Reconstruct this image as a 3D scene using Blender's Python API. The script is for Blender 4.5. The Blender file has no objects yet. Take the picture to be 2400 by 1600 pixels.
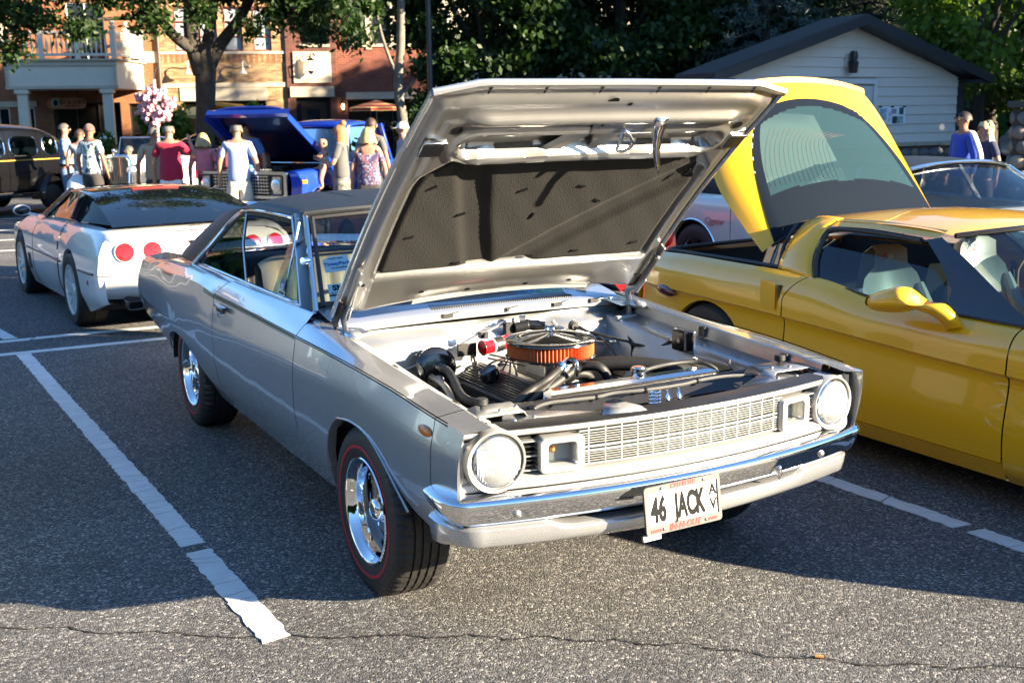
import bpy, bmesh, math, random
import numpy as np
from mathutils import Vector, Matrix, Euler
R = math.radians
PI = math.pi
S = bpy.context.scene
random.seed(7)
RNG = np.random.default_rng(7)

# ------------------------------------------------------------------ camera
cam = bpy.data.cameras.new('camera')
camo = bpy.data.objects.new('camera', cam)
S.collection.objects.link(camo)
cr = Vector((0.87576858, -0.48251192, -0.014548)); cu = Vector((0.10570601, 0.16227878, 0.98106668)); cf = Vector((0.47101554, 0.86072519, -0.19312307))
CAM = Vector((-2.3017576, -3.84229619, 1.76791765))
mm = Matrix((cr, cu, -cf)).transposed().to_4x4(); mm.translation = CAM
camo.matrix_world = mm
cam.sensor_width = 36.0; cam.lens = 39.848
cam.clip_start = 0.05; cam.clip_end = 2000
cam.dof.use_dof = True; cam.dof.focus_distance = 4.6; cam.dof.aperture_fstop = 6.3
S.camera = camo

# ------------------------------------------------------------------ light
SUN_EL = 15.5
SUNV = Vector((0.66, -0.7513, 0)).normalized() * math.cos(R(SUN_EL)) + Vector((0, 0, math.sin(R(SUN_EL))))
W = bpy.data.worlds.new('World'); S.world = W; W.use_nodes = True
nt = W.node_tree; nt.nodes.clear()
sky = nt.nodes.new('ShaderNodeTexSky'); sky.sky_type = 'NISHITA'; sky.sun_disc = False
sky.sun_elevation = R(SUN_EL)
sky.sun_rotation = math.atan2(SUNV.x, SUNV.y)
sky.altitude = 200; sky.air_density = 1.1; sky.dust_density = 0.3; sky.ozone_density = 5.0
bg = nt.nodes.new('ShaderNodeBackground'); bg.inputs['Strength'].default_value = 0.070
wo = nt.nodes.new('ShaderNodeOutputWorld')
nt.links.new(sky.outputs[0], bg.inputs[0]); nt.links.new(bg.outputs[0], wo.inputs[0])
sl = bpy.data.lights.new('sun', 'SUN'); sl.energy = 5.0; sl.angle = R(0.53); sl.color = (1.0, 0.83, 0.59)
so = bpy.data.objects.new('sun', sl); S.collection.objects.link(so)
so.rotation_euler = SUNV.to_track_quat('Z', 'Y').to_euler()
S.view_settings.view_transform = 'Standard'; S.view_settings.look = 'None'
S.view_settings.exposure = 2.55; S.view_settings.gamma = 1.0
S.view_settings.use_curve_mapping = False
S.render.engine = 'CYCLES'
S.cycles.max_bounces = 8; S.cycles.transparent_max_bounces = 24
S.cycles.caustics_reflective = False; S.cycles.caustics_refractive = False
S.cycles.sample_clamp_indirect = 8.0

# ------------------------------------------------------------------ object helpers
COL = S.collection

def tag(o, label=None, cat=None, group=None, kind=None):
    if label: o['label'] = label
    if cat: o['category'] = cat
    if group: o['group'] = group
    if kind: o['kind'] = kind
    return o

def thing(name, label, cat, loc=(0, 0, 0), rz=0.0, group=None):
    o = bpy.data.objects.new(name, None); COL.objects.link(o)
    o.location = loc; o.rotation_euler = (0, 0, rz); o.empty_display_size = .2
    return tag(o, label, cat, group)

def copy_tree(o, parent=None):
    c = o.copy(); COL.objects.link(c); c.parent = parent
    for ch in list(o.children): copy_tree(ch, c)
    return c

def TM(loc=(0, 0, 0), rot=(0, 0, 0), sc=(1, 1, 1)):
    return Matrix.LocRotScale(Vector(loc), Euler(rot), Vector(sc))

def frame(o, x, y):
    """4x4 with origin o, local x along x, local y as near y as possible"""
    x = Vector(x).normalized(); z = x.cross(Vector(y)).normalized(); y = z.cross(x)
    m = Matrix((x, y, z)).transposed().to_4x4(); m.translation = Vector(o); return m

class MB:
    def __init__(s, M=None): s.v = []; s.f = []; s.M = M
    def add(s, v, f):
        b = len(s.v)
        if s.M is not None: v = [s.M @ Vector(p) for p in v]
        s.v += [tuple(p) for p in v]; s.f += [tuple(i + b for i in q) for q in f]
        return s
    def at(s, M): s.M = M; return s
    def box(s, c, d, rot=None):
        x, y, z = d[0] / 2, d[1] / 2, d[2] / 2
        v = [Vector((a, b, e)) for a in (-x, x) for b in (-y, y) for e in (-z, z)]
        if rot is not None:
            m = Euler(rot).to_matrix(); v = [m @ p for p in v]
        c = Vector(c); v = [p + c for p in v]
        return s.add(v, [(0, 1, 3, 2), (4, 6, 7, 5), (0, 4, 5, 1), (2, 3, 7, 6), (0, 2, 6, 4), (1, 5, 7, 3)])
    def bar(s, a, b, w, h, up=(0, 0, 1)):
        a = Vector(a); b = Vector(b); d = (b - a); L = d.length; d.normalize()
        sd = d.cross(Vector(up)).normalized(); u = sd.cross(d)
        v = [p + sd * (i * w / 2) + u * (j * h / 2) for p in (a, b) for i in (-1, 1) for j in (-1, 1)]
        return s.add(v, [(0, 1, 3, 2), (4, 6, 7, 5), (0, 4, 5, 1), (2, 3, 7, 6), (0, 2, 6, 4), (1, 5, 7, 3)])
    def grid(s, P, cu=False, cv=False):
        m = len(P); n = len(P[0]); v = [tuple(p) for r in P for p in r]; f = []
        for i in range(m if cu else m - 1):
            for j in range(n if cv else n - 1):
                i2 = (i + 1) % m; j2 = (j + 1) % n
                f.append((i * n + j, i * n + j2, i2 * n + j2, i2 * n + j))
        return s.add(v, f)
    def tube(s, pts, r, n=8, sub=0, cap=True, flat=1.0):
        pts = [Vector(p) for p in pts]
        rr = r if isinstance(r, (list, tuple)) else [r] * len(pts)
        if sub:
            q = []; q2 = []
            for i in range(len(pts) - 1):
                p0 = pts[max(i - 1, 0)]; p1 = pts[i]; p2 = pts[i + 1]; p3 = pts[min(i + 2, len(pts) - 1)]
                for k in range(sub):
                    t = k / sub
                    q.append(.5 * ((2 * p1) + (p2 - p0) * t + (2 * p0 - 5 * p1 + 4 * p2 - p3) * t * t + (3 * p1 - p0 - 3 * p2 + p3) * t ** 3))
                    q2.append(rr[i] * (1 - t) + rr[i + 1] * t)
            q.append(pts[-1]); q2.append(rr[-1]); pts, rr = q, q2
        rings = []; pu = None
        for i, p in enumerate(pts):
            d = (pts[min(i + 1, len(pts) - 1)] - pts[max(i - 1, 0)])
            if d.length < 1e-9: d = Vector((0, 0, 1))
            d.normalize()
            if pu is None:
                a = Vector((0, 0, 1)) if abs(d.z) < .9 else Vector((1, 0, 0))
                pu = (a - d * a.dot(d)).normalized()
            else:
                pu = pu - d * pu.dot(d)
                pu = pu.normalized() if pu.length > 1e-6 else d.orthogonal().normalized()
            w = d.cross(pu)
            rings.append([p + (pu * math.cos(2 * PI * k / n) * flat + w * math.sin(2 * PI * k / n)) * rr[i] for k in range(n)])
        b0 = len(s.v); s.grid(rings, cv=True)
        if cap:
            s.f.append(tuple(b0 + k for k in range(n))[::-1]); e = b0 + (len(rings) - 1) * n
            s.f.append(tuple(e + k for k in range(n)))
        return s
    def cyl(s, a, b, r, n=16, r2=None, cap=True):
        return s.tube([a, b], [r, r if r2 is None else r2], n, cap=cap)
    def lathe(s, prof, n=32, M=None):
        """prof (r,h) revolved about local z of M"""
        P = []
        for r, h in prof:
            row = [Vector((r * math.cos(2 * PI * k / n), r * math.sin(2 * PI * k / n), h)) for k in range(n)]
            if M is not None: row = [M @ p for p in row]
            P.append(row)
        return s.grid(P, cv=True)
    def sph(s, c, r, nu=12, nv=8, M=None):
        r = (r, r, r) if not isinstance(r, (tuple, list)) else r
        P = []
        for i in range(nv + 1):
            th = PI * i / nv; th = min(max(th, .02), PI - .02)
            row = [Vector((r[0] * math.sin(th) * math.cos(2 * PI * k / nu), r[1] * math.sin(th) * math.sin(2 * PI * k / nu), r[2] * math.cos(th))) for k in range(nu)]
            if M is not None: row = [M @ p for p in row]
            P.append([p + Vector(c) for p in row])
        return s.grid(P, cv=True)
    def poly(s, pts, n=None, t=0.0):
        """flat polygon, thickness t along n"""
        pts = [Vector(p) for p in pts]; k = len(pts)
        if t == 0: return s.add(pts, [tuple(range(k))])
        n = Vector(n).normalized() * t
        v = pts + [p + n for p in pts]
        f = [tuple(range(k))[::-1], tuple(range(k, 2 * k))] + [(i, (i + 1) % k, (i + 1) % k + k, i + k) for i in range(k)]
        return s.add(v, f)
    def build(s, name, mat, parent=None, sm=35, bev=0, solid=0, off=-1, sub=0, clean=False):
        me = bpy.data.meshes.new(name); me.from_pydata(s.v, [], s.f)
        bm = bmesh.new(); bm.from_mesh(me)
        if clean: bmesh.ops.remove_doubles(bm, verts=bm.verts, dist=1e-5)
        bmesh.ops.recalc_face_normals(bm, faces=bm.faces)
        bm.to_mesh(me); bm.free()
        if sm:
            me.shade_smooth(); me.set_sharp_from_angle(angle=R(sm))
        if mat: me.materials.append(mat)
        o = bpy.data.objects.new(name, me); COL.objects.link(o); o.parent = parent
        if solid:
            m = o.modifiers.new('solid', 'SOLIDIFY'); m.thickness = solid; m.offset = off
        if bev:
            m = o.modifiers.new('bevel', 'BEVEL'); m.width = bev; m.segments = 2; m.limit_method = 'ANGLE'; m.angle_limit = R(40)
        if sub:
            m = o.modifiers.new('sub', 'SUBSURF'); m.levels = sub; m.render_levels = sub
        return o

def raw(name, verts, faces, mat, parent=None, smooth=False):
    """fast mesh from numpy arrays of quads (or tris)"""
    me = bpy.data.meshes.new(name)
    verts = np.asarray(verts, np.float32); faces = np.asarray(faces, np.int32)
    me.vertices.add(len(verts)); me.vertices.foreach_set('co', verts.ravel())
    k = faces.shape[1]
    me.loops.add(faces.size); me.loops.foreach_set('vertex_index', faces.ravel())
    me.polygons.add(len(faces)); me.polygons.foreach_set('loop_start', np.arange(0, faces.size, k, dtype=np.int32))
    me.update(calc_edges=True); me.validate()
    if smooth: me.shade_smooth()
    if mat: me.materials.append(mat)
    o = bpy.data.objects.new(name, me); COL.objects.link(o); o.parent = parent
    return o

def text(name, body, size, mat, parent, M, ext=.0006, align='CENTER', shear=0, sx=1.0, bold=0):
    cu_ = bpy.data.curves.new(name, 'FONT'); cu_.body = body; cu_.size = size; cu_.align_x = align; cu_.align_y = 'CENTER'
    cu_.extrude = ext; cu_.shear = shear; cu_.offset = bold; cu_.resolution_u = 3
    t = bpy.data.objects.new('tmp', cu_); COL.objects.link(t)
    bpy.context.view_layer.update()
    me = bpy.data.meshes.new_from_object(t.evaluated_get(bpy.context.evaluated_depsgraph_get()))
    bpy.data.objects.remove(t); bpy.data.curves.remove(cu_)
    me.name = name
    me.transform(M @ Matrix.Diagonal((sx, 1, 1, 1)))
    me.materials.clear(); me.materials.append(mat)
    o = bpy.data.objects.new(name, me); COL.objects.link(o); o.parent = parent
    return o

def lin(*kv):
    xs = [k for k, _ in kv]; ys = [v for _, v in kv]
    return lambda t: float(np.interp(t, xs, ys))

def pch(*kv):
    xs = np.array([k for k, _ in kv], float); ys = np.array([v for _, v in kv], float)
    h = np.diff(xs); d = np.diff(ys) / h; m = np.zeros(len(xs))
    m[0] = d[0]; m[-1] = d[-1]
    for i in range(1, len(xs) - 1):
        if d[i - 1] * d[i] > 0:
            w1 = 2 * h[i] + h[i - 1]; w2 = h[i] + 2 * h[i - 1]
            m[i] = (w1 + w2) / (w1 / d[i - 1] + w2 / d[i])
    def f(t):
        t = min(max(t, xs[0]), xs[-1]); i = min(int(np.searchsorted(xs, t, 'right')) - 1, len(h) - 1); i = max(i, 0)
        s = (t - xs[i]) / h[i]
        return float((2 * s ** 3 - 3 * s * s + 1) * ys[i] + (s ** 3 - 2 * s * s + s) * h[i] * m[i] + (-2 * s ** 3 + 3 * s * s) * ys[i + 1] + (s ** 3 - s * s) * h[i] * m[i + 1])
    return f

def smooth_line(pts, m):
    """catmull-rom through 2d/3d points"""
    P = [np.array(p, float) for p in pts]; out = []
    for i in range(len(P) - 1):
        p0 = P[i - 1] if i else 2 * P[0] - P[1]; p1 = P[i]; p2 = P[i + 1]; p3 = P[i + 2] if i + 2 < len(P) else 2 * P[-1] - P[-2]
        for k in range(m):
            t = k / m
            out.append(.5 * (2 * p1 + (p2 - p0) * t + (2 * p0 - 5 * p1 + 4 * p2 - p3) * t * t + (3 * p1 - p0 - 3 * p2 + p3) * t ** 3))
    out.append(P[-1]); return out

def skin(name, mat, parent, side, ys, rows, zlow=None, m=5, shear=None, flange=.035, solid=.0, sm=32, mb=None):
    """car side panel. rows: (fx, fz, crease). side -1/+1. columns at ys."""
    P = []; low = []
    for y in ys:
        ctl = [(fx(y), fz(y)) for fx, fz, c in rows]; pts = []; run = [ctl[0]]
        for k in range(1, len(ctl)):
            run.append(ctl[k])
            if rows[k][2] or k == len(ctl) - 1:
                seg = smooth_line(run, m) if len(run) > 1 else run
                pts += [tuple(q) for q in seg[(1 if pts else 0):]]; run = [ctl[k]]
        if zlow is not None:
            zl = zlow(y); zs = [q[1] for q in pts]
            if zs[0] < zl:
                j = next((i for i, z in enumerate(zs) if z > zl), len(zs) - 1)
                a, b = pts[j - 1], pts[j]; t = (zl - a[1]) / (b[1] - a[1] + 1e-9)
                q = (a[0] + (b[0] - a[0]) * t, zl)
                pts = [q] * j + pts[j:]
        row = []
        for x, z in pts:
            dy = shear(y, z) if shear else 0
            row.append((side * x, y + dy, z))
        if flange:
            a = row[0]; row = [(a[0] - side * flange, a[1], a[2])] + row
        P.append(row)
    b = mb or MB(); b.grid(P)
    if mb: return b
    return b.build(name, mat, parent, sm=sm, clean=True, solid=solid)

def span(a, b, n): return list(np.linspace(a, b, n))
# ------------------------------------------------------------------ materials
MT = {}
def mat(name, col=(.5, .5, .5), rough=.5, metal=0., coat=0., bump=0., bs=60., var=0., vs=6., spec=None, emit=None, es=0., coord='Object', crough=.03, sheen=0., bd=.01):
    m = bpy.data.materials.new(name); m.use_nodes = True
    t = m.node_tree; p = t.nodes['Principled BSDF']; L = t.links.new
    p.inputs['Base Color'].default_value = (*col, 1); p.inputs['Roughness'].default_value = rough; p.inputs['Metallic'].default_value = metal
    p.inputs['Coat Weight'].default_value = coat; p.inputs['Coat Roughness'].default_value = crough
    if spec is not None: p.inputs['Specular IOR Level'].default_value = spec
    if sheen: p.inputs['Sheen Weight'].default_value = sheen
    if emit: p.inputs['Emission Color'].default_value = (*emit, 1); p.inputs['Emission Strength'].default_value = es
    if var or bump:
        tc = t.nodes.new('ShaderNodeTexCoord')
    if var:
        n = t.nodes.new('ShaderNodeTexNoise'); n.inputs['Scale'].default_value = vs; n.inputs['Detail'].default_value = 6; n.inputs['Roughness'].default_value = .6
        L(tc.outputs[coord], n.inputs['Vector'])
        mp = t.nodes.new('ShaderNodeMapRange'); mp.inputs[1].default_value = .3; mp.inputs[2].default_value = .7; mp.inputs[3].default_value = 1 - var; mp.inputs[4].default_value = 1 + var
        L(n.outputs[0], mp.inputs[0])
        mx = t.nodes.new('ShaderNodeMix'); mx.data_type = 'RGBA'; mx.blend_type = 'MULTIPLY'; mx.inputs[0].default_value = 1
        mx.inputs[6].default_value = (*col, 1); L(mp.outputs[0], mx.inputs[7]); L(mx.outputs[2], p.inputs['Base Color'])
    if bump:
        n = t.nodes.new('ShaderNodeTexNoise'); n.inputs['Scale'].default_value = bs; n.inputs['Detail'].default_value = 4
        L(tc.outputs[coord], n.inputs['Vector'])
        b = t.nodes.new('ShaderNodeBump'); b.inputs['Strength'].default_value = bump; b.inputs['Distance'].default_value = bd
        L(n.outputs[0], b.inputs['Height']); L(b.outputs[0], p.inputs['Normal'])
    MT[name] = m
    return m

def glass(name, tint=(.8, .9, .88), refl=1.0, rough=0.0, body=0.0, bodycol=(.02, .03, .04)):
    """thin sheet glass: fresnel mix of mirror and tinted see-through"""
    m = bpy.data.materials.new(name); m.use_nodes = True; t = m.node_tree; t.nodes.clear(); L = t.links.new
    o = t.nodes.new('ShaderNodeOutputMaterial'); mix = t.nodes.new('ShaderNodeMixShader')
    fr = t.nodes.new('ShaderNodeFresnel'); fr.inputs[0].default_value = 1.5
    ml = t.nodes.new('ShaderNodeMath'); ml.operation = 'MULTIPLY_ADD'; ml.inputs[1].default_value = refl * 1.6; ml.inputs[2].default_value = .02; ml.use_clamp = True
    L(fr.outputs[0], ml.inputs[0]); L(ml.outputs[0], mix.inputs[0])
    tr = t.nodes.new('ShaderNodeBsdfTransparent'); tr.inputs[0].default_value = (*tint, 1)
    gl = t.nodes.new('ShaderNodeBsdfGlossy'); gl.inputs['Roughness'].default_value = rough; gl.inputs[0].default_value = (.95, .97, 1, 1)
    src = tr.outputs[0]
    if body:
        df = t.nodes.new('ShaderNodeBsdfDiffuse'); df.inputs[0].default_value = (*bodycol, 1)
        m2 = t.nodes.new('ShaderNodeMixShader'); m2.inputs[0].default_value = body; L(tr.outputs[0], m2.inputs[1]); L(df.outputs[0], m2.inputs[2]); src = m2.outputs[0]
    L(src, mix.inputs[1]); L(gl.outputs[0], mix.inputs[2]); L(mix.outputs[0], o.inputs[0])
    MT[name] = m; return m

def paint(name, col, metal=.0, flake=0., rough=.35, coat=1.0):
    m = mat(name, col, rough, metal, coat, crough=.015)
    t = m.node_tree; p = t.nodes['Principled BSDF']; L = t.links.new
    tc = t.nodes.new('ShaderNodeTexCoord')
    if flake:
        v = t.nodes.new('ShaderNodeTexVoronoi'); v.inputs['Scale'].default_value = 900; L(tc.outputs['Object'], v.inputs['Vector'])
        mp = t.nodes.new('ShaderNodeMapRange'); mp.inputs[3].default_value = 1 - flake; mp.inputs[4].default_value = 1 + flake
        sp = t.nodes.new('ShaderNodeSeparateColor'); L(v.outputs['Color'], sp.inputs[0]); L(sp.outputs[0], mp.inputs[0])
        mx = t.nodes.new('ShaderNodeMix'); mx.data_type = 'RGBA'; mx.blend_type = 'MULTIPLY'; mx.inputs[0].default_value = 1
        mx.inputs[6].default_value = (*col, 1); L(mp.outputs[0], mx.inputs[7]); L(mx.outputs[2], p.inputs['Base Color'])
    # faint orange peel and sheet waviness, as on real panels
    n = t.nodes.new('ShaderNodeTexNoise'); n.inputs['Scale'].default_value = 2.6; n.inputs['Detail'].default_value = 1.5; L(tc.outputs['Object'], n.inputs['Vector'])
    b = t.nodes.new('ShaderNodeBump'); b.inputs['Strength'].default_value = .22; b.inputs['Distance'].default_value = .02
    L(n.outputs[0], b.inputs['Height']); L(b.outputs[0], p.inputs['Coat Normal'])
    return m

silver = paint('silver paint', (.54, .56, .585), .72, .12, .24)
silver_bay = mat('silver bay paint', (.42, .43, .435), .34, .7, .3, var=.06, vs=9)
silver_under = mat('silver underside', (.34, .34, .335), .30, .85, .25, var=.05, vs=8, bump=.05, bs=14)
argent = mat('argent grille paint', (.42, .42, .41), .35, .4, .3)
chrome = mat('chrome', (.86, .87, .88), .045, 1.0)
alloy = mat('bright metal', (.74, .75, .76), .16, 1.0, var=.05, vs=30)
dullm = mat('dull metal', (.42, .42, .41), .42, 1.0, var=.15, vs=25)
gunm = mat('grey wheel centre', (.13, .13, .135), .42, .6)
black_gloss = mat('black gloss', (.008, .008, .009), .12, 0, .6)
black_satin = mat('black satin', (.014, .014, .015), .42, var=.2, vs=20)
rubber = mat('black rubber', (.018, .018, .018), .55, var=.2, vs=30, bump=.1, bs=150)
tyre_m = mat('tyre rubber', (.016, .0155, .015), .62, var=.25, vs=14, bump=.15, bs=90)
redline_m = mat('red line', (.42, .008, .02), .5)
vinyl = mat('black vinyl', (.016, .018, .021), .48, bump=.35, bs=420, bd=.002)
pad_m = mat('felt pad', (.0026, .0021, .0014), .95, var=.3, vs=25, bump=.6, bs=170, bd=.006, sheen=.02)
tan_vinyl = mat('tan seat vinyl', (.42, .38, .29), .45, var=.07, vs=7, bump=.1, bs=60)
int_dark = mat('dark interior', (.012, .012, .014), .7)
orange_f = mat('orange filter', (.52, .13, .035), .8, var=.2, vs=70)
redcoil = mat('red coil', (.5, .006, .012), .2, 0, .6)
white_pl = mat('plate white', (.80, .79, .74), .4)
ink = mat('black ink', (.006, .006, .007), .6, spec=.1)
red_ink = mat('red ink', (.55, .02, .02), .45)
blue_ink = mat('blue ink', (.02, .12, .32), .45)
paper = mat('paper', (.72, .76, .78), .6, var=.05)
lens = mat('lamp lens', (.80, .82, .82), .08, 0, .6, bump=.5, bs=70, bd=.004)
refl = mat('lamp reflector', (.88, .89, .90), .34, .85)
amber = mat('amber lens', (.75, .20, .02), .2, 0, .5)
red_lens = mat('red lens', (.62, .012, .008), .12, 0, .8)
dark_lens = mat('dark red lens', (.10, .006, .008), .15, 0, .8)
yellow = paint('yellow paint', (.86, .43, .001), .0, 0, .35)
white_paint = paint('white paint', (.70, .70, .68), .0, 0, .35)
cream_paint = paint('cream paint', (.62, .63, .55), .0, 0, .4)
black_paint = paint('black paint', (.003, .003, .004), .0, 0, .25, .12)
blue_paint = paint('blue paint', (.008, .045, .42), .1, 0, .3)
red_paint = paint('red paint', (.26, .007, .012), .0, 0, .3)
silver_far = paint('pale silver paint', (.55, .60, .66), .3, 0, .35)
dark_far = paint('dark grey paint', (.02, .022, .024), .2, 0, .35)
clear_g = glass('clear glass', (.86, .93, .91), .5)
teal_g = glass('teal tinted glass', (.50, .68, .70), .45)
smoke_g = glass('smoked glass', (.20, .28, .32), .5)
dark_g = glass('dark glass', (.05, .06, .08), .45, body=.5, bodycol=(.008, .011, .016))
frit = mat('black glass band', (.006, .010, .017), .45, spec=.08)
dim_g = glass('dim side glass', (.10, .13, .15), .12, body=.6, bodycol=(.006, .009, .010))
grey_leather = mat('grey leather', (.36, .37, .36), .38, var=.05, vs=8)
blue_stripe = mat('blue towel', (.05, .06, .20), .9, var=.5, vs=14)
carpet = mat('dark carpet', (.014, .014, .015), .95)
# ------------------------------------------------------------------ ground, painted lines, cracks
def asphalt_mat():
    m = bpy.data.materials.new('asphalt'); m.use_nodes = True; t = m.node_tree; p = t.nodes['Principled BSDF']; L = t.links.new
    tc = t.nodes.new('ShaderNodeTexCoord')
    v = t.nodes.new('ShaderNodeTexVoronoi'); v.inputs['Scale'].default_value = 105; L(tc.outputs['Object'], v.inputs['Vector'])
    v2 = t.nodes.new('ShaderNodeTexVoronoi'); v2.inputs['Scale'].default_value = 210; L(tc.outputs['Object'], v2.inputs['Vector'])
    n = t.nodes.new('ShaderNodeTexNoise'); n.inputs['Scale'].default_value = .7; n.inputs['Detail'].default_value = 7; n.inputs['Roughness'].default_value = .65; L(tc.outputs['Object'], n.inputs['Vector'])
    sep = t.nodes.new('ShaderNodeSeparateColor'); L(v.outputs['Color'], sep.inputs[0])
    rmp = t.nodes.new('ShaderNodeValToRGB'); e = rmp.color_ramp.elements; e[0].position = 0; e[0].color = (.052, .052, .053, 1); e[1].position = 1; e[1].color = (.36, .35, .33, 1)
    k = e.new(.55); k.color = (.105, .105, .105, 1); k = e.new(.86); k.color = (.17, .166, .16, 1)
    L(sep.outputs[0], rmp.inputs[0])
    mp = t.nodes.new('ShaderNodeMapRange'); mp.inputs[1].default_value = .3; mp.inputs[2].default_value = .7; mp.inputs[3].default_value = .72; mp.inputs[4].default_value = 1.28; L(n.outputs[0], mp.inputs[0])
    mx = t.nodes.new('ShaderNodeMix'); mx.data_type = 'RGBA'; mx.blend_type = 'MULTIPLY'; mx.inputs[0].default_value = 1; L(rmp.outputs[0], mx.inputs[6]); L(mp.outputs[0], mx.inputs[7]); L(mx.outputs[2], p.inputs['Base Color'])
    ad = t.nodes.new('ShaderNodeMath'); ad.operation = 'ADD'; L(v.outputs['Distance'], ad.inputs[0]); L(v2.outputs['Distance'], ad.inputs[1])
    b = t.nodes.new('ShaderNodeBump'); b.invert = True; b.inputs['Strength'].default_value = .75; b.inputs['Distance'].default_value = .006; L(ad.outputs[0], b.inputs['Height']); L(b.outputs[0], p.inputs['Normal'])
    p.inputs['Roughness'].default_value = .85; p.inputs['Specular IOR Level'].default_value = .3
    return m
asphalt = asphalt_mat()
road_paint = mat('road paint', (.60, .61, .60), .7, var=.10, vs=9, bump=.3, bs=160, bd=.004)
b = MB(); b.grid([[(x, y, 0) for x in (-700, -60, -10, 20, 80, 700)] for y in (-700, -40, -8, 12, 60, 700)]); g = b.build('ground', asphalt, sm=0); tag(g, kind='structure')
rl = random.Random(3)
def paint_line(name, a, bb, w, breaks=(.05, .24), gaps=(), ragged=.006, label=None):
    """cracked paint: a row of separate slabs of paint film"""
    root = bpy.data.objects.new(name, None); COL.objects.link(root); tag(root, kind='structure')
    a = Vector((*a, 0)); bb = Vector((*bb, 0)); d = bb - a; Ln = d.length; d.normalize(); sd = Vector((-d.y, d.x, 0)); s = 0; n = 0
    sk0 = rl.uniform(-.02, .03)
    while s < Ln and n < 110:
        l = rl.uniform(*breaks); e = min(s + l, Ln); sk1 = rl.uniform(-.02, .035); gp = .0035
        for g0, g1 in gaps:
            if g0 <= s < g1: s = g1; e = max(e, s + .06)
            elif s < g0 < e: e = g0
        if e > s + .012:
            up = []; m = max(2, int(l / .03)); lo = []
            for k in range(m + 1):
                t = k / m
                up.append(a + d * (s + gp + (e - s - 2 * gp) * t + (sk0 * (1 - t) + sk1 * t)) + sd * (w / 2 + rl.uniform(-ragged, ragged)) + Vector((0, 0, .004)))
                lo.append(a + d * (s + gp + (e - s - 2 * gp) * t - (sk0 * (1 - t) + sk1 * t) * .6) - sd * (w / 2 + rl.uniform(-ragged, ragged)) + Vector((0, 0, .004)))
            MB().poly(up + lo[::-1], (0, 0, -1), .003).build('paint_slab', road_paint, root, sm=0)
        s = e; sk0 = sk1; n += 1
    return root
# bay lines either side of the silver car, the cross line behind it, and the far row
paint_line('parking_line', (-1.270, -.22), (-1.478, 5.70), .104, gaps=((.98, 1.06),))
paint_line('parking_line', (1.72, -2.4), (1.602, .42), .100, breaks=(.08, .35), gaps=((1.66, 1.72),), ragged=.008)
paint_line('parking_line', (1.602, .46), (1.43, 5.6), .100, breaks=(.1, .4))
paint_line('parking_line', (-7.5, 5.78), (2.6, 5.72), .10, breaks=(.3, .8), ragged=.003)
paint_line('parking_line', (-7.5, 6.42), (-1.35, 6.34), .10, breaks=(.5, 1.2), ragged=.002)
paint_line('parking_line', (-1.33, 6.36), (3.0, 6.25), .10, breaks=(.5, 1.2), ragged=.002)
paint_line('parking_line', (-1.72, 7.9), (-1.50, 6.45), .105, breaks=(.3, .6), ragged=.002)
for k, (x0, y0) in enumerate(((-3.6, 14.2), (-2.6, 15.8), (-1.2, 17.6), (-3.4, 20.4))):
    paint_line('parking_line', (x0 - 3.0, y0 + .3), (x0 + 3.4, y0 - .3), .11, breaks=(1.2, 2.2), ragged=.002)
# the long joint across the foreground: an open crack with crumbled rims
crk = mat('crack shadow gap', (.012, .011, .010), .95)
pts = [(-3.4, 1.20), (-2.55, .68), (-2.1, .39), (-1.72, .11), (-1.28, -.19), (-.85, -.44), (-.56, -.62), (-.31, -.80), (-.05, -1.0), (.12, -1.18), (.40, -1.42), (.70, -1.62), (1.05, -1.84), (1.6, -2.3), (2.6, -3.1)]
P = smooth_line(pts, 22); L_, R_ = [], []
for i, q in enumerate(P):
    t = (P[min(i + 1, len(P) - 1)] - P[max(i - 1, 0)]); t = t / np.linalg.norm(t); nn = np.array([-t[1], t[0]])
    j = rl.uniform(-.009, .009); w = .0028 + .006 * max(0, rl.uniform(-.4, 1)) ** 2
    c = q + nn * (j + .012 * math.sin(i * .37))
    L_.append((*(c + nn * w), .0035)); R_.append((*(c - nn * w), .0035))
tag(MB().grid([L_, R_]).build('pavement_crack', crk, sm=0), kind='structure')
tag(MB().tube([(.235, -1.265, .008), (.255, -1.285, .008)], .006, 8).build('cigarette_end', mat('orange filter tip', (.6, .25, .06), .7)), 'small orange cigarette end lying beside the crack in the asphalt', 'cigarette end')
# dark drips on the asphalt
oil = mat('oil spot', (.010, .010, .010), .5)
for x, y, r in ((1.02, .05, .035), (.72, -.42, .016), (1.25, -1.0, .012), (-1.62, 1.15, .012), (-1.12, .83, .02)):
    tag(MB().poly([(x + r * (1 + .35 * math.sin(3 * a + x * 9)) * math.cos(a), y + r * .55 * (1 + .3 * math.cos(2 * a + y * 7)) * math.sin(a), .0035) for a in span(0, 2 * PI, 19)[:-1]]).build('oil_spot', oil, sm=0), kind='structure')
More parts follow.
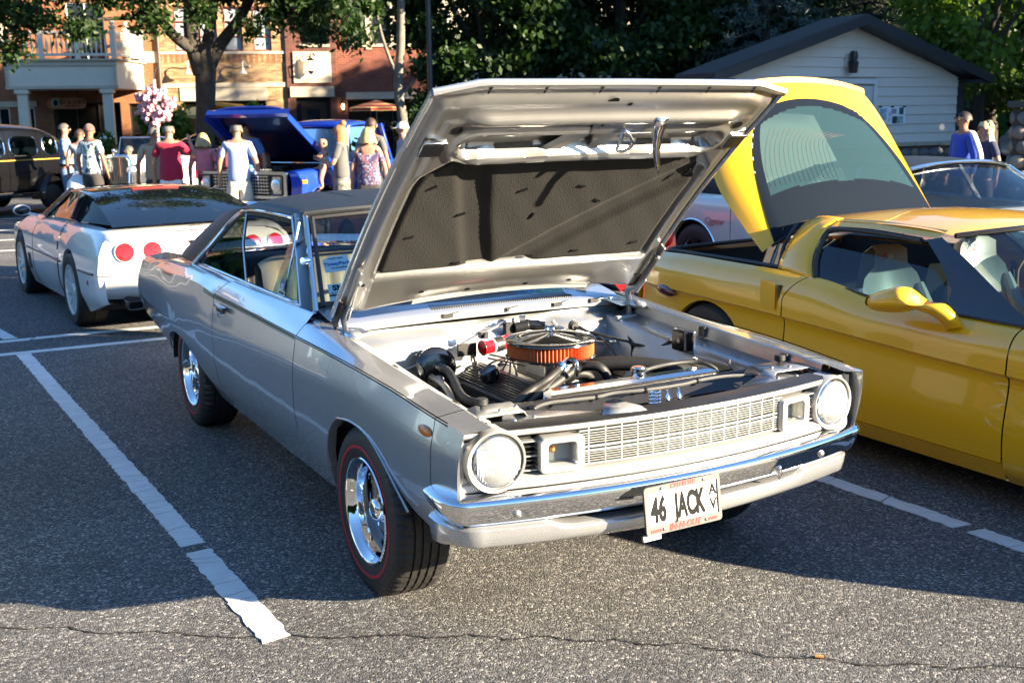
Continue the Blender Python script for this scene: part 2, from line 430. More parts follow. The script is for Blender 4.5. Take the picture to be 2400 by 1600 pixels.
# ------------------------------------------------------------------ the silver car (its own frame = world: x right, y to its tail, z up, front axle at y=0)
car = thing('silver_car', 'silver two-door hardtop with black vinyl roof and open hood in the foreground', 'car')
FY = lambda x: -.885 + .17 * x * x            # plan curve of the nose
xb = pch((-.86, .832), (-.5, .846), (.2, .851), (2.0, .851), (2.4, .857), (3.2, .85), (4.0, .81), (4.4, .79))
zb = pch((-.86, .822), (-.69, .834), (-.3, .861), (.15, .874), (.67, .879), (1.6, .886), (2.05, .886), (2.38, .912), (2.7, .905), (3.04, .891), (3.83, .868), (4.4, .84))
xc_ = pch((-.86, .842), (-.4, .868), (.2, .873), (3.0, .873), (3.8, .842), (4.4, .80))
zc_ = pch((-.86, .616), (-.37, .590), (.36, .571), (.67, .562), (1.96, .541), (2.75, .575), (3.3, .598), (4.4, .62))
xr = pch((-.86, .775), (-.4, .80), (.4, .805), (3.0, .805), (4.4, .77))
zr = pch((-.86, .425), (-.55, .40), (.35, .292), (2.3, .30), (2.9, .34), (3.4, .38), (3.95, .437), (4.4, .50))
zrid = pch((-.86, .824), (-.74, .834), (-.61, .846), (-.32, .860), (.0, .880), (.29, .901), (.7, .930), (1.3, .947), (2.0, .952), (2.68, .949), (3.2, .937), (4.0, .890), (4.4, .868))
rows_base = [(xr, zr, False), (lambda y: xc_(y) - .022, lambda y: zr(y) + .5 * (zc_(y) - zr(y)), False), (xc_, zc_, True),
             (lambda y: .5 * (xb(y) + xc_(y)) + .010, lambda y: .48 * zc_(y) + .52 * zb(y), False), (xb, zb, True)]
rid = (lambda y: xb(y) - .048, zrid, False)
rows_f = rows_base + [(lambda y: xb(y) - .030, lambda y: .35 * zb(y) + .65 * zrid(y), False), (lambda y: xb(y) - .058, lambda y: zrid(y) + .002, False), (lambda y: .738, lambda y: zrid(y) + .007, False)]
rows_d = rows_base + [(lambda y: xb(y) - .020, lambda y: zb(y) + .45 * (zrid(y) - zb(y)), False), (lambda y: xb(y) - .050, lambda y: zrid(y), False), (lambda y: .765, lambda y: .968, False), (lambda y: .748, lambda y: .968, False)]
qx = pch((2.0, .748), (2.8, .735), (3.4, .66), (4.4, .64)); qz = pch((2.0, .968), (2.7, .970), (3.3, .948), (4.4, .885))
rows_q = rows_base + [(lambda y: xb(y) - .022, lambda y: zb(y) + .5 * (zrid(y) - zb(y)), False), rid, (lambda y: .5 * (xb(y) - .05 + qx(y)), lambda y: .5 * (zrid(y) + qz(y)) + .002, False), (qx, qz, False)]
arch_f = [(-.84, .425), (-.62, .385), (-.547, .41), (-.449, .462), (-.339, .546), (-.271, .597), (-.2, .632), (-.125, .656), (-.03, .668), (.06, .667), (.14, .655), (.2, .640), (.28, .575), (.345, .469), (.375, .40), (.40, .30), (.45, .285), (2.0, .285)]
arch_r = [(1.9, .285), (2.2, .305), (2.258, .352), (2.35, .388), (2.444, .42), (2.577, .475), (2.70, .512), (2.819, .535), (2.95, .545), (3.08, .535), (3.16, .508), (3.21, .46), (3.235, .40), (3.28, .372), (3.4, .37), (4.4, .37)]
zlf = lin(*arch_f); zlr = lin(*arch_r)
cols_f = sorted(set(span(-.655, -.55, 8) + [y for y, z in arch_f if -.65 < y < .69] + span(-.55, .42, 64) + span(.42, .705, 8)))
cols_r = sorted(set(span(2.047, 2.2, 5) + [y for y, z in arch_r if 2.05 < y < 4] + span(2.2, 3.3, 70) + span(3.3, 4.13, 24)))
def sh_front(y, z):
    k = min(max((-y - .5) / .34, 0), 1)
    return k * max(0, .82 - z) * .18
def sh_tail(y, z):
    k = max(0, (y - 3.6) / .53) ** 2
    f = np.interp(z, [.40, .47, .56, .70, .88], [.0, .10, .18, .14, .0])
    return k * f
def gap_top(y, z):                                                  # rear shut line of the door leans forward near the sill
    return -.0 if z < .89 else -(z - .89) ** 1.15 * 2.2
def door_sh(y, z): return max(0, (y - 1.2) / .84) * gap_top(y, z)
def quart_sh(y, z): return max(0, 1 - (y - 2.047) / .5) * gap_top(y, z) + sh_tail(y, z)
for sd in (-1, 1):
    skin('fender', silver, car, sd, cols_f, rows_f, zlf, shear=sh_front)
    skin('fender_extension', silver, car, sd, span(-.845, -.660, 12), rows_f, zlf, shear=sh_front)
    dr = skin('door', silver, car, sd, span(.712, 2.040, 34), rows_d, zlf, shear=door_sh)
    skin('quarter_panel', silver, car, sd, cols_r, rows_q, zlr, shear=quart_sh)
    # door furniture
    M = TM((sd * .862, 1.86, .848), (0, 0, 0))
    b = MB(); b.box((sd * .872, 1.85, .850), (.022, .19, .014)); b.box((sd * .880, 1.81, .842), (.02, .11, .026)); b.build('door_handle', black_gloss if sd < 0 else chrome, dr, bev=.004)  # near handle black: dark reflections in its chrome put into the colour
    MB().cyl((sd * .858, 1.905, .800), (sd * .874, 1.905, .800), .012, 14).build('keyhole', chrome, dr)
    # twin black coach lines along the belt crease
    for dz in (-.004, .006):
        MB().tube([(sd * (xb(y) + .0015 - abs(dz) * .2), y, zb(y) + dz) for y in span(-.74, .70, 40)], .0022, 5).build('coach_line', ink, car)
        MB().tube([(sd * (xb(y) + .0015 - abs(dz) * .2), y, zb(y) + dz) for y in span(.72, 2.03, 40)], .0022, 5).build('coach_line', ink, car)
    # arch lips
    lip = [(sd * (np.interp(z, [.3, .45, .6, .7], [.80, .855, .872, .87]) + .002), y, z) for y, z in arch_f if -.46 < y < .39]
    MB().tube(lip, .0045, 6, sub=3).build('arch_lip', silver, car)
    lip = [(sd * (np.interp(z, [.3, .45, .6, .7], [.80, .848, .866, .87]) + .002), y, z) for y, z in arch_r if 2.22 < y < 3.25]
    MB().tube(lip, .0045, 6, sub=3).build('arch_lip', silver, car)
    # marker lamp
    b = MB(); b.sph((sd * .853, -.60, .782), (.012, .050, .019), 16, 8); b.build('side_marker', amber if sd < 0 else amber, car)
    # dark wheel housings
    for yc, rr in ((0, .46), (2.82, .40)):
        b = MB(); arc = [(yc + rr * math.cos(a), .34 + rr * math.sin(a) * .74) for a in span(-.0, PI + .0, 18)]
        b.grid([[(sd * x, y, z) for y, z in arc] for x in (.835 if yc else .80, .52)])
        b.poly([(sd * .52, y, z) for y, z in arc]); b.build('wheel_housing', int_dark, car, sm=0)
MB().box((0, 1.2, .34), (1.30, 1.9, .10)).box((0, 3.3, .42), (1.1, 1.5, .12)).build('underbody', int_dark, car, sm=0)
# slim chrome end of the rear bumper, tail closing panel and boot lid
b = MB(); b.tube([(-.76, 4.16, .56), (-.775, 4.25, .58), (-.74, 4.31, .58), (-.5, 4.36, .60), (.5, 4.36, .60), (.74, 4.31, .58), (.76, 4.16, .56)], .042, 10, sub=4, flat=1.2); b.build('rear_bumper', chrome, car)
b = MB(); b.grid([[(x, 4.13 + f, z) for x in span(-.78, .78, 9)] for z, f in ((.87, 0), (.72, .13), (.60, .17), (.47, .08))]); b.build('tail_panel', silver, car)
b = MB(); b.grid([[(x * w, y, z - .035 * (x) ** 4) for x in span(-1, 1, 21)] for y, z, w in ((3.35, .955, .64), (3.6, .945, .64), (3.9, .925, .64), (4.10, .905, .64), (4.13, .88, .64), (4.135, .84, .64))]); b.build('boot_lid', silver, car)
b = MB(); b.box((-.30, 3.92, .955), (.42, .30, .012), (.10, 0, 0)); b.build('boot_lid_spoiler', black_gloss, car, bev=.004)

# ---- nose: surround, grille, lamps
b = MB()
def nose_strip(mb, x0, x1, prof, n=40):                               # prof: (dy, z)
    return mb.grid([[(x, FY(x) + dy, z) for dy, z in prof] for x in span(x0, x1, n)])
nose_strip(MB(), -.815, .815, [(.03, .655), (.0, .650), (-.014, .640), (-.012, .625), (-.004, .612), (.04, .606)]).build('grille_lower_panel', argent, car)
nose_strip(MB(), -.815, .815, [(.02, .786), (-.002, .786), (-.008, .793), (-.004, .803), (.03, .806)]).build('grille_upper_trim', argent, car)
nose_strip(MB(), -.79, .79, [(-.003, .8065), (.012, .812), (.085, .812), (.10, .80)]).build('grille_header', black_satin, car)
for sd in (-1, 1):
    # outer end of the surround
    b = MB(); b.grid([[(sd * (x), FY(.80) + dy, z) for z in (.61, .63, .70, .76, .80)] for x, dy in ((.805, .05), (.806, -.006), (.822, -.010), (.832, .0), (.833, .05))]); b.build('lamp_surround', argent, car)
gr = MB(); nose_strip(gr, -.42, .42, [(.055, .60), (.055, .81)], 14); gr = gr.build('grille', int_dark, car, sm=0)  # dark sheet behind the bars puts the shade of the gaps into colour
for z, h in ((.777, .005), (.767, .0022), (.759, .0022), (.751, .0022), (.743, .0022), (.735, .0022), (.723, .007), (.709, .007), (.699, .0022), (.691, .0022), (.683, .0022), (.675, .0022), (.665, .006)):
    nose_strip(MB(), -.425, .425, [(.004, z - h / 2), (-.001 - h * .3, z - h / 2), (-.001 - h * .3, z + h / 2), (.004, z + h / 2)], 18).build('bar', argent, gr)
nose_strip(MB(), -.425, .425, [(.008, .715), (-.001, .715)], 18)
for x in span(-.39, .39, 14):
    MB().box((x, FY(x) + .005, .722), (.0028, .006, .125)).build('upright', argent, gr, sm=0)
def superpts(w, h, r, n=6):
    out = []
    for cx, cz, a0 in ((w - r, h - r, 0), (-w + r, h - r, 90), (-w + r, -h + r, 180), (w - r, -h + r, 270)):
        out += [(cx + r * math.cos(R(a0 + 90 * k / n)), cz + r * math.sin(R(a0 + 90 * k / n))) for k in range(n + 1)]
    return out
for sd in (-1, 1):
    # turn signal: square bezel with a recessed lamp
    cx = sd * .490; ang = math.atan(.34 * cx)
    T = TM((cx, FY(cx) - .012, .712), (0, 0, ang)) @ TM(rot=(PI / 2, 0, 0))     # local x right, y up, z towards viewer
    ts = thing('turn_signal', None, None); ts.parent = car
    b = MB(T); ro = superpts(.078, .059, .018); ri = superpts(.047, .037, .014); rb = superpts(.040, .030, .012)
    b.grid([[(x, y, -.05) for x, y in ro], [(x, y, .0) for x, y in ro], [(x * .96, y * .95, .008) for x, y in ro], [(x * 1.08, y * 1.08, .006) for x, y in ri], [(x, y, .0) for x, y in ri], [(x, y, -.048) for x, y in rb]], cv=True)
    b.build('bezel', argent, ts, sm=40)
    MB(T).poly([(x * 1.02, y * 1.02, -.045) for x, y in rb]).build('lamp_back', mat('lamp back', (.50, .50, .48), .3), ts, sm=0) if 'lamp back' not in MT else MB(T).poly([(x * 1.02, y * 1.02, -.045) for x, y in rb]).build('lamp_back', MT['lamp back'], ts, sm=0)
    MB(T).sph((-.024 * 1, .012, -.03), (.012, .012, .014)).build('bulb', amber, ts)
    MB(T).poly([(x * 1.02, y * 1.02, -.018) for x, y in rb]).build('lens', clear_g, ts, sm=0)
    # black fin panel between signal and headlamp
    fp = MB()
    x0, x1 = sorted((sd * .566, sd * .64))
    nose_strip(fp, x0, x1, [(.045, .65), (.045, .79)], 4); fp = fp.build('fin_panel', int_dark, car, sm=0)
    for z in (.665, .682, .698, .712, .727, .744, .760):
        nose_strip(MB(), x0, x1, [(.03, z - .002), (.002, z - .002), (.002, z + .002), (.03, z + .002)], 5).build('fin', argent if z in (.665, .712, .76) else black_satin, fp)
    # headlamp
    hl = thing('headlight', None, None); hl.parent = car
    cx = sd * .708
    T = TM((cx, FY(cx) - .004, .711), (0, 0, sd * .10)) @ TM(rot=(PI / 2, 0, 0))
    MB().lathe([(.105, -.06), (.104, .010), (.099, .022), (.093, .020), (.0895, .004), (.089, -.03)], 44, T).build('bezel', argent, hl)
    MB().lathe([(.0895, -.02), (.0895, .012), (.083, .018), (.080, .012)], 40, T).build('retaining_ring', chrome, hl)
    MB().lathe([(.082, .008), (.080, .020), (.066, .031), (.045, .038), (.02, .042), (.001, .043)], 40, T).build('lens', MT.get('lampg') or glass('lampg', (.92, .95, .96), .6, .08, body=.30, bodycol=(.62, .64, .66)), hl)
    MB().lathe([(.082, .010), (.070, -.02), (.045, -.048), (.02, -.056), (.001, -.056)], 40, T).build('reflector', refl, hl)
    b = MB(T)                                                        # prism flutes of the sealed beam
    for k in range(-8, 9):
        x = k * .0088; h = math.sqrt(max(0, .076 ** 2 - x * x))
        b.tube([(x, -h, .019 + .018 * (1 - (h / .078) ** 2)), (x, -h * .3, .032 + .006 * (1 - abs(x) / .08)), (x, h * .25, .034 + .006 * (1 - abs(x) / .08))], .0016, 4, sub=2)
    for k in (-3, -1, 1, 3, 4):
        y = k * .016; h = math.sqrt(max(0, .074 ** 2 - y * y)); b.tube([(-h, y, .02), (0, y, .036), (h, y, .02)], .0014, 4, sub=3)
    b.build('prism_ribs', lens, hl)
    # rim grille outboard of the lamp
    b = MB(TM((sd * .79, FY(.79) + .004, .711)) @ TM(rot=(PI / 2, 0, 0)))
    ro = superpts(.030, .066, .022); ri = superpts(.018, .052, .014)
    b.grid([[(x, y, -.03) for x, y in ro], [(x, y, .008) for x, y in ro], [(x, y, .008) for x, y in ri], [(x, y, -.03) for x, y in ri]], cv=True); rg = b.build('side_grille', argent, hl, sm=40)
    for z in span(.672, .75, 9): MB().box((sd * .79, FY(.79) + .012, z), (.034, .02, .003)).build('fin', argent, hl, sm=0)
nose_strip(MB(), -.82, .82, [(.065, .60), (.065, .81)], 20).build('nose_backing', int_dark, car, sm=0)

# ---- bumper and valance
def plan(k, off, end, r):                                             # plan curve of a wrap-round part: k -1..1 -> point, outward normal
    pts_ = [(x, FY(x) - off) for x in span(0, end - r, 30)]; x0, y0_ = pts_[-1]
    pts_ += [(x0 + r * math.sin(a), y0_ + r * 1.5 * (1 - math.cos(a))) for a in span(.12, PI / 2, 10)] + [(end, y0_ + r * 1.5 + .03), (end - .004, y0_ + r * 1.5 + .07)]
    n_ = len(pts_) - 1; i = min(int(abs(k) * n_), n_ - 1); t = abs(k) * n_ - i
    p = np.array(pts_[i]) * (1 - t) + np.array(pts_[i + 1]) * t
    j0, j1 = max(i - 1, 0), min(i + 2, n_); d = np.array(pts_[j1]) - np.array(pts_[j0]); d /= np.linalg.norm(d); nn = np.array([d[1], -d[0]])
    if abs(k) < .02: nn = np.array([0, -1.])
    sg = 1 if k >= 0 else -1
    return (sg * p[0], p[1]), (sg * nn[0], nn[1])
bp = []
for k in span(-1, 1, 83):
    c, n_ = plan(k, .07, .893, .085); e = max(0, abs(k) - .72) / .28
    bp.append([(c[0] - n_[0] * d, c[1] - n_[1] * d, z + .012 * e - (z - .585) * .25 * e) for d, z in ((.062, .609), (.030, .606), (.012, .600), (.003, .593), (0, .585), (.002, .575), (.010, .552), (.020, .530), (.028, .514), (.055, .508))])
MB().grid(bp).build('front_bumper', chrome, car, sm=60)
bump = car.children[-1]
for x in (-.665, -.21, .60):
    y = FY(x) - .062; MB().sph((x, y + .004, .548), (.0145, .011, .0145), 14, 8).build('bumper_bolt', dullm, bump)
# bright cut-out edges beside the plate
for x, t in ((.37, .4),): MB().sph((x, FY(x) - .056, .525), (.012, .010, .028), 10, 8).build('cutout_edge', chrome, bump)
def vtop(x): return np.interp(abs(x), [0, .455, .50, .545, .9], [.478, .478, .482, .500, .506])
vp = []
for k in span(-1, 1, 121):
    c, n_ = plan(k, .03, .848, .10); a = abs(c[0]); zt = vtop(a); zl_ = .428 - .012 * (1 - a / .845)
    if abs(k) > .9: zl_ -= (abs(k) - .9) * .3
    vp.append([(c[0] - n_[0] * d, c[1] - n_[1] * d, z) for d, z in ((.05, zt + .004), (.006, zt), (-.006, zt - .012), (-.004, zt - .03), (.004, zl_ + .012), (.018, zl_), (.10, zl_ + .004))])
MB().grid(vp).build('front_valance', silver, car, sm=50)
nose_strip(MB(), -.80, .80, [(.035, .61), (.035, .45)], 20).build('bumper_backing', int_dark, car, sm=0)
b = MB(); b.grid([[(x, FY(x) + dy, z) for x in span(-.62, .1, 12)] for dy, z in ((.10, .425), (.12, .41), (.2, .405), (.3, .42))]); b.build('chin_crossmember', black_satin, car)

# ---- licence plate with a printed frame
pl = thing('license_plate', None, None); pl.parent = car
TP = TM((-.105, -.985, .513), (R(-8), 0, R(1.5))) @ TM(rot=(PI / 2, 0, 0))
b = MB(TP); ro = superpts(.1575, .079, .012); b.poly([(x * .985, y * .97, 0) for x, y in ro], (0, 0, -1), .002); b.build('plate', white_pl, pl, sm=0)
b = MB(TP)
ri = []
for x, y in ro:
    ri.append((max(-.146, min(.146, x)), max(-.052, min(.060, y))))
b.grid([[(x, y, -.004) for x, y in ro], [(x, y, .005) for x, y in ro], [(x, y, .005) for x, y in ri], [(x, y, .001) for x, y in ri]], cv=True)
b.build('plate_frame', mat('frame metal', (.075, .075, .075), .5), pl, sm=30)
# shaped white corners of the plate showing over the frame
TT = lambda x, y, z=.0012: TP @ TM((x, y, z))
text('characters', '46', .112, ink, pl, TT(-.100, -.004), sx=.55, bold=.0045)
text('characters', 'JACK', .112, ink, pl, TT(.028, -.004), sx=.48, bold=.0045)
text('characters', 'A', .052, ink, pl, TT(.127, .028), sx=.85, bold=.0012)
text('characters', 'V', .052, ink, pl, TT(.127, -.022), sx=.85, bold=.0012)
text('frame_lettering', 'IN-N-OUT', .030, red_ink, pl, TT(.0, -.0655, .006), sx=.95, shear=.25, bold=.0012)
text('frame_lettering', 'CALI STYLE', .020, red_ink, pl, TT(.0, .0695, .006), sx=1.0, shear=.2, bold=.0012)
b = MB(TP)
for k in range(6): b.box((-.138 + k * .0075, -.0665, .006), (.004, .009, .001)); b.box((.095 + k * .0075, -.0665, .006), (.004, .009, .001))
b.build('frame_marks', red_ink, pl, sm=0)
for x in (-.088, .088):
    for y in (-.066, .068): MB(TP).sph((x, y, .006), (.0055, .0055, .004), 10, 6).build('screw', alloy, pl)
MB(TP).box((-.13, -.088, -.01), (.07, .018, .012)).build('plate_bracket', dullm, pl, sm=0)

# ---- wheels
def tyre_parts(w, parent, outer=1, tread=True, red=True, rim='dish'):
    """axle along x, outer face +x"""
    hw = .108
    prof = [(.198, -.098), (.235, -.112), (.275, -.115), (.304, -.106), (.319, -.092), (.3255, -.076)]
    gx = (-.048, -.016, .016, .048)
    for g in gx: prof += [(.327, g - .005), (.318, g - .004), (.318, g + .004), (.327, g + .005)]
    prof += [(.3255, .076), (.319, .092), (.304, .106), (.275, .115), (.250, .1142), (.235, .112), (.212, .104), (.198, .098)]
    n = 216; P = []
    for r, x in prof:
        row = []
        for k in range(n):
            a = 2 * PI * k / n; rr = r
            if tread and .30 < r < .326 and abs(x) > .07 and k % 4 == 0: rr -= .006
            elif tread and r > .326 and (k + int(x * 150)) % 5 == 0: rr -= .004
            row.append((x, rr * math.cos(a), rr * math.sin(a)))
        P.append(row)
    t = MB().grid(P, cv=True).build('tyre', tyre_m, w, sm=28)
    if red:
        MB().grid([[(x, r * math.cos(2 * PI * k / 96), r * math.sin(2 * PI * k / 96)) for k in range(96)] for r, x in ((.2415, .1145), (.2425, .1155), (.2515, .1160), (.2525, .1150))], cv=True).build('red_line', redline_m, w)
    return t
wh = thing('wheel', None, None); wh.parent = car; wh.location = (-.735, 0, .3235); wh.rotation_euler = (0, 0, PI)
tyre_parts(wh, car)
def ring(prof, n=72): return MB().grid([[(x, r * math.cos(2 * PI * k / n), r * math.sin(2 * PI * k / n)) for k in range(n)] for r, x in prof], cv=True)
ring([(.196, .085), (.203, .098), (.2065, .107), (.203, .111), (.197, .110), (.193, .104), (.189, .090), (.182, .084), (.178, .070), (.174, .020), (.168, -.012), (.160, -.02)]).build('rim', chrome, wh, sm=50)
# pressed centre disc with five slots
pts = []; n = 150; rads = span(.171, .052, 20)
xs = [np.interp(r, [.05, .075, .095, .13, .155, .172], [.034, .030, .022, .012, .004, -.012]) for r in rads]
b = MB(); keep = []
V = [[(xs[i], r * math.cos(2 * PI * k / n), r * math.sin(2 * PI * k / n)) for k in range(n)] for i, r in enumerate(rads)]
b.v = [p for row in V for p in row]
for i in range(len(rads) - 1):
    for k in range(n):
        r = (rads[i] + rads[i + 1]) / 2; a = (k + .5) / n * 5 % 1 - .5
        if ((abs(r - .133) / .021) ** 3 + (abs(a) / .24) ** 3) < 1: continue
        b.f.append((i * n + k, i * n + (k + 1) % n, (i + 1) * n + (k + 1) % n, (i + 1) * n + k))
b.build('wheel_centre', gunm, wh, sm=40, solid=.006, off=1)
ring([(.165, -.05), (.02, -.05)], 40).build('brake_drum', int_dark, wh)
ring([(.056, .030), (.054, .040), (.046, .044), (.043, .062), (.038, .074), (.026, .080), (.001, .082)], 48).build('hub_cap', chrome, wh, sm=50)
for k in range(5):
    a = 2 * PI * (k + .5) / 5; MB().cyl((.022, .072 * math.cos(a), .072 * math.sin(a)), (.046, .072 * math.cos(a), .072 * math.sin(a)), .0085, 6).build('lug_nut', chrome, wh)
MB().cyl((.085, .17, .055), (.100, .146, .05), .0045, 8).build('valve_stem', black_gloss, wh)
for x, y, rz in ((.735, 0, 0), (-.72, 2.82, PI), (.72, 2.82, 0)):
    w2 = copy_tree(wh, car); w2.location = (x, y, .3235); w2.rotation_euler = (.35 * y, 0, rz)
# ---- roof, pillars, glass
# windscreen corners: base (+-.72,.80,.975) top (+-.585,1.285,1.335)
def ws(u, v):                                                        # u -1..1 across, v 0 base..1 top
    x = u * (.725 + (.590 - .725) * v); y = .80 - .0 + (1.275 - .80) * v - (1 - u * u) * (.13 - .05 * v); z = .968 + (1.338 - .968) * v + (1 - u * u) * (.0 + .028 * v)
    return Vector((x, y, z))
G = [[ws(u, v) for u in span(-.97, .97, 25)] for v in span(.0, .97, 9)]
MB().grid(G).build('windscreen', clear_g, car, sm=80)
b = MB(); b.tube([ws(-1, v) for v in span(-.02, 1, 6)] + [ws(u, 1.0) for u in span(-1, 1, 20)] + [ws(1, v) for v in span(1, -.02, 6)], .013, 8, flat=.8); b.build('windscreen_trim', chrome, car)
b = MB(); b.tube([ws(-.955, v) for v in span(.03, .96, 6)] + [ws(u, .955) for u in span(-.955, .955, 20)] + [ws(.955, v) for v in span(.96, .03, 6)], .011, 6); b.build('windscreen_gasket', rubber, car)
# roof skin: stations front to back, edge + crown
ye = [1.275, 1.40, 1.6, 1.9, 2.15, 2.35, 2.55, 2.72]
ew = [.594, .612, .620, .624, .620, .612, .602, .595]
ez = [1.350, 1.352, 1.354, 1.350, 1.332, 1.305, 1.270, 1.235]
cz = [1.370, 1.388, 1.402, 1.405, 1.390, 1.366, 1.325, 1.275]
P = []
for y, w, e, c in zip(ye, ew, ez, cz):
    row = [(-w - .012, y + .0, e - .045), (-w - .014, y, e - .022)]
    for u in span(-1, 1, 25):
        yy = y - (1 - u * u) * .07 * max(0, 1 - (y - 1.275) / .5)
        row.append((u * w, yy, e + (c - e) * (1 - abs(u) ** 2.6)))
    row += [(w + .014, y, e - .022), (w + .012, y, e - .045)]
    P.append(row)
P2 = [[tuple(q) for q in smooth_line([P[i][j] for i in range(len(P))], 4)] for j in range(len(P[0]))]
P2 = list(map(list, zip(*P2)))
MB().grid(P2).build('vinyl_roof', vinyl, car, sm=50)
MB().tube([(u * .60, 1.272 - (1 - u * u) * .072, 1.344 + .022 * (1 - abs(u) ** 2.6)) for u in span(-1, 1, 24)], .016, 8).build('roof_front_roll', vinyl, car)
for sx in (-.26, .26):
    MB().tube([(sx, y - .0, float(np.interp(y, ye, cz)) - .004) for y in span(1.30, 2.70, 16)], .0035, 5).build('roof_seam', black_satin, car)
# C pillar
for sd in (-1, 1):
    A = smooth_line([(.752, 2.845, .962), (.735, 2.72, 1.02), (.690, 2.47, 1.165), (.650, 2.27, 1.275), (.634, 2.13, 1.318)], 4)
    B = smooth_line([(.700, 3.46, .935), (.690, 3.30, 1.01), (.650, 3.0, 1.135), (.612, 2.80, 1.215), (.598, 2.70, 1.245)], 4)
    P = [[(sd * (a[0] * (1 - t) + b_[0] * t + .020 * math.sin(PI * t)), a[1] * (1 - t) + b_[1] * t, a[2] * (1 - t) + b_[2] * t + .016 * math.sin(PI * t)) for t in span(0, 1, 9)] for a, b_ in zip(A, B)]
    MB().grid(P).build('c_pillar', vinyl, car, sm=60, solid=.02)
    MB().tube([(sd * p[0], p[1], p[2]) for p in ((.752, 2.845, .962), (.74, 3.1, .958), (.715, 3.46, .935))], .007, 6, sub=4).build('pillar_trim', chrome, car)
    # drip rail and window opening trim
    top = smooth_line([(.606, 1.285, 1.318), (.634, 1.45, 1.326), (.640, 1.75, 1.327), (.640, 2.0, 1.318), (.648, 2.16, 1.296), (.664, 2.32, 1.235), (.69, 2.47, 1.155), (.742, 2.75, 1.005), (.755, 2.84, .962)], 5)
    MB().tube([(sd * (p[0] + .012), p[1], p[2]) for p in top], .0075, 6).build('drip_rail', chrome, car)
    MB().tube([(sd * (p[0] + .002), p[1], p[2] - .018) for p in top], .012, 6).build('window_seal', rubber, car)
    # A pillar: body coloured post, its shade put into a dark blue grey, between windscreen trim and side window
    b = MB(); b.grid([[(sd * x, y, z) for x, y, z in r] for r in (((.735, .80, .965), (.765, .86, .965), (.752, .965, .97)), ((.665, 1.05, 1.16), (.695, 1.10, 1.16), (.685, 1.15, 1.16)), ((.598, 1.29, 1.345), (.624, 1.33, 1.345), (.630, 1.36, 1.335)))])
    b.build('a_pillar', mat('dark blue grey post', (.02, .026, .035), .3, .2, .6) if 'dark blue grey post' not in MT else MT['dark blue grey post'], car, sm=60)
    MB().tube([(sd * .757, .90, .972), (sd * .69, 1.125, 1.165), (sd * .634, 1.34, 1.328)], .008, 6).build('pillar_trim', chrome, car)
    # belt moulding
    MB().tube([(sd * .752, y, .972) for y in span(.93, 2.80, 12)], .006, 6).build('belt_moulding', chrome, car)
    MB().tube([(sd * .740, y, .969) for y in span(.93, 2.80, 12)], .009, 6).build('window_seal', rubber, car)
    # vent window (swung glass) with frame and division bars
    q = MB(); q.poly([(sd * .750, 1.33, .975), (sd * .742, .94, .985), (sd * .700, 1.13, 1.165), (sd * .655, 1.27, 1.262)], (sd, 0, .2), .004); q.build('vent_glass', glass('pale glass', (.72, .86, .88), .25, body=.22, bodycol=(.12, .24, .28)) if 'pale glass' not in MT else MT['pale glass'], car, sm=0)
    MB().tube([(sd * .751, 1.36, .972), (sd * .735, .92, .98)], .007, 6).build('vent_frame', chrome, car)
    MB().tube([(sd * .748, 1.17, .975), (sd * .70, 1.16, 1.16), (sd * .648, 1.20, 1.312)], .007, 6).build('division_bar', alloy, car)
    MB().tube([(sd * .742, 1.80, .972), (sd * .70, 1.97, 1.15), (sd * .645, 2.06, 1.305)], .008, 6).build('division_bar', alloy, car)
    q = MB(); q.poly([(sd * .744, 1.84, .972), (sd * .744, 2.80, .975), (sd * .672, 2.42, 1.20), (sd * .648, 2.22, 1.285), (sd * .646, 2.08, 1.303)]); q.build('quarter_glass', clear_g, car, sm=0)
    # stickers on the glass
    if sd < 0:
        MQ = frame((-.722, 2.62, 1.06), (0, -1, 0), (.28, .22, .9))
        MB(MQ).poly([(.024 * math.cos(a), .040 * math.sin(a), .004) for a in span(0, 2 * PI, 25)[:-1]]).build('sticker', red_ink, car, sm=0)
        MB(MQ).poly([(.014 * math.cos(a), .030 * math.sin(a), .0045) for a in span(0, 2 * PI, 25)[:-1]]).build('sticker', paper, car, sm=0)
        for k in (-.014, 0, .014): text('lettering', 'EEE', .013, ink, car, MQ @ TM((0, k, .005)))
        MQ = frame((-.750, 1.17, 1.010), (0, -1, 0), (.2, 0, 1))
        MB(MQ).poly([(.034 * math.cos(a), .034 * math.sin(a) + .02, .006) for a in span(-.4, PI + .4, 21)]).build('sticker', blue_ink, car, sm=0)
        b = MB(MQ)
        for k in (-.014, 0, .014): b.box((k, .016, .0068), (.007, .03, .0006))
        b.build('sticker_mark', paper, car, sm=0)
        MB(MQ).poly([(-.045, -.024, .006), (.045, -.024, .006), (.045, -.002, .006), (-.045, -.002, .006)]).build('sticker', paper, car, sm=0)
        text('lettering', 'MOPAR', .019, ink, car, MQ @ TM((0, -.013, .0068)), sx=1.15)
MB().tube([(-.7, 1.02, 1.155), (-.672, 1.03, 1.155)], .018, 12).build('door_mirror_knob', chrome, car)
MB().grid([[(x * w, y - .06 * 0, z + (1 - (x) ** 2) * .03) for x in span(-1, 1, 15)] for y, z, w in ((2.70, 1.245, .56), (3.05, 1.09, .60), (3.40, .955, .64))]).build('rear_window', clear_g, car, sm=60)

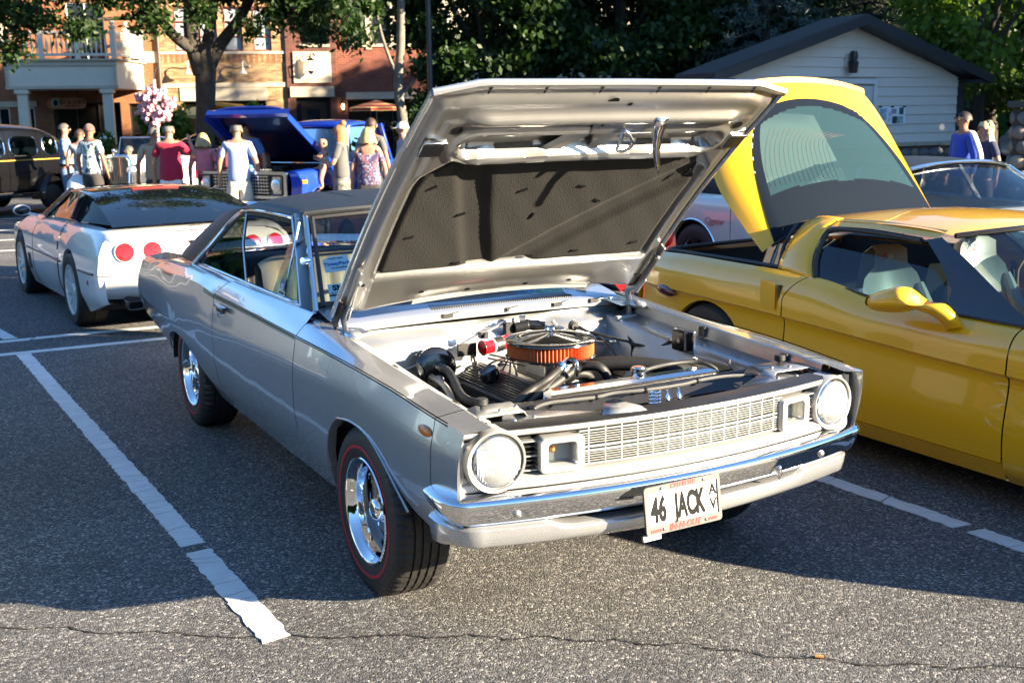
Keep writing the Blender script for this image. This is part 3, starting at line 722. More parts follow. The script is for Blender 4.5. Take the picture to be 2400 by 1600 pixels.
# ---- cabin
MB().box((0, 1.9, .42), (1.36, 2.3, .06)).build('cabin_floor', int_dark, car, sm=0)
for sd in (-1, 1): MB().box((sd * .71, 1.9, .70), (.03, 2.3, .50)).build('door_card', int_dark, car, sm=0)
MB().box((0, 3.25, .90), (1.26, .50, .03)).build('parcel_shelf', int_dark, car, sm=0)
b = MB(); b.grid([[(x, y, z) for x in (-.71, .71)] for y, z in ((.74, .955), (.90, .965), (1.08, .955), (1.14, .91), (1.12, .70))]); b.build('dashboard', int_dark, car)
def bench(name, y0, w, zs, zt, mt, par):
    seat = thing(name, None, None); seat.parent = par
    n = 14; hw = w / 2
    b = MB(); P = []
    for j, (y, z) in enumerate(((y0 + .10, zs), (y0 + .13, zs + .20), (y0 + .17, zt - .12), (y0 + .20, zt - .03), (y0 + .26, zt), (y0 + .32, zt - .03), (y0 + .34, zs))):
        row = []
        for u in span(-1, 1, n * 6 + 1):
            pl_ = abs(math.sin((u + 1) * n / 2 * PI)) ** .5
            row.append((u * hw, y - (.022 * pl_ if 0 < j < 3 else .004), z - .05 * abs(u) ** 8))
        P.append(row)
    b.grid(P); b.build('backrest', mt, seat, sm=70)
    b = MB(); P = []
    for y, z in ((y0 - .42, zs - .06), (y0 - .42, zs + .04), (y0 - .36, zs + .09), (y0, zs + .09), (y0 + .14, zs + .07)):
        P.append([(u * hw, y, z + .015 * abs(math.sin((u + 1) * n / 2 * PI)) ** .5) for u in span(-1, 1, n * 6 + 1)])
    b.grid(P); b.build('cushion', mt, seat, sm=70)
    return seat
bench('front_seat', 1.72, 1.26, .58, 1.09, tan_vinyl, car)
bench('rear_seat', 2.70, 1.22, .55, .99, mat('black seat vinyl', (.018, .018, .02), .5), car)
st = thing('steering_wheel', None, None); st.parent = car
TSW = TM((.36, 1.22, .98), (R(-62), 0, 0))
P = [[TSW @ Vector(((.19 + .012 * math.cos(c)) * math.cos(a), (.19 + .012 * math.cos(c)) * math.sin(a), .012 * math.sin(c))) for c in span(0, 2 * PI, 9)[:-1]] for a in span(0, 2 * PI, 41)[:-1]]
MB().grid(P, True, True).build('rim', black_gloss, st)
b = MB(TSW); b.box((0, 0, -.01), (.36, .04, .015)); b.cyl((0, 0, -.02), (0, 0, .02), .05); b.build('spokes', black_gloss, st)
MB().cyl((.36, 1.2, .97), (.36, .9, .86), .03).build('steering_column', int_dark, car)
# cards on the windscreen
def ws_card(u, v, w, h, rot=0):
    p = ws(u, v); q = ws(u + .02, v); t = ws(u, v + .02)
    m = frame(p, q - p, t - p); return m @ TM((0, 0, .006), (0, 0, rot))
pale = mat('pale teal card', (.38, .52, .55), .5)
MQ = ws_card(-.835, .44, 0, 0, .08)
MB(MQ).poly([(-.060, -.05, 0), (.055, -.05, 0), (.055, .05, 0), (-.03, .05, 0), (-.060, .03, 0)]).build('parking_card', pale, car, sm=0)
text('lettering', 'TinleyPark', .028, blue_ink, car, MQ @ TM((0, .0, .001)), bold=.0006); text('lettering', 'TINLEY PARK', .011, ink, car, MQ @ TM((0, .034, .001))); text('lettering', 'Life Amplified', .013, ink, car, MQ @ TM((.005, -.026, .001)))
MQ = ws_card(-.83, .16, 0, 0, .05)
MB(MQ).poly([(-.062, -.055, 0), (.066, -.055, 0), (.066, .05, 0), (-.062, .05, 0)]).build('show_card', pale, car, sm=0)
text('lettering', 'SNIFF', .044, ink, car, MQ @ TM((.008, .024, .001)), bold=.0016, sx=.95); text('lettering', 'BUT DON\'T SCRATCH', .011, ink, car, MQ @ TM((.004, -.006, .001)))
MB(MQ).box((.002, -.020, .001), (.128, .009, .0005)).build('card_band', ink, car, sm=0); text('lettering', 'HAGERTY', .016, ink, car, MQ @ TM((.004, -.040, .001)))
# a white notice inside the screen on the far side
MQ = ws_card(.42, .16, 0, 0, -.05)
MB(MQ).poly([(-.19, -.05, -.012), (.22, -.05, -.012), (.22, .14, -.012), (-.19, .14, -.012)]).build('show_card', paper, car, sm=0)
text('lettering', '72', .09, blue_ink, car, MQ @ TM((-.09, .03, -.011)), bold=.001)

# ---- cowl, firewall, inner wings
P = []
for y, z in ((.586, .893), (.586, .928), (.592, .934), (.66, .944), (.73, .956), (.79, .966), (.84, .969)):
    P.append([(x * (.70 if y < .6 else .72), y - .11 * (1 - x * x) * max(0, (y - .60) / .24), z + .012 * (1 - x * x)) for x in span(-1, 1, 31)])
MB().grid(P).build('cowl', silver, car, sm=40)
def cowl_z(x, y): return float(np.interp(y, [.592, .66, .73, .79], [.934, .944, .956, .966])) + .012 * (1 - (x / .71) ** 2)
b = MB(); n = 60
for k in range(n):
    x = -.25 + .70 * k / (n - 1)
    y0, y1 = .615, .68; b.bar((x, y0, cowl_z(x, y0) + .0035), (x, y1, cowl_z(x, y1) + .006), .0055, .006)
b.build('cowl_vent_louvres', mat('louvre shade paint', (.30, .31, .32), .4, .4), car, sm=0)
b = MB()
for k in range(n): b.box((-.246 + .70 * k / (n - 1), .648, cowl_z(0, .648) - .004), (.005, .07, .012))
b.build('cowl_vent_slots', ink, car, sm=0)
P = []
for t, (y, z) in enumerate(((.586, .893), (.60, .880), (.60, .855), (.575, .835), (.56, .80), (.555, .70), (.54, .55), (.50, .42))):
    row = []
    for x in span(-.70, .70, 57):
        bul = .05 * math.exp(-((x + .42) / .22) ** 2) + .07 * math.exp(-((x - .50) / .18) ** 2)
        rib = .012 * math.sin(x * 20) * (1 if 1 < t < 6 else 0)
        row.append((x, y - bul * (1 if 1 < t < 6 else .0) - rib * .5, z))
    P.append(row)
Ps = list(map(list, zip(*[[tuple(q) for q in smooth_line([P[i][j] for i in range(len(P))], 4)] for j in range(len(P[0]))])))
MB().grid(Ps).build('firewall', silver_bay, car, sm=60)
b = MB(); b.tube([(-.50, .49, .715), (-.30, .525, .755), (-.06, .548, .83), (.06, .552, .872)], .007, 6, sub=6); b.tube([(.30, .53, .862), (.36, .50, .80), (.52, .43, .752), (.66, .42, .758)], .009, 6, sub=6); b.build('firewall_ribs', silver_bay, car)
b = MB()
for x, z in ((-.40, .815), (-.385, .80), (-.395, .788), (-.10, .842), (-.05, .818), (.38, .80), (.44, .808), (.55, .82)): b.sph((x, .535 - (.07 if x > .3 else .05) * (.9 if abs(x) > .3 else .0), z), (.006, .004, .006), 8, 6)
b.build('firewall_bolts', dullm, car)
for x in (-.20, .10, .36, .56):
    b = MB(); b.box((x, .580, .925), (.045 if x != .10 else .014, .012, .018)); b.tube([(x, .575, .93), (x + .05, .57, .94)], .002, 5); b.build('hood_seal_clip', black_satin, car, sm=0)
for sd in (-1, 1):
    P = []
    for y in span(-.74, .56, 40):
        zt = zrid(y) + .007; dz = np.interp(y, [-.74, -.60, .3, .56], [0, 0, .0, 0])
        led = np.interp(y, [-.74, -.55, .56], [.62, .625, .61])
        dip = .05 * math.exp(-((y - .02) / .30) ** 2)
        P.append([(sd * .738, y, zt), (sd * .728, y, zt - .004), (sd * .722, y, zt - .030), (sd * .720, y, zt - .056), (sd * .70, y, zt - .062), (sd * (led + .035), y, zt - .066), (sd * led, y, zt - .070), (sd * (led - .012), y, zt - .085), (sd * (led - .03 - dip * .2), y, zt - .20), (sd * (led - .08 - dip), y, zt - .30), (sd * (led - .12 - dip), y, .40)])
    MB().grid(P).build('inner_wing', silver_bay, car, sm=50)
    for y in (-.50, -.33, -.12, .10, .30): MB().cyl((sd * .665, y, zrid(y) - .062), (sd * .665, y, zrid(y) - .050), .0085, 6).build('wing_bolt', dullm, car)
    for y in (-.035, -.545):
        MB().box((sd * .718, y, zrid(y) - .022), (.022, .042, .045)).build('hood_buffer', rubber, car, bev=.006)
    # front corner brackets with rubber stops
    b = MB(); b.grid([[(sd * x, y, z) for x, y, z in r] for r in (((.50, -.56, .800), (.52, -.70, .800)), ((.52, -.57, .828), (.54, -.70, .826)), ((.66, -.575, .832), (.70, -.70, .826)), ((.735, -.60, .822), (.735, -.74, .806)))])
    b.build('corner_bracket', silver_bay, car, solid=.004)
    b = MB(); b.grid([[(sd * x, y, z) for x, y, z in r] for r in (((.28, -.775, .806), (.30, -.815, .806)), ((.50, -.65, .812), (.56, -.78, .806)), ((.60, -.66, .808), (.66, -.765, .800)))]); b.build('corner_bracket', silver_bay, car, solid=.004)
    b = MB(); b.cyl((sd * .645, -.60, .828), (sd * .645, -.60, .84), .006, 8); b.lathe([(.001, .862), (.018, .862), (.021, .858), (.021, .842), (.017, .838), (.001, .838)], 20, TM((sd * .645, -.60, 0))); b.build('hood_stop', rubber, car)
    for x, y in ((.55, -.66), (.62, -.68), (.60, -.74), (.52, -.73)): MB().sph((sd * x, y, .834 if y > -.7 else .812), (.008, .008, .006), 8, 6).build('bracket_bolt', dullm, car)
    b = MB(); b.box((sd * .76, -.715, .79), (.09, .12, .03)); b.build('corner_shade_block', int_dark, car, sm=0)  # dark block put in for the shade of the hollow corner

# ---- engine bay contents
MB().box((.02, .10, .60), (.46, .72, .20)).box((.02, .1, .50), (.6, .9, .1)).build('engine_block', mat('engine grime', (.02, .019, .018), .6, .2, var=.4, vs=12), car, bev=.01)
for sd in (-1, 1):
    cx = .02 + sd * .215
    b = MB(TM((cx, .13, .690), (0, sd * .38, 0))); b.box((0, 0, 0), (.155, .56, .055))
    for k in range(9): b.box((-.055 + k * .0138, 0, .030), (.006, .50, .008))
    b.build('valve_cover', black_satin, car, bev=.006)
    MB(TM((cx, .13, .690), (0, sd * .38, 0))).lathe([(.001, .085), (.036, .084), (.042, .078), (.042, .045), (.030, .040), (.030, .02)], 24, TM((0, .03 if sd < 0 else -.18, 0))).build('breather_cap', black_gloss, car)
b = MB(); b.box((.02, .05, .745), (.16, .34, .05)); b.box((-.05, -.03, .79), (.13, .16, .06)); b.cyl((-.06, -.06, .80), (-.06, -.06, .85), .05); b.build('intake_and_carburettor', dullm, car, bev=.008)
ac = thing('air_cleaner', None, None); ac.parent = car; ac.location = (-.058, -.058, 0)
n = 144; P = []
for z in (.848, .908):
    P.append([((.166 + (.0065 if k % 2 else -.0045)) * math.cos(2 * PI * k / n), (.166 + (.0065 if k % 2 else -.0045)) * math.sin(2 * PI * k / n), z) for k in range(n)])
MB().grid(P, cv=True).build('pleated_filter', orange_f, ac, sm=0)
MB().lathe([(.001, .936), (.02, .934), (.11, .914), (.128, .909), (.132, .914), (.140, .917), (.170, .916), (.179, .912), (.181, .905), (.172, .902)], 72).build('lid', black_gloss, ac, sm=50)
MB().lathe([(.172, .853), (.181, .850), (.180, .842), (.15, .836), (.05, .834)], 72).build('base_pan', black_gloss, ac, sm=50)
b = MB(); b.cyl((0, 0, .93), (0, 0, .946), .008, 10); b.sph((-.014, 0, .95), (.011, .004, .008), 8, 6); b.sph((.014, 0, .95), (.011, .004, .008), 8, 6); b.build('wing_nut', chrome, ac)
# red coil on its bracket
co = thing('ignition_coil', None, None); co.parent = car
b = MB(); a0 = Vector((-.150, .36, .812)); a1 = Vector((-.012, .38, .822)); d = (a1 - a0)
MB().tube([a0, a0 + d * .02, a0 + d * .05, a0 + d * .08, a0 + d * .93, a0 + d * .95, a1], [.030, .034, .034, .0305, .0305, .034, .034], 24).build('can', redcoil, co, sm=40)
MB().tube([a0 + d * .44, a0 + d * .74], .0325, 24).build('clamp_band', black_satin, co)
MB().tube([a0 + d * .38, a0 + d * .43], .0315, 24).build('label', paper, co)
MB().box((-.20, .40, .805), (.09, .012, .055)).build('bracket', black_satin, co, bev=.003)
b = MB(); b.box((-.105, .43, .853), (.036, .03, .03)); b.cyl((-.105, .415, .855), (-.105, .40, .855), .009, 8); b.build('stud', black_satin, co)
# round black cover on firewall + heater hose and brake fittings
MB(TM((-.325, .445, .735)) @ TM(rot=(PI / 2 - .15, 0, -.15))).lathe([(.088, -.01), (.088, .004), (.080, .010), (.05, .012), (.001, .012)], 44).build('round_cover', black_gloss, car)
MB().tube([(-.308, .43, .735), (-.335, .30, .742), (-.358, .20, .725), (-.386, .10, .705), (-.400, .0, .695), (-.37, -.06, .69), (-.30, -.10, .67)], .017, 10, sub=5).build('heater_hose', rubber, car)
MB().tube([(-.318, .43, .742), (-.322, .39, .742)], .019, 10).build('hose_clamp', alloy, car)
b = MB(); b.tube([(-.36, .42, .70), (-.365, .30, .695), (-.36, .24, .66), (-.36, .2, .6)], .014, 8, sub=4); b.sph((-.352, .36, .702), (.02, .03, .016)); b.build('brake_fitting', dullm, car)
b = MB(); b.tube([(-.165, .40, .70), (-.165, .40, .76)], .012, 8); b.box((-.17, .40, .765), (.02, .02, .03)); b.build('vacuum_canister', dullm, car)
MB().tube([(-.175, .40, .79), (-.19, .34, .75), (-.22, .26, .71), (-.22, .16, .69), (-.19, .1, .68)], .0045, 6, sub=4).build('coil_wire', black_satin, car)
b = MB()
for k in range(5): b.tube([(-.16 - .0 * k, .35 - .07 * k, .70), (-.13, .33 - .06 * k, .745), (-.06, .33 - .02 * k, .765), (.0, .36, .77)], .0045, 6, sub=4)
b.build('plug_wires', black_satin, car)
b = MB(); b.tube([(-.07, .12, .77), (-.12, .36, .765)], .004, 6); b.tube([(-.03, .10, .775), (-.10, .38, .775)], .004, 6); b.build('throttle_rods', black_satin, car)
# wiper motor behind the filter
b = MB(); b.box((.09, .535, .845), (.07, .03, .06)); b.cyl((.10, .52, .85), (.16, .50, .86), .024); b.build('wiper_motor_plate', black_satin, car, bev=.003)
MB().cyl((.15, .51, .862), (.23, .485, .852), .026, 16).cyl((.20, .485, .868), (.225, .47, .862), .014).build('wiper_motor', black_gloss, car)
b = MB(); b.cyl((.13, .53, .885), (.155, .515, .885), .020, 14); b.sph((.10, .525, .88), (.012, .012, .016)); b.build('wiper_motor_bracket', dullm, car)
# distributor cap region right of the filter
b = MB(); b.cyl((.20, .20, .72), (.20, .20, .80), .036, 16); b.cyl((.20, .20, .80), (.20, .20, .822), .030, 16); b.build('distributor', mat('aged bakelite', (.07, .055, .04), .5), car, bev=.004)
# loom along the firewall
b = MB()
b.tube([(.36, .47, .838), (.44, .40, .812), (.52, .33, .785), (.575, .30, .765), (.583, .30, .71), (.55, .27, .62)], .006, 6, sub=5)
b.tube([(.575, .30, .765), (.61, .38, .80), (.625, .43, .835), (.63, .45, .845)], .005, 6, sub=5); b.tube([(.575, .30, .762), (.60, .20, .765), (.605, .10, .785), (.60, .03, .82)], .007, 6, sub=5)
b.tube([(.40, .46, .835), (.47, .36, .78), (.50, .28, .70)], .005, 6, sub=4); b.tube([(.26, .40, .835), (.33, .44, .83), (.40, .43, .80), (.50, .36, .77)], .005, 6, sub=4); b.build('wiring_loom', black_satin, car)
MB(TM((.378, .475, .838)) @ TM(rot=(PI / 2, 0, 0))).lathe([(.001, .02), (.016, .02), (.018, .014), (.024, .01), (.026, 0)], 18).build('loom_grommet', rubber, car)
b = MB(); b.box((.66, .455, .850), (.12, .028, .026)); b.build('ballast_resistor', mat('ceramic', (.45, .46, .44), .6), car, bev=.004)
ec = thing('voltage_regulator', None, None); ec.parent = car
MB().box((.603, -.06, .832), (.014, .135, .10)).build('base_plate', alloy, ec, bev=.003); MB().box((.582, -.06, .836), (.036, .085, .085)).build('case', black_gloss, ec, bev=.005)
b = MB(); b.cyl((.560, -.07, .84), (.574, -.07, .84), .011, 12); b.build('cap_screw', dullm, ec)
# radiator and its cap
ra = thing('radiator', None, None); ra.parent = car
b = MB(); b.grid([[(-.285, -.385, .742), (.475, -.385, .742)], [(-.275, -.372, .786), (.462, -.372, .786)], [(-.25, -.382, .801), (.44, -.382, .801)], [(-.265, -.425, .801), (.45, -.425, .801)], [(-.285, -.440, .790), (.468, -.440, .790)], [(-.285, -.440, .70), (.475, -.440, .70)]]); b.poly([(-.285, -.385, .70), (-.275, -.372, .786), (-.25, -.382, .801), (-.265, -.425, .801), (-.285, -.44, .79), (-.285, -.44, .70)]); b.poly([(.475, -.385, .70), (.462, -.372, .786), (.44, -.382, .801), (.45, -.425, .801), (.468, -.44, .79), (.475, -.44, .70)]); b.build('top_tank', alloy, ra)
MB().box((.09, -.41, .56), (.72, .045, .32)).build('core', black_satin, ra, sm=0)
MB(TM((.128, -.398, .80))).lathe([(.001, .040), (.026, .040), (.0275, .036), (.031, .034), (.031, .022), (.026, .018), (.024, .0)], 28).build('cap', alloy, ra)
MB(TM((.128, -.398, .8405))).poly([(.017 * math.cos(a), .017 * math.sin(a), 0) for a in span(0, 2 * PI, 19)[:-1]]).build('cap_label', mat('cap label', (.45, .2, .15), .5), ra, sm=0)
MB().box((.10, -.345, .68), (.70, .03, .22)).build('fan_shroud', black_satin, car, bev=.01)
# hoses
for nm, pts, r in (('radiator_hose', [(-.33, -.30, .69), (-.248, -.259, .735), (-.131, -.224, .775), (-.026, -.202, .812), (.018, -.235, .826), (.049, -.265, .815), (.076, -.262, .77), (.07, -.24, .70)], .019),
                   ('radiator_hose', [(-.05, -.06, .69), (.004, -.133, .768), (.061, -.139, .768), (.095, -.129, .73)], .017),
                   ('refrigerant_hose', [(-.40, -.33, .70), (-.354, -.304, .74), (-.263, -.262, .772), (-.19, -.262, .805), (-.118, -.226, .828)], .0165),
                   ('refrigerant_hose', [(-.36, -.31, .69), (-.281, -.285, .735), (-.142, -.215, .785), (-.085, -.20, .812)], .0165),
                   ('intake_duct', [(.09, -.06, .765), (.148, -.101, .792), (.248, -.181, .797), (.366, -.283, .788), (.44, -.33, .76)], .030),
                   ('overflow_hose', [(.150, -.398, .822), (.205, -.388, .826), (.304, -.364, .824), (.402, -.374, .822), (.45, -.414, .812), (.485, -.436, .775), (.49, -.44, .70)], .0085)):
    MB().tube(pts, r, 12, sub=6).build(nm, rubber, car)
b = MB(); b.tube([(-.125, -.228, .824), (-.098, -.220, .840)], .0185, 12); b.tube([(-.09, -.203, .810), (-.07, -.196, .822)], .0185, 12); b.tube([(-.100, -.221, .840), (-.085, -.226, .860), (-.068, -.246, .862), (-.064, -.262, .845), (-.064, -.258, .80)], .0095, 10, sub=5); b.build('hose_fittings', alloy, car)
MB().tube([(-.112, -.226, .834), (-.102, -.223, .845)], .0195, 12).build('hose_cap', blue_ink, car)
bt = thing('battery', None, None); bt.parent = car
MB().box((.585, -.265, .69), (.15, .24, .15)).build('case', black_satin, bt, bev=.006); MB().box((.585, -.265, .768), (.13, .20, .003)).build('label', mat('battery label', (.45, .26, .05), .5, var=.4, vs=30), bt, sm=0)
b = MB(); b.cyl((.55, -.20, .766), (.55, -.20, .79), .011); b.cyl((.62, -.33, .766), (.62, -.33, .79), .011); b.bar((.585, -.15, .785), (.585, -.38, .785), .014, .005); b.cyl((.585, -.375, .77), (.585, -.375, .81), .004, 8); b.build('terminals', dullm, bt)
# radiator support
rs = thing('radiator_support', None, None); rs.parent = car
P = [[(x, y + .015 * abs(x / .7) , z) for x in span(-.50, .72, 30)] for y, z in ((-.455, .782), (-.490, .790), (-.500, .786), (-.535, .750), (-.565, .735), (-.60, .728))]
MB().grid(P).build('panel', black_satin, rs, sm=40, solid=.003)
for x in (-.42, -.40, -.33, -.16, .02, .08, .30): MB().cyl((x, -.512, .778), (x, -.520, .772), .006, 8).build('hole', ink, rs)
b = MB()
for k in range(44): b.box((-.30 + k * .0155, -.603 + .004 * abs(k - 15) / 30, .737), (.006, .006, .020))
b.build('condenser_fins', alloy, rs, sm=0)
MB().box((.02, -.60, .742), (.72, .004, .03)).build('condenser', ink, rs, sm=0)
MB().box((.02, -.64, .705), (1.2, .22, .02)).build('splash_shield', int_dark, rs, sm=0)
P = [[(x, FY(x) + .10 + t * .06, .800 - t * .015) for x in span(-.60, .60, 24)] for t in span(0, 1, 3)]
MB().grid(P).build('header_shelf', silver_bay, car, solid=.003)
b = MB(); b.grid([[(-.33, -.838, .806), (-.155, -.865, .806)], [(-.31, -.82, .826), (-.175, -.842, .826)], [(-.275, -.765, .828), (-.195, -.78, .828)], [(-.26, -.74, .806), (-.19, -.75, .806)]]); b.build('latch_cover', argent, car, solid=.004)
sp = [(.028 + .021 * math.cos(a), -.640 + .021 * math.sin(a), .735 + .075 * a / (2 * PI * 6)) for a in span(0, 2 * PI * 6, 84)]
MB().tube(sp, .0035, 6).build('hood_pop_spring', chrome, car)
for x in (.050, .10):
    b = MB(); b.grid([[(x - .018, -.70, .765), (x + .018, -.70, .765)], [(x - .014, -.695, .795), (x + .012, -.695, .79)], [(x - .004, -.688, .822), (x + .004, -.688, .818)]]); b.build('latch_claw', alloy, car, solid=.004)
MB().box((.07, -.70, .765), (.20, .07, .012)).build('latch_plate', alloy, car, bev=.003)
wl = [(-.46, -.55, .74), (-.43, -.57, .79), (-.36, -.562, .80), (-.296, -.566, .80), (-.172, -.570, .797), (-.09, -.562, .80), (.03, -.585, .80), (.194, -.585, .80), (.268, -.578, .803), (.404, -.578, .804), (.524, -.60, .795), (.58, -.62, .78)]
MB().tube(wl, .006, 6, sub=4).build('front_loom', mat('taped loom', (.10, .10, .095), .35), car)
for p in ((-.43, -.57, .79), (-.172, -.57, .797), (.03, -.585, .80), (.268, -.578, .803), (.524, -.6, .795)): MB().sph(p, (.012, .011, .011), 8, 6).build('loom_tie', black_satin, car)
b = MB(); b.tube([(-.43, -.57, .79), (-.47, -.60, .76), (-.48, -.64, .73)], .006, 6, sub=3); b.tube([(-.42, -.575, .78), (-.39, -.63, .75), (-.36, -.68, .755)], .004, 6, sub=3); b.build('loom_branch', black_satin, car)
# wipers
for px, pts in ((.03, [(.03, .735, .975), (-.03, .77, .985), (-.13, .83, .995)]), (.60, [(.60, .725, .975), (.53, .78, .988), (.40, .85, 1.0)])):
    wp = thing('wiper', None, None); wp.parent = car
    MB().tube(pts, [.011, .010, .006], 8, flat=.6).build('arm', black_satin, wp); MB().box((px - .012, .738 if px < .1 else .728, .975), (.05, .022, .020), (0, 0, -.45)).build('pivot', black_gloss, wp, bev=.004)
    e = Vector(pts[-1]); MB().tube([e + Vector((.16, .015, -.006)), e + Vector((0, 0, .002)), e + Vector((-.30, -.03, -.008))], .006, 6).build('blade', rubber, wp)

# flyer lying on the cowl (a sheet of its own)
fl = thing('paper_flyer', 'printed paper flyer with photos lying on the cowl under the wiper of the silver car', 'flyer')
MF = frame((.325, .735, .995), (.97, -.04, .06), (.10, .62, .55)) @ TM((0, 0, 0), (0, 0, -.06))
b = MB(MF); b.grid([[(x, y, .012 * math.sin(x * 9) - (.012 if y < 0 else 0)) for x in span(-.135, .135, 9)] for y in (-.085, 0, .085)]); b.build('sheet', paper, fl)
for x, y, w, h, c in ((-.09, .04, .07, .06, (.12, .14, .16)), (-.01, .045, .07, .055, (.25, .2, .15)), (.075, .04, .08, .06, (.2, .25, .28)), (-.07, -.05, .11, .05, (.14, .32, .42)), (.06, -.05, .13, .05, (.2, .38, .3))):
    b = MB(MF @ TM((x, y, .016))); b.poly([(-w / 2, -h / 2, -.006), (w / 2, -h / 2, -.006), (w / 2, h / 2, 0), (-w / 2, h / 2, 0)]); b.build('print', mat('print %.2f' % c[0] + str(x), c, .5, var=.5, vs=40), fl, sm=0)

# ---- the raised hood: s from hinge edge to nose, n towards its underside
HO = Vector((0, .52, .995)); ES = Vector((0, -.754, .657)); EN = Vector((0, -.657, -.754))
def n0(x, s): return -.050 * math.sin(PI * min(max(s / 1.33, 0), 1)) * (1 - .25 * (x / .75) ** 2)
def HP(x, s, n=0): return HO + Vector((x, 0, 0)) + ES * s + EN * (n + n0(x, s))
hood = thing('hood', None, None); hood.parent = car
def hw(s): return .757 - .020 * s / 1.3
def smin(a): a = min(max(a, 0), 1); return a * a * (3 - 2 * a)
def rear_s(x): return .085 * (1 - (x / .75) ** 2)
def front_s(x): a = abs(x) / .735; return 1.366 - .004 * a - max(0, a - .78) / .22 * .045
NX, NS = 120, 150
def lay(s01, x01): x = x01 * hw(1.0 * s01); return x, rear_s(x) + s01 * (front_s(x) - rear_s(x))
MB().grid([[HP(*lay(j / 40, -1 + 2 * i / 40), -.0) for i in range(41)] for j in range(41)]).build('outer_skin', silver, hood, sm=40)
def pad_in(x, s):                                                    # signed inset of the felt pad outline (m, >0 inside)
    e = .632 - .03 * max(0, (s - .80)) * 6
    top = .945 + .012 * math.sin(x * 4) * 0
    d = min(e - abs(x), s - .285, top - s)
    c = (.632 - abs(x)) - .12 + (top - s) * 1.0 - .06
    return min(d, c * .7 + .06)
def rec_in(x, s):
    sc = 1.066; h = .058; w = .50
    dx = max(abs(x) - w, 0); dy = abs(s - sc - .0 * x)
    return h - math.hypot(dx, dy)
def hfun(x, s):
    w = hw(s); e = w - abs(x)
    h = .030 * smin(e / .055 - .15) + .006
    h += .012 * smin((e - .075) / .03) * (1 if s < 1.2 else .6)                 # second step of the side rails
    p = pad_in(x, s); h += (.010 - h) * smin((p + .035) / .05) * .92
    r = rec_in(x, s); h += .016 * smin((.05 - abs(r)) / .04); h += (.003 - h) * smin((r + .006) / .014)
    h += .020 * math.exp(-((s - .972) / .014) ** 2) * smin((.56 - abs(x)) / .1)   # rolled cross bars
    h += .034 * math.exp(-((s - 1.215) / .030) ** 2) * smin((.62 - abs(x)) / .12)
    f = front_s(x) - s; h *= smin(f / .085 + .0) * .9 + .1
    h += .022 * smin((.035 - f) / .02)                                          # turned nose lip
    q = s - rear_s(x); h *= smin(q / .05) * .8 + .2
    h += .012 * math.exp(-((q - .13) / .05) ** 2) * smin((.5 - abs(x)) / .1)
    return h
P = []
for j in range(NS):
    row = []
    for i in range(NX):
        x, s = lay(j / (NS - 1), -1 + 2 * i / (NX - 1)); row.append(HP(x, s, hfun(x, s)))
    P.append(row)
MB().grid(P).build('inner_frame', silver_under, hood, sm=70)
# nose lip and side edges give the panel its thickness
MB().tube([HP(u * hw(1.36) * 1.0, front_s(u * .735), .012) for u in span(-1, 1, 40)], .013, 8).build('nose_edge', silver, hood)
for sd in (-1, 1):
    MB().tube([HP(sd * (hw(s) - .004), s, .010) for s in span(.0, 1.31, 30)], .011, 6).build('side_edge', silver, hood)
for x0 in (-.55, -.34, -.12, .12, .34, .55): MB().poly([HP(x0 - .004, front_s(x0) - .004, .0285), HP(x0 + .010, front_s(x0) - .002, .0285), HP(x0 + .004, front_s(x0) - .034, .03), HP(x0 - .002, front_s(x0) - .034, .03)]).build('lip_notch', ink, hood, sm=0)
# felt pad with the frame ribs pressing through it
PX, PS = 90, 60; P = []
ribs = [((-.45, .95), (-.20, .30)), ((.62, .86), (.0, .31))]
def rib(x, s):
    t = 0
    for (xa, sa), (xb_, sb) in ribs:
        dx, ds = xb_ - xa, sb - sa; L = math.hypot(dx, ds); d = abs((x - xa) * ds - (s - sa) * dx) / L
        t = max(t, math.exp(-(d / .058) ** 6))
    return t
pm = MB(); idx = {}
for j in range(PS):
    s = .275 + (.955 - .275) * j / (PS - 1)
    half = max([x for x in span(.40, .64, 60) if pad_in(x, s) > -.004] or [.40])
    P.append([HP(u * half, s, .034 - .018 * rib(u * half, s) + .0008 * math.sin(u * 23 + s * 31) - .016 * smin((.012 - min(half - abs(u * half), s - .275, .955 - s)) / .012)) for u in span(-1, 1, PX)])
MB().grid(P).build('felt_pad', pad_m, hood, sm=75)
MB().tube([HP(u * .52, .957, .022) for u in span(-1, 1, 20)], .0035, 5).build('pad_edge_cord', mat('yellow cord', (.22, .19, .06), .8), hood)
for x, s, a in ((-.56, .80, .6), (-.36, .93, .1), (-.16, .75, .5), (.10, .76, -.2), (-.38, .62, .4), (-.05, .58, 1.4), (.22, .66, -.4), (.10, .945, 0), (.30, .945, 0), (.50, .94, 1.3), (.57, .83, 1.2), (.04, .32, 0), (.26, .33, 0), (-.30, .31, 0), (-.56, .50, .2), (.55, .36, .2)):
    MB(frame(HP(x, s, .036), Vector((math.cos(a), 0, 0)) + ES * math.sin(a), ES)).box((0, 0, 0), (.034, .010, .006)).build('pad_clip', ink, hood, sm=0)
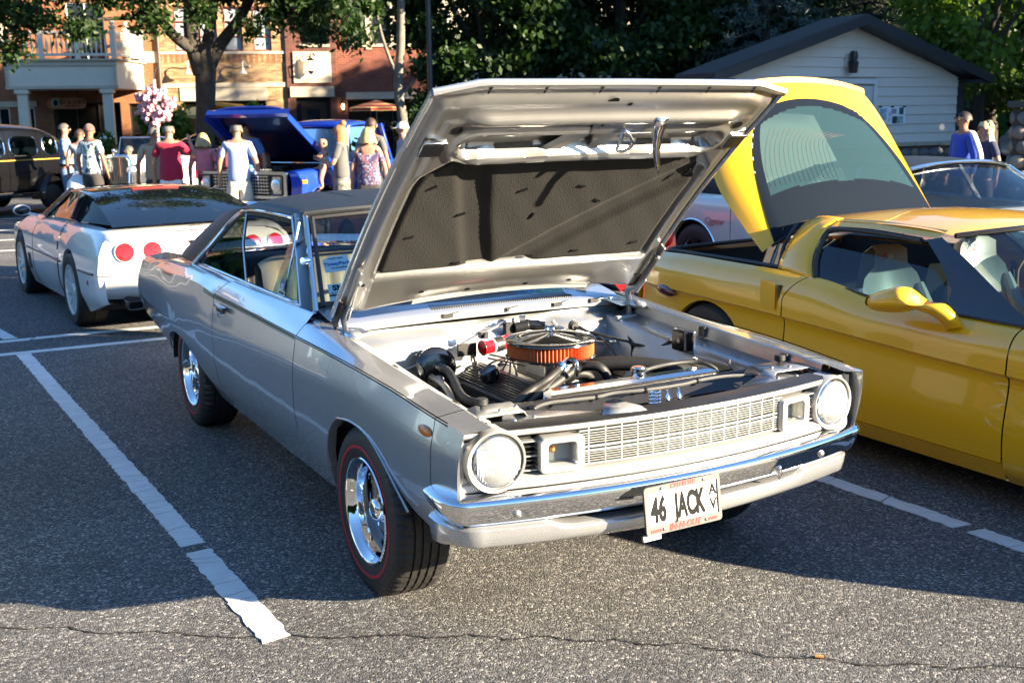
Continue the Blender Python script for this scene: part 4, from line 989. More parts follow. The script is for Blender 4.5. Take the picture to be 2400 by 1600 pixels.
# drain holes and bolt plates in the frame
def disc(x, s, r, n=.05, q=1.0):
    h = hfun(x, s) + .002
    return MB().poly([HP(x + r * math.cos(a), s + r * q * math.sin(a), h) for a in span(0, 2 * PI, 17)[:-1]]).build('drain_hole', ink, hood, sm=0)
for x, s, r, q in ((-.60, 1.155, .021, 1), (.60, 1.155, .021, 1), (-.045, 1.30, .022, .8), (.03, 1.285, .010, 1), (-.05, 1.195, .007, 1), (.0, 1.178, .008, 1), (-.07, 1.165, .006, 1), (-.42, .17, .013, .6), (-.20, .15, .013, .6), (.08, .15, .013, .6), (.30, .15, .013, .6), (-.68, .22, .010, .8), (.66, .14, .012, .8), (.22, 1.185, .008, 1)): disc(x, s, r, q=q)
for sd in (-1, 1):
    M = frame(HP(sd * .655, 1.045, hfun(sd * .655, 1.045) + .006), (1, 0, 0), ES)
    b = MB(M); b.box((0, 0, 0), (.085, .070, .010)); b.box((0, .042, .006), (.085, .012, .016)); b.build('buffer_plate', alloy, hood, bev=.002)
    b = MB(M); b.cyl((-.01, 0, .004), (-.01, 0, -.012), .008, 8); b.cyl((.012, .015, .004), (.012, .015, -.010), .006, 8); b.build('plate_bolts', ink, hood)
# latch gear
MC = frame(HP(.10, 1.165, .058), (1, 0, 0), ES)
b = MB(MC); b.box((-.035, -.0, 0), (.27, .062, .010)); b.build('latch_bracket', silver_under, hood, bev=.003)
b = MB()
b.grid([[HP(-.135, 1.13, .045), HP(-.205, .985, .020)], [HP(-.115, 1.13, .062), HP(-.185, .985, .034)], [HP(-.06, 1.13, .062), HP(-.13, .985, .034)], [HP(-.04, 1.13, .045), HP(-.11, .985, .020)]]); b.grid([[HP(.045, 1.13, .045), HP(-.005, .985, .020)], [HP(.055, 1.13, .060), HP(.005, .985, .034)], [HP(.075, 1.13, .060), HP(.025, .985, .034)], [HP(.085, 1.13, .045), HP(.035, .985, .020)]]); b.build('latch_straps', silver_under, hood)
lp = [HP(.055, 1.165, .066), HP(.075, 1.160, .085), HP(.105, 1.125, .105), HP(.095, 1.085, .110), HP(.065, 1.075, .100), HP(.07, 1.11, .085), HP(.062, 1.15, .070)]
MB().tube(lp, .0065, 8, sub=5).build('striker_loop', alloy, hood)
MB().cyl(HP(.055, 1.165, .056), HP(.055, 1.165, .078), .013, 12).build('striker_boss', alloy, hood)
b = MB(); b.grid([[HP(.165, 1.235, .07), HP(.215, 1.235, .07)], [HP(.165, 1.20, .085), HP(.215, 1.20, .085)], [HP(.175, 1.16, .10), HP(.215, 1.16, .10)], [HP(.205, 1.09, .125), HP(.235, 1.09, .125)], [HP(.255, 1.01, .150), HP(.275, 1.01, .150)], [HP(.268, .995, .150), HP(.278, .995, .150)]]); b.build('safety_lever', alloy, hood, solid=.006)
b = MB(); b.grid([[HP(u * .43, rear_s(u * .43) + k, .030 + d) for u in span(-1, 1, 16)] for k, d in ((.012, 0), (.012, .012), (.062, .014), (.062, 0))]); b.build('rear_seal_strip', mat('old seal paint', (.52, .50, .45), .5), hood)
# hinges
for sd in (-1, 1):
    MB().grid([[(sd * x, y, zrid(y) + dz) for x, dz in ((.62, .0), (.70, .004), (.762, .003))] for y in (.44, .55, .66, .74, .84, 1.0)]).build('cowl_corner', silver, car)
    hg = thing('hood_hinge', None, None); hg.parent = car
    b = MB(); b.tube([(sd * .702, .50, .86), (sd * .704, .502, .93), (sd * .706, .515, .975), HP(sd * .712, .045, .05), HP(sd * .716, .12, .055), HP(sd * .716, .27, .045)], [.020, .019, .018, .018, .016, .012], 8, sub=5, flat=.6); b.build('arm', silver_under, hg)
    b = MB(); b.bar(HP(sd * .722, .02, .050), HP(sd * .722, .33, .046), .012, .034, EN); b.build('strap', silver_under, hg, bev=.003)
    b = MB(); b.sph(HP(sd * .714, .27, .062), (.011, .011, .011), 10, 8); b.sph(HP(sd * .716, .12, .07), (.008, .008, .008), 8, 6); b.build('bolts', dullm, hg)
    MB().sph((sd * .70, .43, .915), (.035, .06, .02), 16, 8).build('wing_boss', silver, hg)
    b = MB(); b.bar(HP(sd * .735, -.06, .02), HP(sd * .738, .10, .022), .010, .04, EN); b.build('corner_rubber', rubber, hg, sm=0)
# ------------------------------------------------------------------ yellow sports car (local: front axle y=0, nose -y)
yc_ = thing('yellow_sports_car', 'yellow sports car with its rear hatch raised beside the silver car', 'car', (2.80, -1.31, 0))
def wheel_proto(name, parent, r, w, rimr, rim_m, disc_m, hub_m, spokes=5, dish=.03):
    wl = thing(name, None, None); wl.parent = parent; hw_ = w / 2
    MB().grid([[(x, q * math.cos(2 * PI * k / 64), q * math.sin(2 * PI * k / 64)) for k in range(64)] for q, x in ((rimr, -hw_ * .9), (r * .93, -hw_), (r, -hw_ * .8), (r + .001, -.05 * w), (r - .008, -.04 * w), (r - .008, .04 * w), (r + .001, .05 * w), (r, hw_ * .8), (r * .93, hw_), (rimr * 1.12, hw_ * 1.02), (rimr, hw_ * .93))], cv=True).build('tyre', tyre_m, wl, sm=40)
    MB().grid([[(x, q * math.cos(2 * PI * k / 56), q * math.sin(2 * PI * k / 56)) for k in range(56)] for q, x in ((rimr, hw_ * .9), (rimr * 1.01, hw_ * .98), (rimr * .96, hw_ * .97), (rimr * .92, hw_ * .8), (rimr * .90, -.02))], cv=True).build('rim', rim_m, wl, sm=50)
    b = MB(); b.lathe([(.001, hw_ - dish * .3), (rimr * .22, hw_ - dish * .3), (rimr * .26, hw_ - dish)], 24, TM(rot=(0, PI / 2, 0)))
    for k in range(spokes):
        a = 2 * PI * k / spokes + .3; c, s_ = math.cos(a), math.sin(a)
        for da in ((-.16, .16) if spokes <= 6 else (0,)):
            b.bar((hw_ - dish, c * rimr * .18, s_ * rimr * .18), (hw_ - dish * .6, math.cos(a + da) * rimr * .95, math.sin(a + da) * rimr * .95), rimr * .16, .02, (1, 0, 0))
    b.build('spokes', disc_m, wl, sm=40)
    MB().lathe([(.001, -.02), (rimr * .9, -.02)], 40, TM(rot=(0, PI / 2, 0))).build('brake_disc', int_dark, wl)
    return wl
def four_wheels(proto, parent, xf, xr, wb, r, front_first=True):
    proto.location = (-xf, 0, r); proto.rotation_euler = (0, 0, PI)
    for x, y, rz in ((xf, 0, 0), (-xr, wb, PI), (xr, wb, 0)):
        w2 = copy_tree(proto, parent); w2.location = (x, y, r); w2.rotation_euler = (.4 * y, 0, rz)
def arc_low(base, arcs, y0, y1, n=22):
    """lower edge: rocker height base(y) with round arches (yc, zc, r)"""
    ys = set(span(y0, y1, 60)); 
    for c, zc, r in arcs: ys |= set(c + r * math.cos(a) for a in span(0, PI, n))
    ys = sorted(y for y in ys if y0 <= y <= y1)
    def f(y):
        z = base(y)
        for c, zc, r in arcs:
            d = r * r - (y - c) ** 2
            if d > 0: z = max(z, zc + math.sqrt(d))
        return z
    return ys, f
zcr = pch((-.9, .60), (.5, .645), (1.2, .667), (1.8, .694), (2.4, .72), (3.5, .74))
xmax = pch((-1.05, .70), (-.75, .86), (0, .925), (.6, .945), (1.2, .945), (1.9, .952), (2.5, .965), (3.0, .955), (3.4, .90), (3.55, .80))
zt = pch((-1.05, .56), (-.6, .74), (0, .855), (.45, .862), (.63, .848), (1.03, .852), (1.43, .860), (1.89, .918), (2.3, .935), (2.9, .940), (3.3, .925), (3.55, .87))
rowsY = [(lambda y: xmax(y) - .075, lambda y: .155, False), (lambda y: xmax(y) - .018, lambda y: .235, False), (lambda y: xmax(y) - .004, lambda y: .40, False), (lambda y: xmax(y) - .026, lambda y: zcr(y) - .045, False),
         (lambda y: xmax(y) + .002, lambda y: zcr(y), True), (lambda y: xmax(y) - .006, lambda y: .5 * (zcr(y) + zt(y)), False), (lambda y: xmax(y) - .040, lambda y: zt(y) - .035, False), (lambda y: xmax(y) - .100, lambda y: zt(y), False)]
yR, zlY = arc_low(lambda y: .155, ((0, .33, .355), (2.684, .335, .365)), -1.05, 3.55)
def ygap(y, z): return 0
for sd in (-1, 1):
    skin('front_fender', yellow, yc_, sd, [y for y in yR if y < .62] + [.624], rowsY, zlY)
    d_ = skin('door', yellow, yc_, sd, span(.632, 2.028, 30), [(lambda y: xmax(y) - .012, lambda y: .252, False)] + rowsY[2:], None, shear=lambda y, z: -max(0, (y - 1.3) / .73) * max(0, z - .80) ** 1.3 * 1.6)
    MB().grid([[(sd * (xmax(y) - dx), y, z) for dx, z in ((.10, .155), (.055, .165), (.020, .232), (.012, .246), (.03, .249))] for y in span(.625, 2.034, 20)]).build('sill', yellow, yc_)
    skin('rear_quarter', yellow, yc_, sd, [2.036] + [y for y in yR if y > 2.045], rowsY, zlY, shear=lambda y, z: -max(0, 1 - (y - 2.036) / .4) * max(0, z - .80) ** 1.3 * 1.6)
    b = MB(); b.grid([[(sd * (xmax(2.05) + a), y, z) for z in (.752, .81, .868)] for y, a in ((2.046, -.03), (2.052, -.004), (2.066, -.0), (2.068, -.03))]); b.build('door_intake', black_satin, yc_)
    b = MB(); b.grid([[(sd * (xmax(y) + .002 + .010 * k), y, z) for y, k in ((2.072, .9), (2.10, .7), (2.15, .2), (2.20, -.3))] for z in (.735, .76, .82, .862, .885)]); b.build('intake_scoop', yellow, yc_, sm=60)
    MB().sph((sd * .952, 3.07, .715), (.018, .095, .032), 18, 8, Matrix.Rotation(.12, 3, 'X').to_4x4()).build('side_marker', dark_lens, yc_)
    b = MB()
    b.grid([[(sd * x, y, z) for x, y, z in r] for r in (((.935, .20, .60), (.93, .48, .30)), ((.90, .24, .58), (.895, .50, .32)), ((.925, .44, .62), (.925, .58, .36)))]); b.build('side_cove', yellow, yc_, sm=60)
    # black triangular pillar foot, A pillar, window rubber
    q = MB(); q.grid([[(sd * x, y, z) for x, y, z in r] for r in (((.845, .57, .846), (.79, .80, .965), (.70, 1.05, 1.075), (.605, 1.30, 1.168)), ((.853, .80, .852), (.80, .93, .955), (.71, 1.12, 1.060), (.612, 1.34, 1.158)), ((.852, 1.04, .855), (.80, 1.06, .957), (.715, 1.20, 1.055), (.612, 1.385, 1.149)))]); q.build('a_pillar', black_gloss, yc_, sm=60)
    G = [[(sd * x, y, z) for x, y, z in r] for r in (((.848, 1.04, .856), (.80, 1.08, .955), (.74, 1.22, 1.03)), ((.850, 1.45, .862), (.80, 1.52, .965), (.73, 1.58, 1.055)), ((.850, 1.89, .915), (.79, 1.94, 1.0), (.71, 1.98, 1.075)))]
    MB().grid(G).build('side_glass', teal_g, yc_, sm=60)
    MB().tube([(sd * .85, .62, .850), (sd * .851, 1.04, .855), (sd * .852, 1.45, .862), (sd * .852, 1.89, .917)], .008, 6, sub=3).build('belt_rubber', rubber, yc_)
    MB().tube([(sd * .852, 1.89, .917), (sd * .79, 1.955, 1.01), (sd * .70, 2.005, 1.09), (sd * .618, 2.02, 1.148), (sd * .605, 1.75, 1.158), (sd * .608, 1.42, 1.142)], .015, 8, sub=4).build('window_rubber', rubber, yc_)
    # halo pillar behind the door
    A = smooth_line([(.862, 1.905, .918), (.80, 1.975, 1.01), (.715, 2.02, 1.10), (.628, 2.04, 1.165), (.52, 2.04, 1.205)], 4)
    B = smooth_line([(.838, 2.20, .930), (.795, 2.21, 1.01), (.705, 2.23, 1.10), (.60, 2.26, 1.165), (.50, 2.28, 1.195)], 4)
    MB().grid([[(sd * (a[0] * (1 - t) + c[0] * t + .014 * math.sin(PI * t)), a[1] * (1 - t) + c[1] * t, a[2] * (1 - t) + c[2] * t + .010 * math.sin(PI * t)) for t in span(0, 1, 7)] for a, c in zip(A, B)]).build('halo_pillar', yellow, yc_, sm=60, solid=.01)
    # roof rail
    MB().grid([[(sd * (.612 - k * .06), y, z + k * .5 * (.055)) for k in (0, .35, .8, 1.3)] for y, z in ((1.32, 1.160), (1.5, 1.168), (1.75, 1.176), (2.04, 1.168))]).build('roof_rail', yellow, yc_, sm=60)
    MB().tube([(sd * .80, 2.23, .93), (sd * .74, 2.26, 1.05), (sd * .60, 2.32, 1.155)], .012, 6, sub=3).build('hatch_seal', rubber, yc_)
# mirrors
for sd in (-1, 1):
    mi = thing('door_mirror', None, None); mi.parent = yc_
    P = []
    for t, (y, x, z, ry, rz_) in enumerate(((1.30, 1.045, .890, .004, .01), (1.285, 1.045, .892, .060, .038), (1.22, 1.04, .905, .085, .055), (1.12, 1.03, .920, .08, .058), (1.02, 1.00, .905, .070, .052), (.96, .97, .875, .055, .045), (.935, .94, .835, .045, .04), (.94, .91, .80, .04, .04))):
        d = Vector((0, -1, 0)) if t < 4 else Vector((-.5, -.3, -.8)); m = frame((sd * x, y, z), (1, 0, 0), (0, d.z if t >= 4 else 0, 1) if t < 4 else (0, 1, -.35))
        P.append([m @ Vector((ry * math.cos(a), rz_ * math.sin(a), 0)) for a in span(0, 2 * PI, 17)[:-1]])
    P = list(map(list, zip(*[[tuple(q) for q in smooth_line([P[i][j] for i in range(len(P))], 4)] for j in range(16)])))
    MB().grid(P, cv=True).build('shell', yellow, mi, sm=70)
    MB(TM((sd * 1.045, 1.292, .893)) @ TM(rot=(PI / 2, 0, 0))).poly([(.055 * math.cos(a), .033 * math.sin(a), -.012) for a in span(0, 2 * PI, 21)[:-1]]).build('glass', chrome, mi, sm=0)
# roof panel, windscreen, bonnet
P = []
for y, ez_, cz_ in ((1.235, 1.170, 1.200), (1.38, 1.190, 1.232), (1.6, 1.200, 1.247), (1.85, 1.198, 1.245), (2.1, 1.188, 1.228), (2.34, 1.165, 1.196)):
    P.append([(u * .565, y - (1 - u * u) * .12 * max(0, 1 - (y - 1.235) / .35), ez_ + (cz_ - ez_) * (1 - abs(u) ** 2.2)) for u in span(-1, 1, 21)])
P = list(map(list, zip(*[[tuple(q) for q in smooth_line([P[i][j] for i in range(len(P))], 4)] for j in range(21)])))
MB().grid(P).build('roof', yellow, yc_, sm=60)
G = [[(u * (.80 + (.575 - .80) * v), .60 + (1.245 - .60) * v - (1 - u * u) * (.36 - .24 * v), .860 + (1.175 - .860) * v + (1 - u * u) * (.0 + .03 * v)) for u in span(-1, 1, 25)] for v in span(0, 1, 9)]
MB().grid(G).build('windscreen', teal_g, yc_, sm=80)
MB().tube([(u * .58, 1.24 - (1 - u * u) * .12, 1.177 + .03 * (1 - u * u)) for u in span(-1, 1, 20)], .014, 6).build('header_rubber', black_gloss, yc_)
G = [[(u * (xmax(y) - .10), y - (1 - u * u) * .38 * max(0, (y - .2) / .45), zt(y) + (1 - u * u) * .03 - .03 * math.exp(-((abs(u) - .55) / .2) ** 2)) for u in span(-1, 1, 25)] for y in span(-1.05, .65, 16)]
MB().grid(G).build('bonnet', yellow, yc_, sm=60)
MB().grid([[(u * (xmax(-1.05) - 0), -1.05 - .05 * (1 - u * u), z) for u in span(-1, 1, 15)] for z in (.56, .40, .2)]).build('front_fascia', yellow, yc_)
P = [[(u * (xmax(3.55)), y - .02 * u * u, z) for u in span(-1, 1, 15)] for y, z in ((3.50, .90), (3.58, .80), (3.60, .60), (3.56, .35), (3.5, .2))]
MB().grid(P).build('rear_fascia', yellow, yc_)
MB().grid([[(u * (xmax(y) - .10), y, zt(y) + (1 - u * u) * .02) for u in span(-1, 1, 15)] for y in (3.36, 3.42, 3.5)]).build('rear_deck_edge', yellow, yc_)
# cabin and luggage well
MB().box((0, 1.4, .28), (1.6, 1.9, .05)).build('cabin_floor', int_dark, yc_, sm=0)
b = MB(); b.grid([[(x, y, z) for x in (-.80, .80)] for y, z in ((.42, .86), (.75, .86), (.95, .80), (1.0, .6), (.95, .3))]); b.build('dashboard', int_dark, yc_)
b = MB(); b.grid([[(x, y, z) for x in (-.78, .78)] for y, z in ((2.15, .88), (2.2, .66), (2.5, .60), (3.30, .62), (3.36, .90))]); b.grid([[(-.79, y, z) for y in (2.15, 3.36)] for z in (.55, .92)]); b.grid([[(.79, y, z) for y in (2.15, 3.36)] for z in (.55, .92)]); b.build('luggage_well', carpet, yc_, sm=0)
for sd in (-1, 1):
    MB().tube([(sd * .79, 2.24, .935), (sd * .80, 2.6, .940), (sd * .79, 3.1, .938), (sd * .70, 3.32, .935), (0, 3.37, .94)], .013, 8, sub=5).build('well_seal', rubber, yc_)
MB().tube([(-.60, 2.42, 1.13), (-.74, 2.42, .80)], .009, 8).tube([(-.655, 2.42, 1.0), (-.74, 2.42, .80)], .013, 8).build('gas_strut', black_gloss, yc_)
MB().tube([(.60, 2.42, 1.13), (.74, 2.42, .80)], .009, 8).build('gas_strut', black_gloss, yc_)
b = MB()
P = [[(x, y, .70 + .10 * math.exp(-((x + .42) / .25) ** 2 - ((y - 2.36) / .14) ** 2) + .014 * math.sin(x * 40 + y * 22)) for x in span(-.75, .05, 26)] for y in span(2.19, 2.56, 18)]
stw = mat('striped towel', (.5, .5, .62), .95)
t_ = stw.node_tree; wv = t_.nodes.new('ShaderNodeTexWave'); wv.inputs['Scale'].default_value = 5.5; wv.inputs['Distortion'].default_value = 4; tc_ = t_.nodes.new('ShaderNodeTexCoord'); t_.links.new(tc_.outputs['Object'], wv.inputs['Vector'])
rp = t_.nodes.new('ShaderNodeValToRGB'); rp.color_ramp.interpolation = 'CONSTANT'; rp.color_ramp.elements[0].color = (.03, .04, .16, 1); rp.color_ramp.elements[1].position = .55; rp.color_ramp.elements[1].color = (.34, .36, .52, 1)
t_.links.new(wv.outputs[0], rp.inputs[0]); t_.links.new(rp.outputs[0], t_.nodes['Principled BSDF'].inputs['Base Color'])
tw = MB(TM((2.80, -1.31, 0))).grid(P).build('striped_towel', stw, None, sm=80)
tag(tw, 'navy and white striped towel bundled in the luggage well of the yellow car', 'towel')
for sd in (-1, 1):
    se = thing('seat', None, None); se.parent = yc_
    x0 = sd * .36
    P = [[(x0 + u * w, y + .05 * u * u * -1, z) for u in span(-1, 1, 11)] for y, z, w in ((1.72, .40, .22), (1.80, .60, .25), (1.86, .80, .24), (1.88, .90, .20), (1.885, .96, .125), (1.89, 1.04, .120), (1.93, 1.06, .10), (1.98, 1.02, .12), (1.98, .5, .24))]
    MB().grid(P).build('backrest', grey_leather, se, sm=70)
    for k in (-1, 1): MB().tube([(x0 + k * .24, 1.70, .42), (x0 + k * .25, 1.76, .62), (x0 + k * .22, 1.84, .84)], [.05, .055, .03], 10, sub=4).build('bolster', grey_leather, se)
    MB().box((x0, 1.55, .42), (.46, .46, .12)).build('cushion', grey_leather, se, bev=.04)
    MT_ = frame((x0, 1.872, 1.0), (1, 0, 0), (0, .05, 1))
    text('badge', 'Z', .050, red_ink, se, MT_ @ TM((-.034, 0, .012)), shear=.3, bold=.001); text('badge', '06', .040, paper, se, MT_ @ TM((.02, 0, .012)), bold=.0005)
# raised hatch
H0 = Vector((0, 2.41, 1.185)); th = R(52); HS = Vector((0, math.cos(th), math.sin(th))); HN = Vector((0, -math.sin(th), math.cos(th)))
def HT(x, s, n=0): return H0 + Vector((x, 0, 0)) + HS * s + HN * n
hat = thing('hatch', None, None); hat.parent = yc_
ow = pch((-.13, .745), (.1, .775), (.4, .80), (.7, .755), (.88, .69), (1.0, .62))
gw = pch((-.13, .700), (.1, .675), (.4, .620), (.65, .52), (.80, .40), (.86, .30))
def sn(x): a = abs(x) / .75; return -.085 * a ** 2.4 - .06 * max(0, (abs(x) - .60) / .18) ** 2
def s0(x): return -.125 * (x / .72) ** 2
ss = span(0, 1, 72)
G = []
for t in ss:
    row = []
    for u in span(-1, 1, 61):
        s = t * .855; x = u * gw(s); s = max(s0(x) * (1 - t), -.2) + t * (.855 - .05 * u * u)
        row.append(HT(x, s, sn(x) + .005))
    G.append(row)
def clear_at(t, u): return (.24 + .10 * (1 - u * u) * .3 + .05 * abs(u) < t < .93 - .10 * u * u) and abs(u) < .90 - .0 * t
b1 = MB(); b2 = MB(); m_, n_ = len(G), 61
for i in range(m_ - 1):
    for j in range(n_ - 1):
        q = [G[i][j], G[i][j + 1], G[i + 1][j + 1], G[i + 1][j]]
        (b2 if clear_at((i + .5) / (m_ - 1), -1 + 2 * (j + .5) / (n_ - 1)) else b1).add(q, [(0, 1, 2, 3)])
b1.build('glass_band', frit, hat, sm=60, clean=True); b2.build('hatch_glass', glass('hatch tint', (.30, .44, .43), .05, body=.82, bodycol=(.022, .046, .040)), hat, sm=60, clean=True)
b = MB()
for k in range(15):                                                  # heater lines
    u0 = -.86 + k * .055
    b.tube([HT(u * gw(t * .855), t * .855 - .05 * u * u * t, sn(u * gw(t * .855)) + .007) for u, t in [(u0 + .0, .29), (u0 + .015 * k * .1, .45), (u0 + .04 + .012 * k * .4, .62), (u0 + .12 + .02 * k, .78 - .008 * k)]], .0008, 4, sub=4)
b.build('heater_lines', mat('heater line', (.10, .04, .03), .5), hat, sm=0)
P = []; NU, NV = 61, 71
for i in range(NV):
    sv = i / (NV - 1); row = []
    for j in range(NU):
        u = -1 + 2 * j / (NU - 1); s_ = -.125 + 1.125 * sv; x = u * ow(min(max(s_, -.125), 1)); s_ = s0(x) * (1 - sv) + sv * (1.0 - .05 * u * u)
        row.append(HT(x, s_, sn(x) - .012 * max(0, abs(u) - .93) / .07))
    P.append(row)
b = MB()
for i in range(NV - 1):
    for j in range(NU - 1):
        u = -1 + 2 * (j + .5) / (NU - 1); sv = (i + .5) / (NV - 1); x = u * ow(min(max(-.125 + 1.125 * sv, -.125), 1)); s_ = s0(x) * (1 - sv) + sv * (1 - .05 * u * u)
        if abs(x) < gw(max(s_, 0)) - .03 and s_ < .80 - .05 * u * u: continue
        b.add([P[i][j], P[i][j + 1], P[i + 1][j + 1], P[i + 1][j]], [(0, 1, 2, 3)])
b.build('hatch_shell', yellow, hat, sm=60, clean=True)
P = [[HT(u * ow(1.0) * .99, s_ - .05 * u * u, sn(u * ow(1.0)) + n) for u in span(-1, 1, 21)] for s_, n in ((.985, .0), (1.02, .012), (1.03, .0), (1.01, -.07))]
MB().grid(P).build('hatch_lip', yellow, hat, sm=60)
MB().tube([HT(u * .70, s0(u * .70) - .006, sn(u * .70)) for u in span(-1, 1, 24)], .009, 6).build('hatch_front_seal', rubber, hat)
wp_ = wheel_proto('wheel', yc_, .338, .28, .235, gunm, alloy, alloy, 5, .05)
four_wheels(wp_, yc_, .80, .80, 2.684, .338)
MB().box((0, 1.3, .22), (1.5, 4.0, .10)).build('underbody', int_dark, yc_, sm=0)
for sd in (-1, 1):
    for c in (0, 2.684):
        b = MB(); arc = [(c + .375 * math.cos(a), .33 + .375 * math.sin(a)) for a in span(-.2, PI + .2, 16)]
        b.grid([[(sd * x, y, z) for y, z in arc] for x in (.90, .60)]); b.poly([(sd * .6, y, z) for y, z in arc]); b.build('wheel_housing', int_dark, yc_, sm=0)
# ------------------------------------------------------------------ other cars
def quad_panel(name, m, par, pts, solid=0): return MB().grid(pts).build(name, m, par, sm=60, solid=solid)
def gen_car(root, p):
    """whole car from a table of dimensions; local nose -y, front axle y=0"""
    wb, w, y0, y1 = p['wb'], p['w'], p['y0'], p['y1']; zb_ = p['belt']; zr_ = p.get('rock', .20); cr = p.get('crease', .55); body = p['body']; r = p['r']; roofm = p.get('roofm', body); gl = p.get('glass', dark_g)
    taper = pch((y0, p.get('nose', .82)), (y0 + .5, .97), (wb / 2, 1.0), (y1 - .5, .97), (y1, p.get('tail', .85)))
    yb = p['gh']                                                     # base front, roof front, roof rear, base rear
    zbelt = pch(*p['zbelt']) if 'zbelt' in p else (lambda y: zb_)
    tum = p.get('tum', .07)
    rows = [(lambda y: w * taper(y) - .07, lambda y: zr_, False), (lambda y: w * taper(y) - .012, lambda y: zr_ + .14, False), (lambda y: w * taper(y), lambda y: cr, True), (lambda y: w * taper(y) - .012, lambda y: .45 * cr + .55 * zbelt(y), False), (lambda y: w * taper(y) - .05, lambda y: zbelt(y) - .03, False), (lambda y: w * taper(y) - tum - .05, lambda y: zbelt(y), False)]
    ar = p.get('ar', r + .055)
    ys, zl = arc_low(lambda y: zr_, ((0, r, ar), (wb, r, ar)), y0, y1)
    gaps = p.get('gaps', [.75, 1.9])
    cuts = [y0 - 1] + gaps + [y1 + 1]
    names = ['front_fender'] + ['door'] * (len(gaps) - 1) + ['rear_quarter']
    for sd in (-1, 1):
        for k in range(len(cuts) - 1):
            yy = [y for y in ys if cuts[k] + .006 < y < cuts[k + 1] - .006]
            if k > 0: yy = [cuts[k] + .005] + yy
            if k < len(cuts) - 2: yy = yy + [cuts[k + 1] - .005]
            skin(names[k], body, root, sd, yy, rows, zl, m=3)
        for c in (0, wb):
            b = MB(); arc = [(c + (ar + .02) * math.cos(a), r + (ar + .02) * math.sin(a)) for a in span(-.2, PI + .2, 14)]
            b.grid([[(sd * x, y, z) for y, z in arc] for x in (w - .04, w - .3)]); b.poly([(sd * (w - .3), y, z) for y, z in arc]); b.build('wheel_housing', int_dark, root, sm=0)
    wi = lambda y: w * taper(y) - tum - .05
    zh = p.get('hoodrise', .03)
    if not p.get('no_hood'):
        MB().grid([[(u * wi(y), y, zbelt(y) + zh * (1 - u * u)) for u in span(-1, 1, 13)] for y in span(y0, yb[0] + .05, 10)]).build('hood', body, root, sm=60)
    if not p.get('no_deck'):
        MB().grid([[(u * wi(y), y, zbelt(y) + zh * .6 * (1 - u * u)) for u in span(-1, 1, 13)] for y in span(yb[3] - .08, y1, 8)]).build('deck', body, root, sm=60)
    for yy, nm, s in ((y0, 'nose_panel', -1), (y1, 'tail_panel', 1)):
        MB().grid([[(u * (w * taper(yy) - .01), yy + s * (.06 * (1 - u * u) + d), z) for u in span(-1, 1, 11)] for z, d in ((zbelt(yy), -.0), (zbelt(yy) * .75, .03), (cr * .9, .035), (zr_ + .05, 0))]).build(nm, body, root, sm=60)
    zR, rw = p['roof'], p['rw']; crn = p.get('crown', .05)
    yf, yr_ = yb[1], yb[2]
    P = [[(u * (rw - .03 * abs(2 * t - 1) ** 2), yf + (yr_ - yf) * t - (1 - u * u) * .05 * (1 - t), zR - .035 * (2 * t - 1) ** 2 - crn * abs(u) ** 2.4) for u in span(-1, 1, 15)] for t in span(0, 1, 9)]
    MB().grid(P).build('roof', roofm, root, sm=60, solid=.02)
    ze = zR - .035 - crn
    def scr(name, ya, za, yb2, zb2, bow, wa, wb2):
        MB().grid([[(u * (wa + (wb2 - wa) * v), ya + (yb2 - ya) * v + bow * (1 - u * u) * (1 - .6 * v), za + (zb2 - za) * v + crn * v * (1 - abs(u) ** 2.4)) for u in span(-1, 1, 13)] for v in span(0, 1, 5)]).build(name, gl, root, sm=70)
    scr('windscreen', yb[0], zbelt(yb[0]), yf, ze, -.10, wi(yb[0]) - .03, rw - .04)
    scr('rear_window', yb[3], zbelt(yb[3]), yr_, ze, .08, wi(yb[3]) - .05, rw - .04)
    pil = p.get('pillars', [.5]); tr = p.get('trim', body)
    for sd in (-1, 1):
        A0 = Vector((sd * wi(yb[0]), yb[0] + .03, zbelt(yb[0]))); A1 = Vector((sd * (rw - .015), yf + .02, ze + .01)); B1 = Vector((sd * (rw - .015), yr_ - .02, ze + .01)); B0 = Vector((sd * wi(yb[3]), yb[3] - .03, zbelt(yb[3])))
        MB().bar(A0, A1, .05, .05).build('a_pillar', p.get('pillm', tr), root, bev=.01)
        cw = p.get('cpil', .3)
        C0 = B0.lerp(A0, cw); C1 = B1.lerp(A1, cw * .55)
        MB().grid([[B0, B0.lerp(C0, .5), C0], [B0.lerp(B1, .5) + Vector((sd * .02, 0, .02)), B0.lerp(B1, .5).lerp(C0.lerp(C1, .5), .5) + Vector((sd * .02, 0, .01)), C0.lerp(C1, .5) + Vector((sd * .015, 0, 0))], [B1, B1.lerp(C1, .5), C1]]).build('c_pillar', p.get('cpilm', roofm), root, sm=60, solid=.01)
        ed = [0] + pil + [1]
        for k in range(len(ed) - 1):
            t0, t1 = ed[k] + (.015 if k else 0), ed[k + 1] - .015
            a0, a1 = A0.lerp(C0, t0), A1.lerp(C1, t0); c0, c1 = A0.lerp(C0, t1), A1.lerp(C1, t1)
            MB().grid([[a0, c0], [a0.lerp(a1, .5) + Vector((sd * .012, 0, 0)), c0.lerp(c1, .5) + Vector((sd * .012, 0, 0))], [a1, c1]]).build('side_window', gl, root, sm=60)
        for t in pil: MB().bar(A0.lerp(C0, t), A1.lerp(C1, t), .035, .035).build('b_pillar', p.get('pillm', tr), root, sm=0)
        MB().tube([A0, Vector((sd * (wi(.5 * (yb[0] + yb[3])) + .002), .5 * (yb[0] + yb[3]), zbelt(.5 * (yb[0] + yb[3])))), B0], .012, 6, sub=4).build('belt_trim', p.get('beltm', chrome), root)
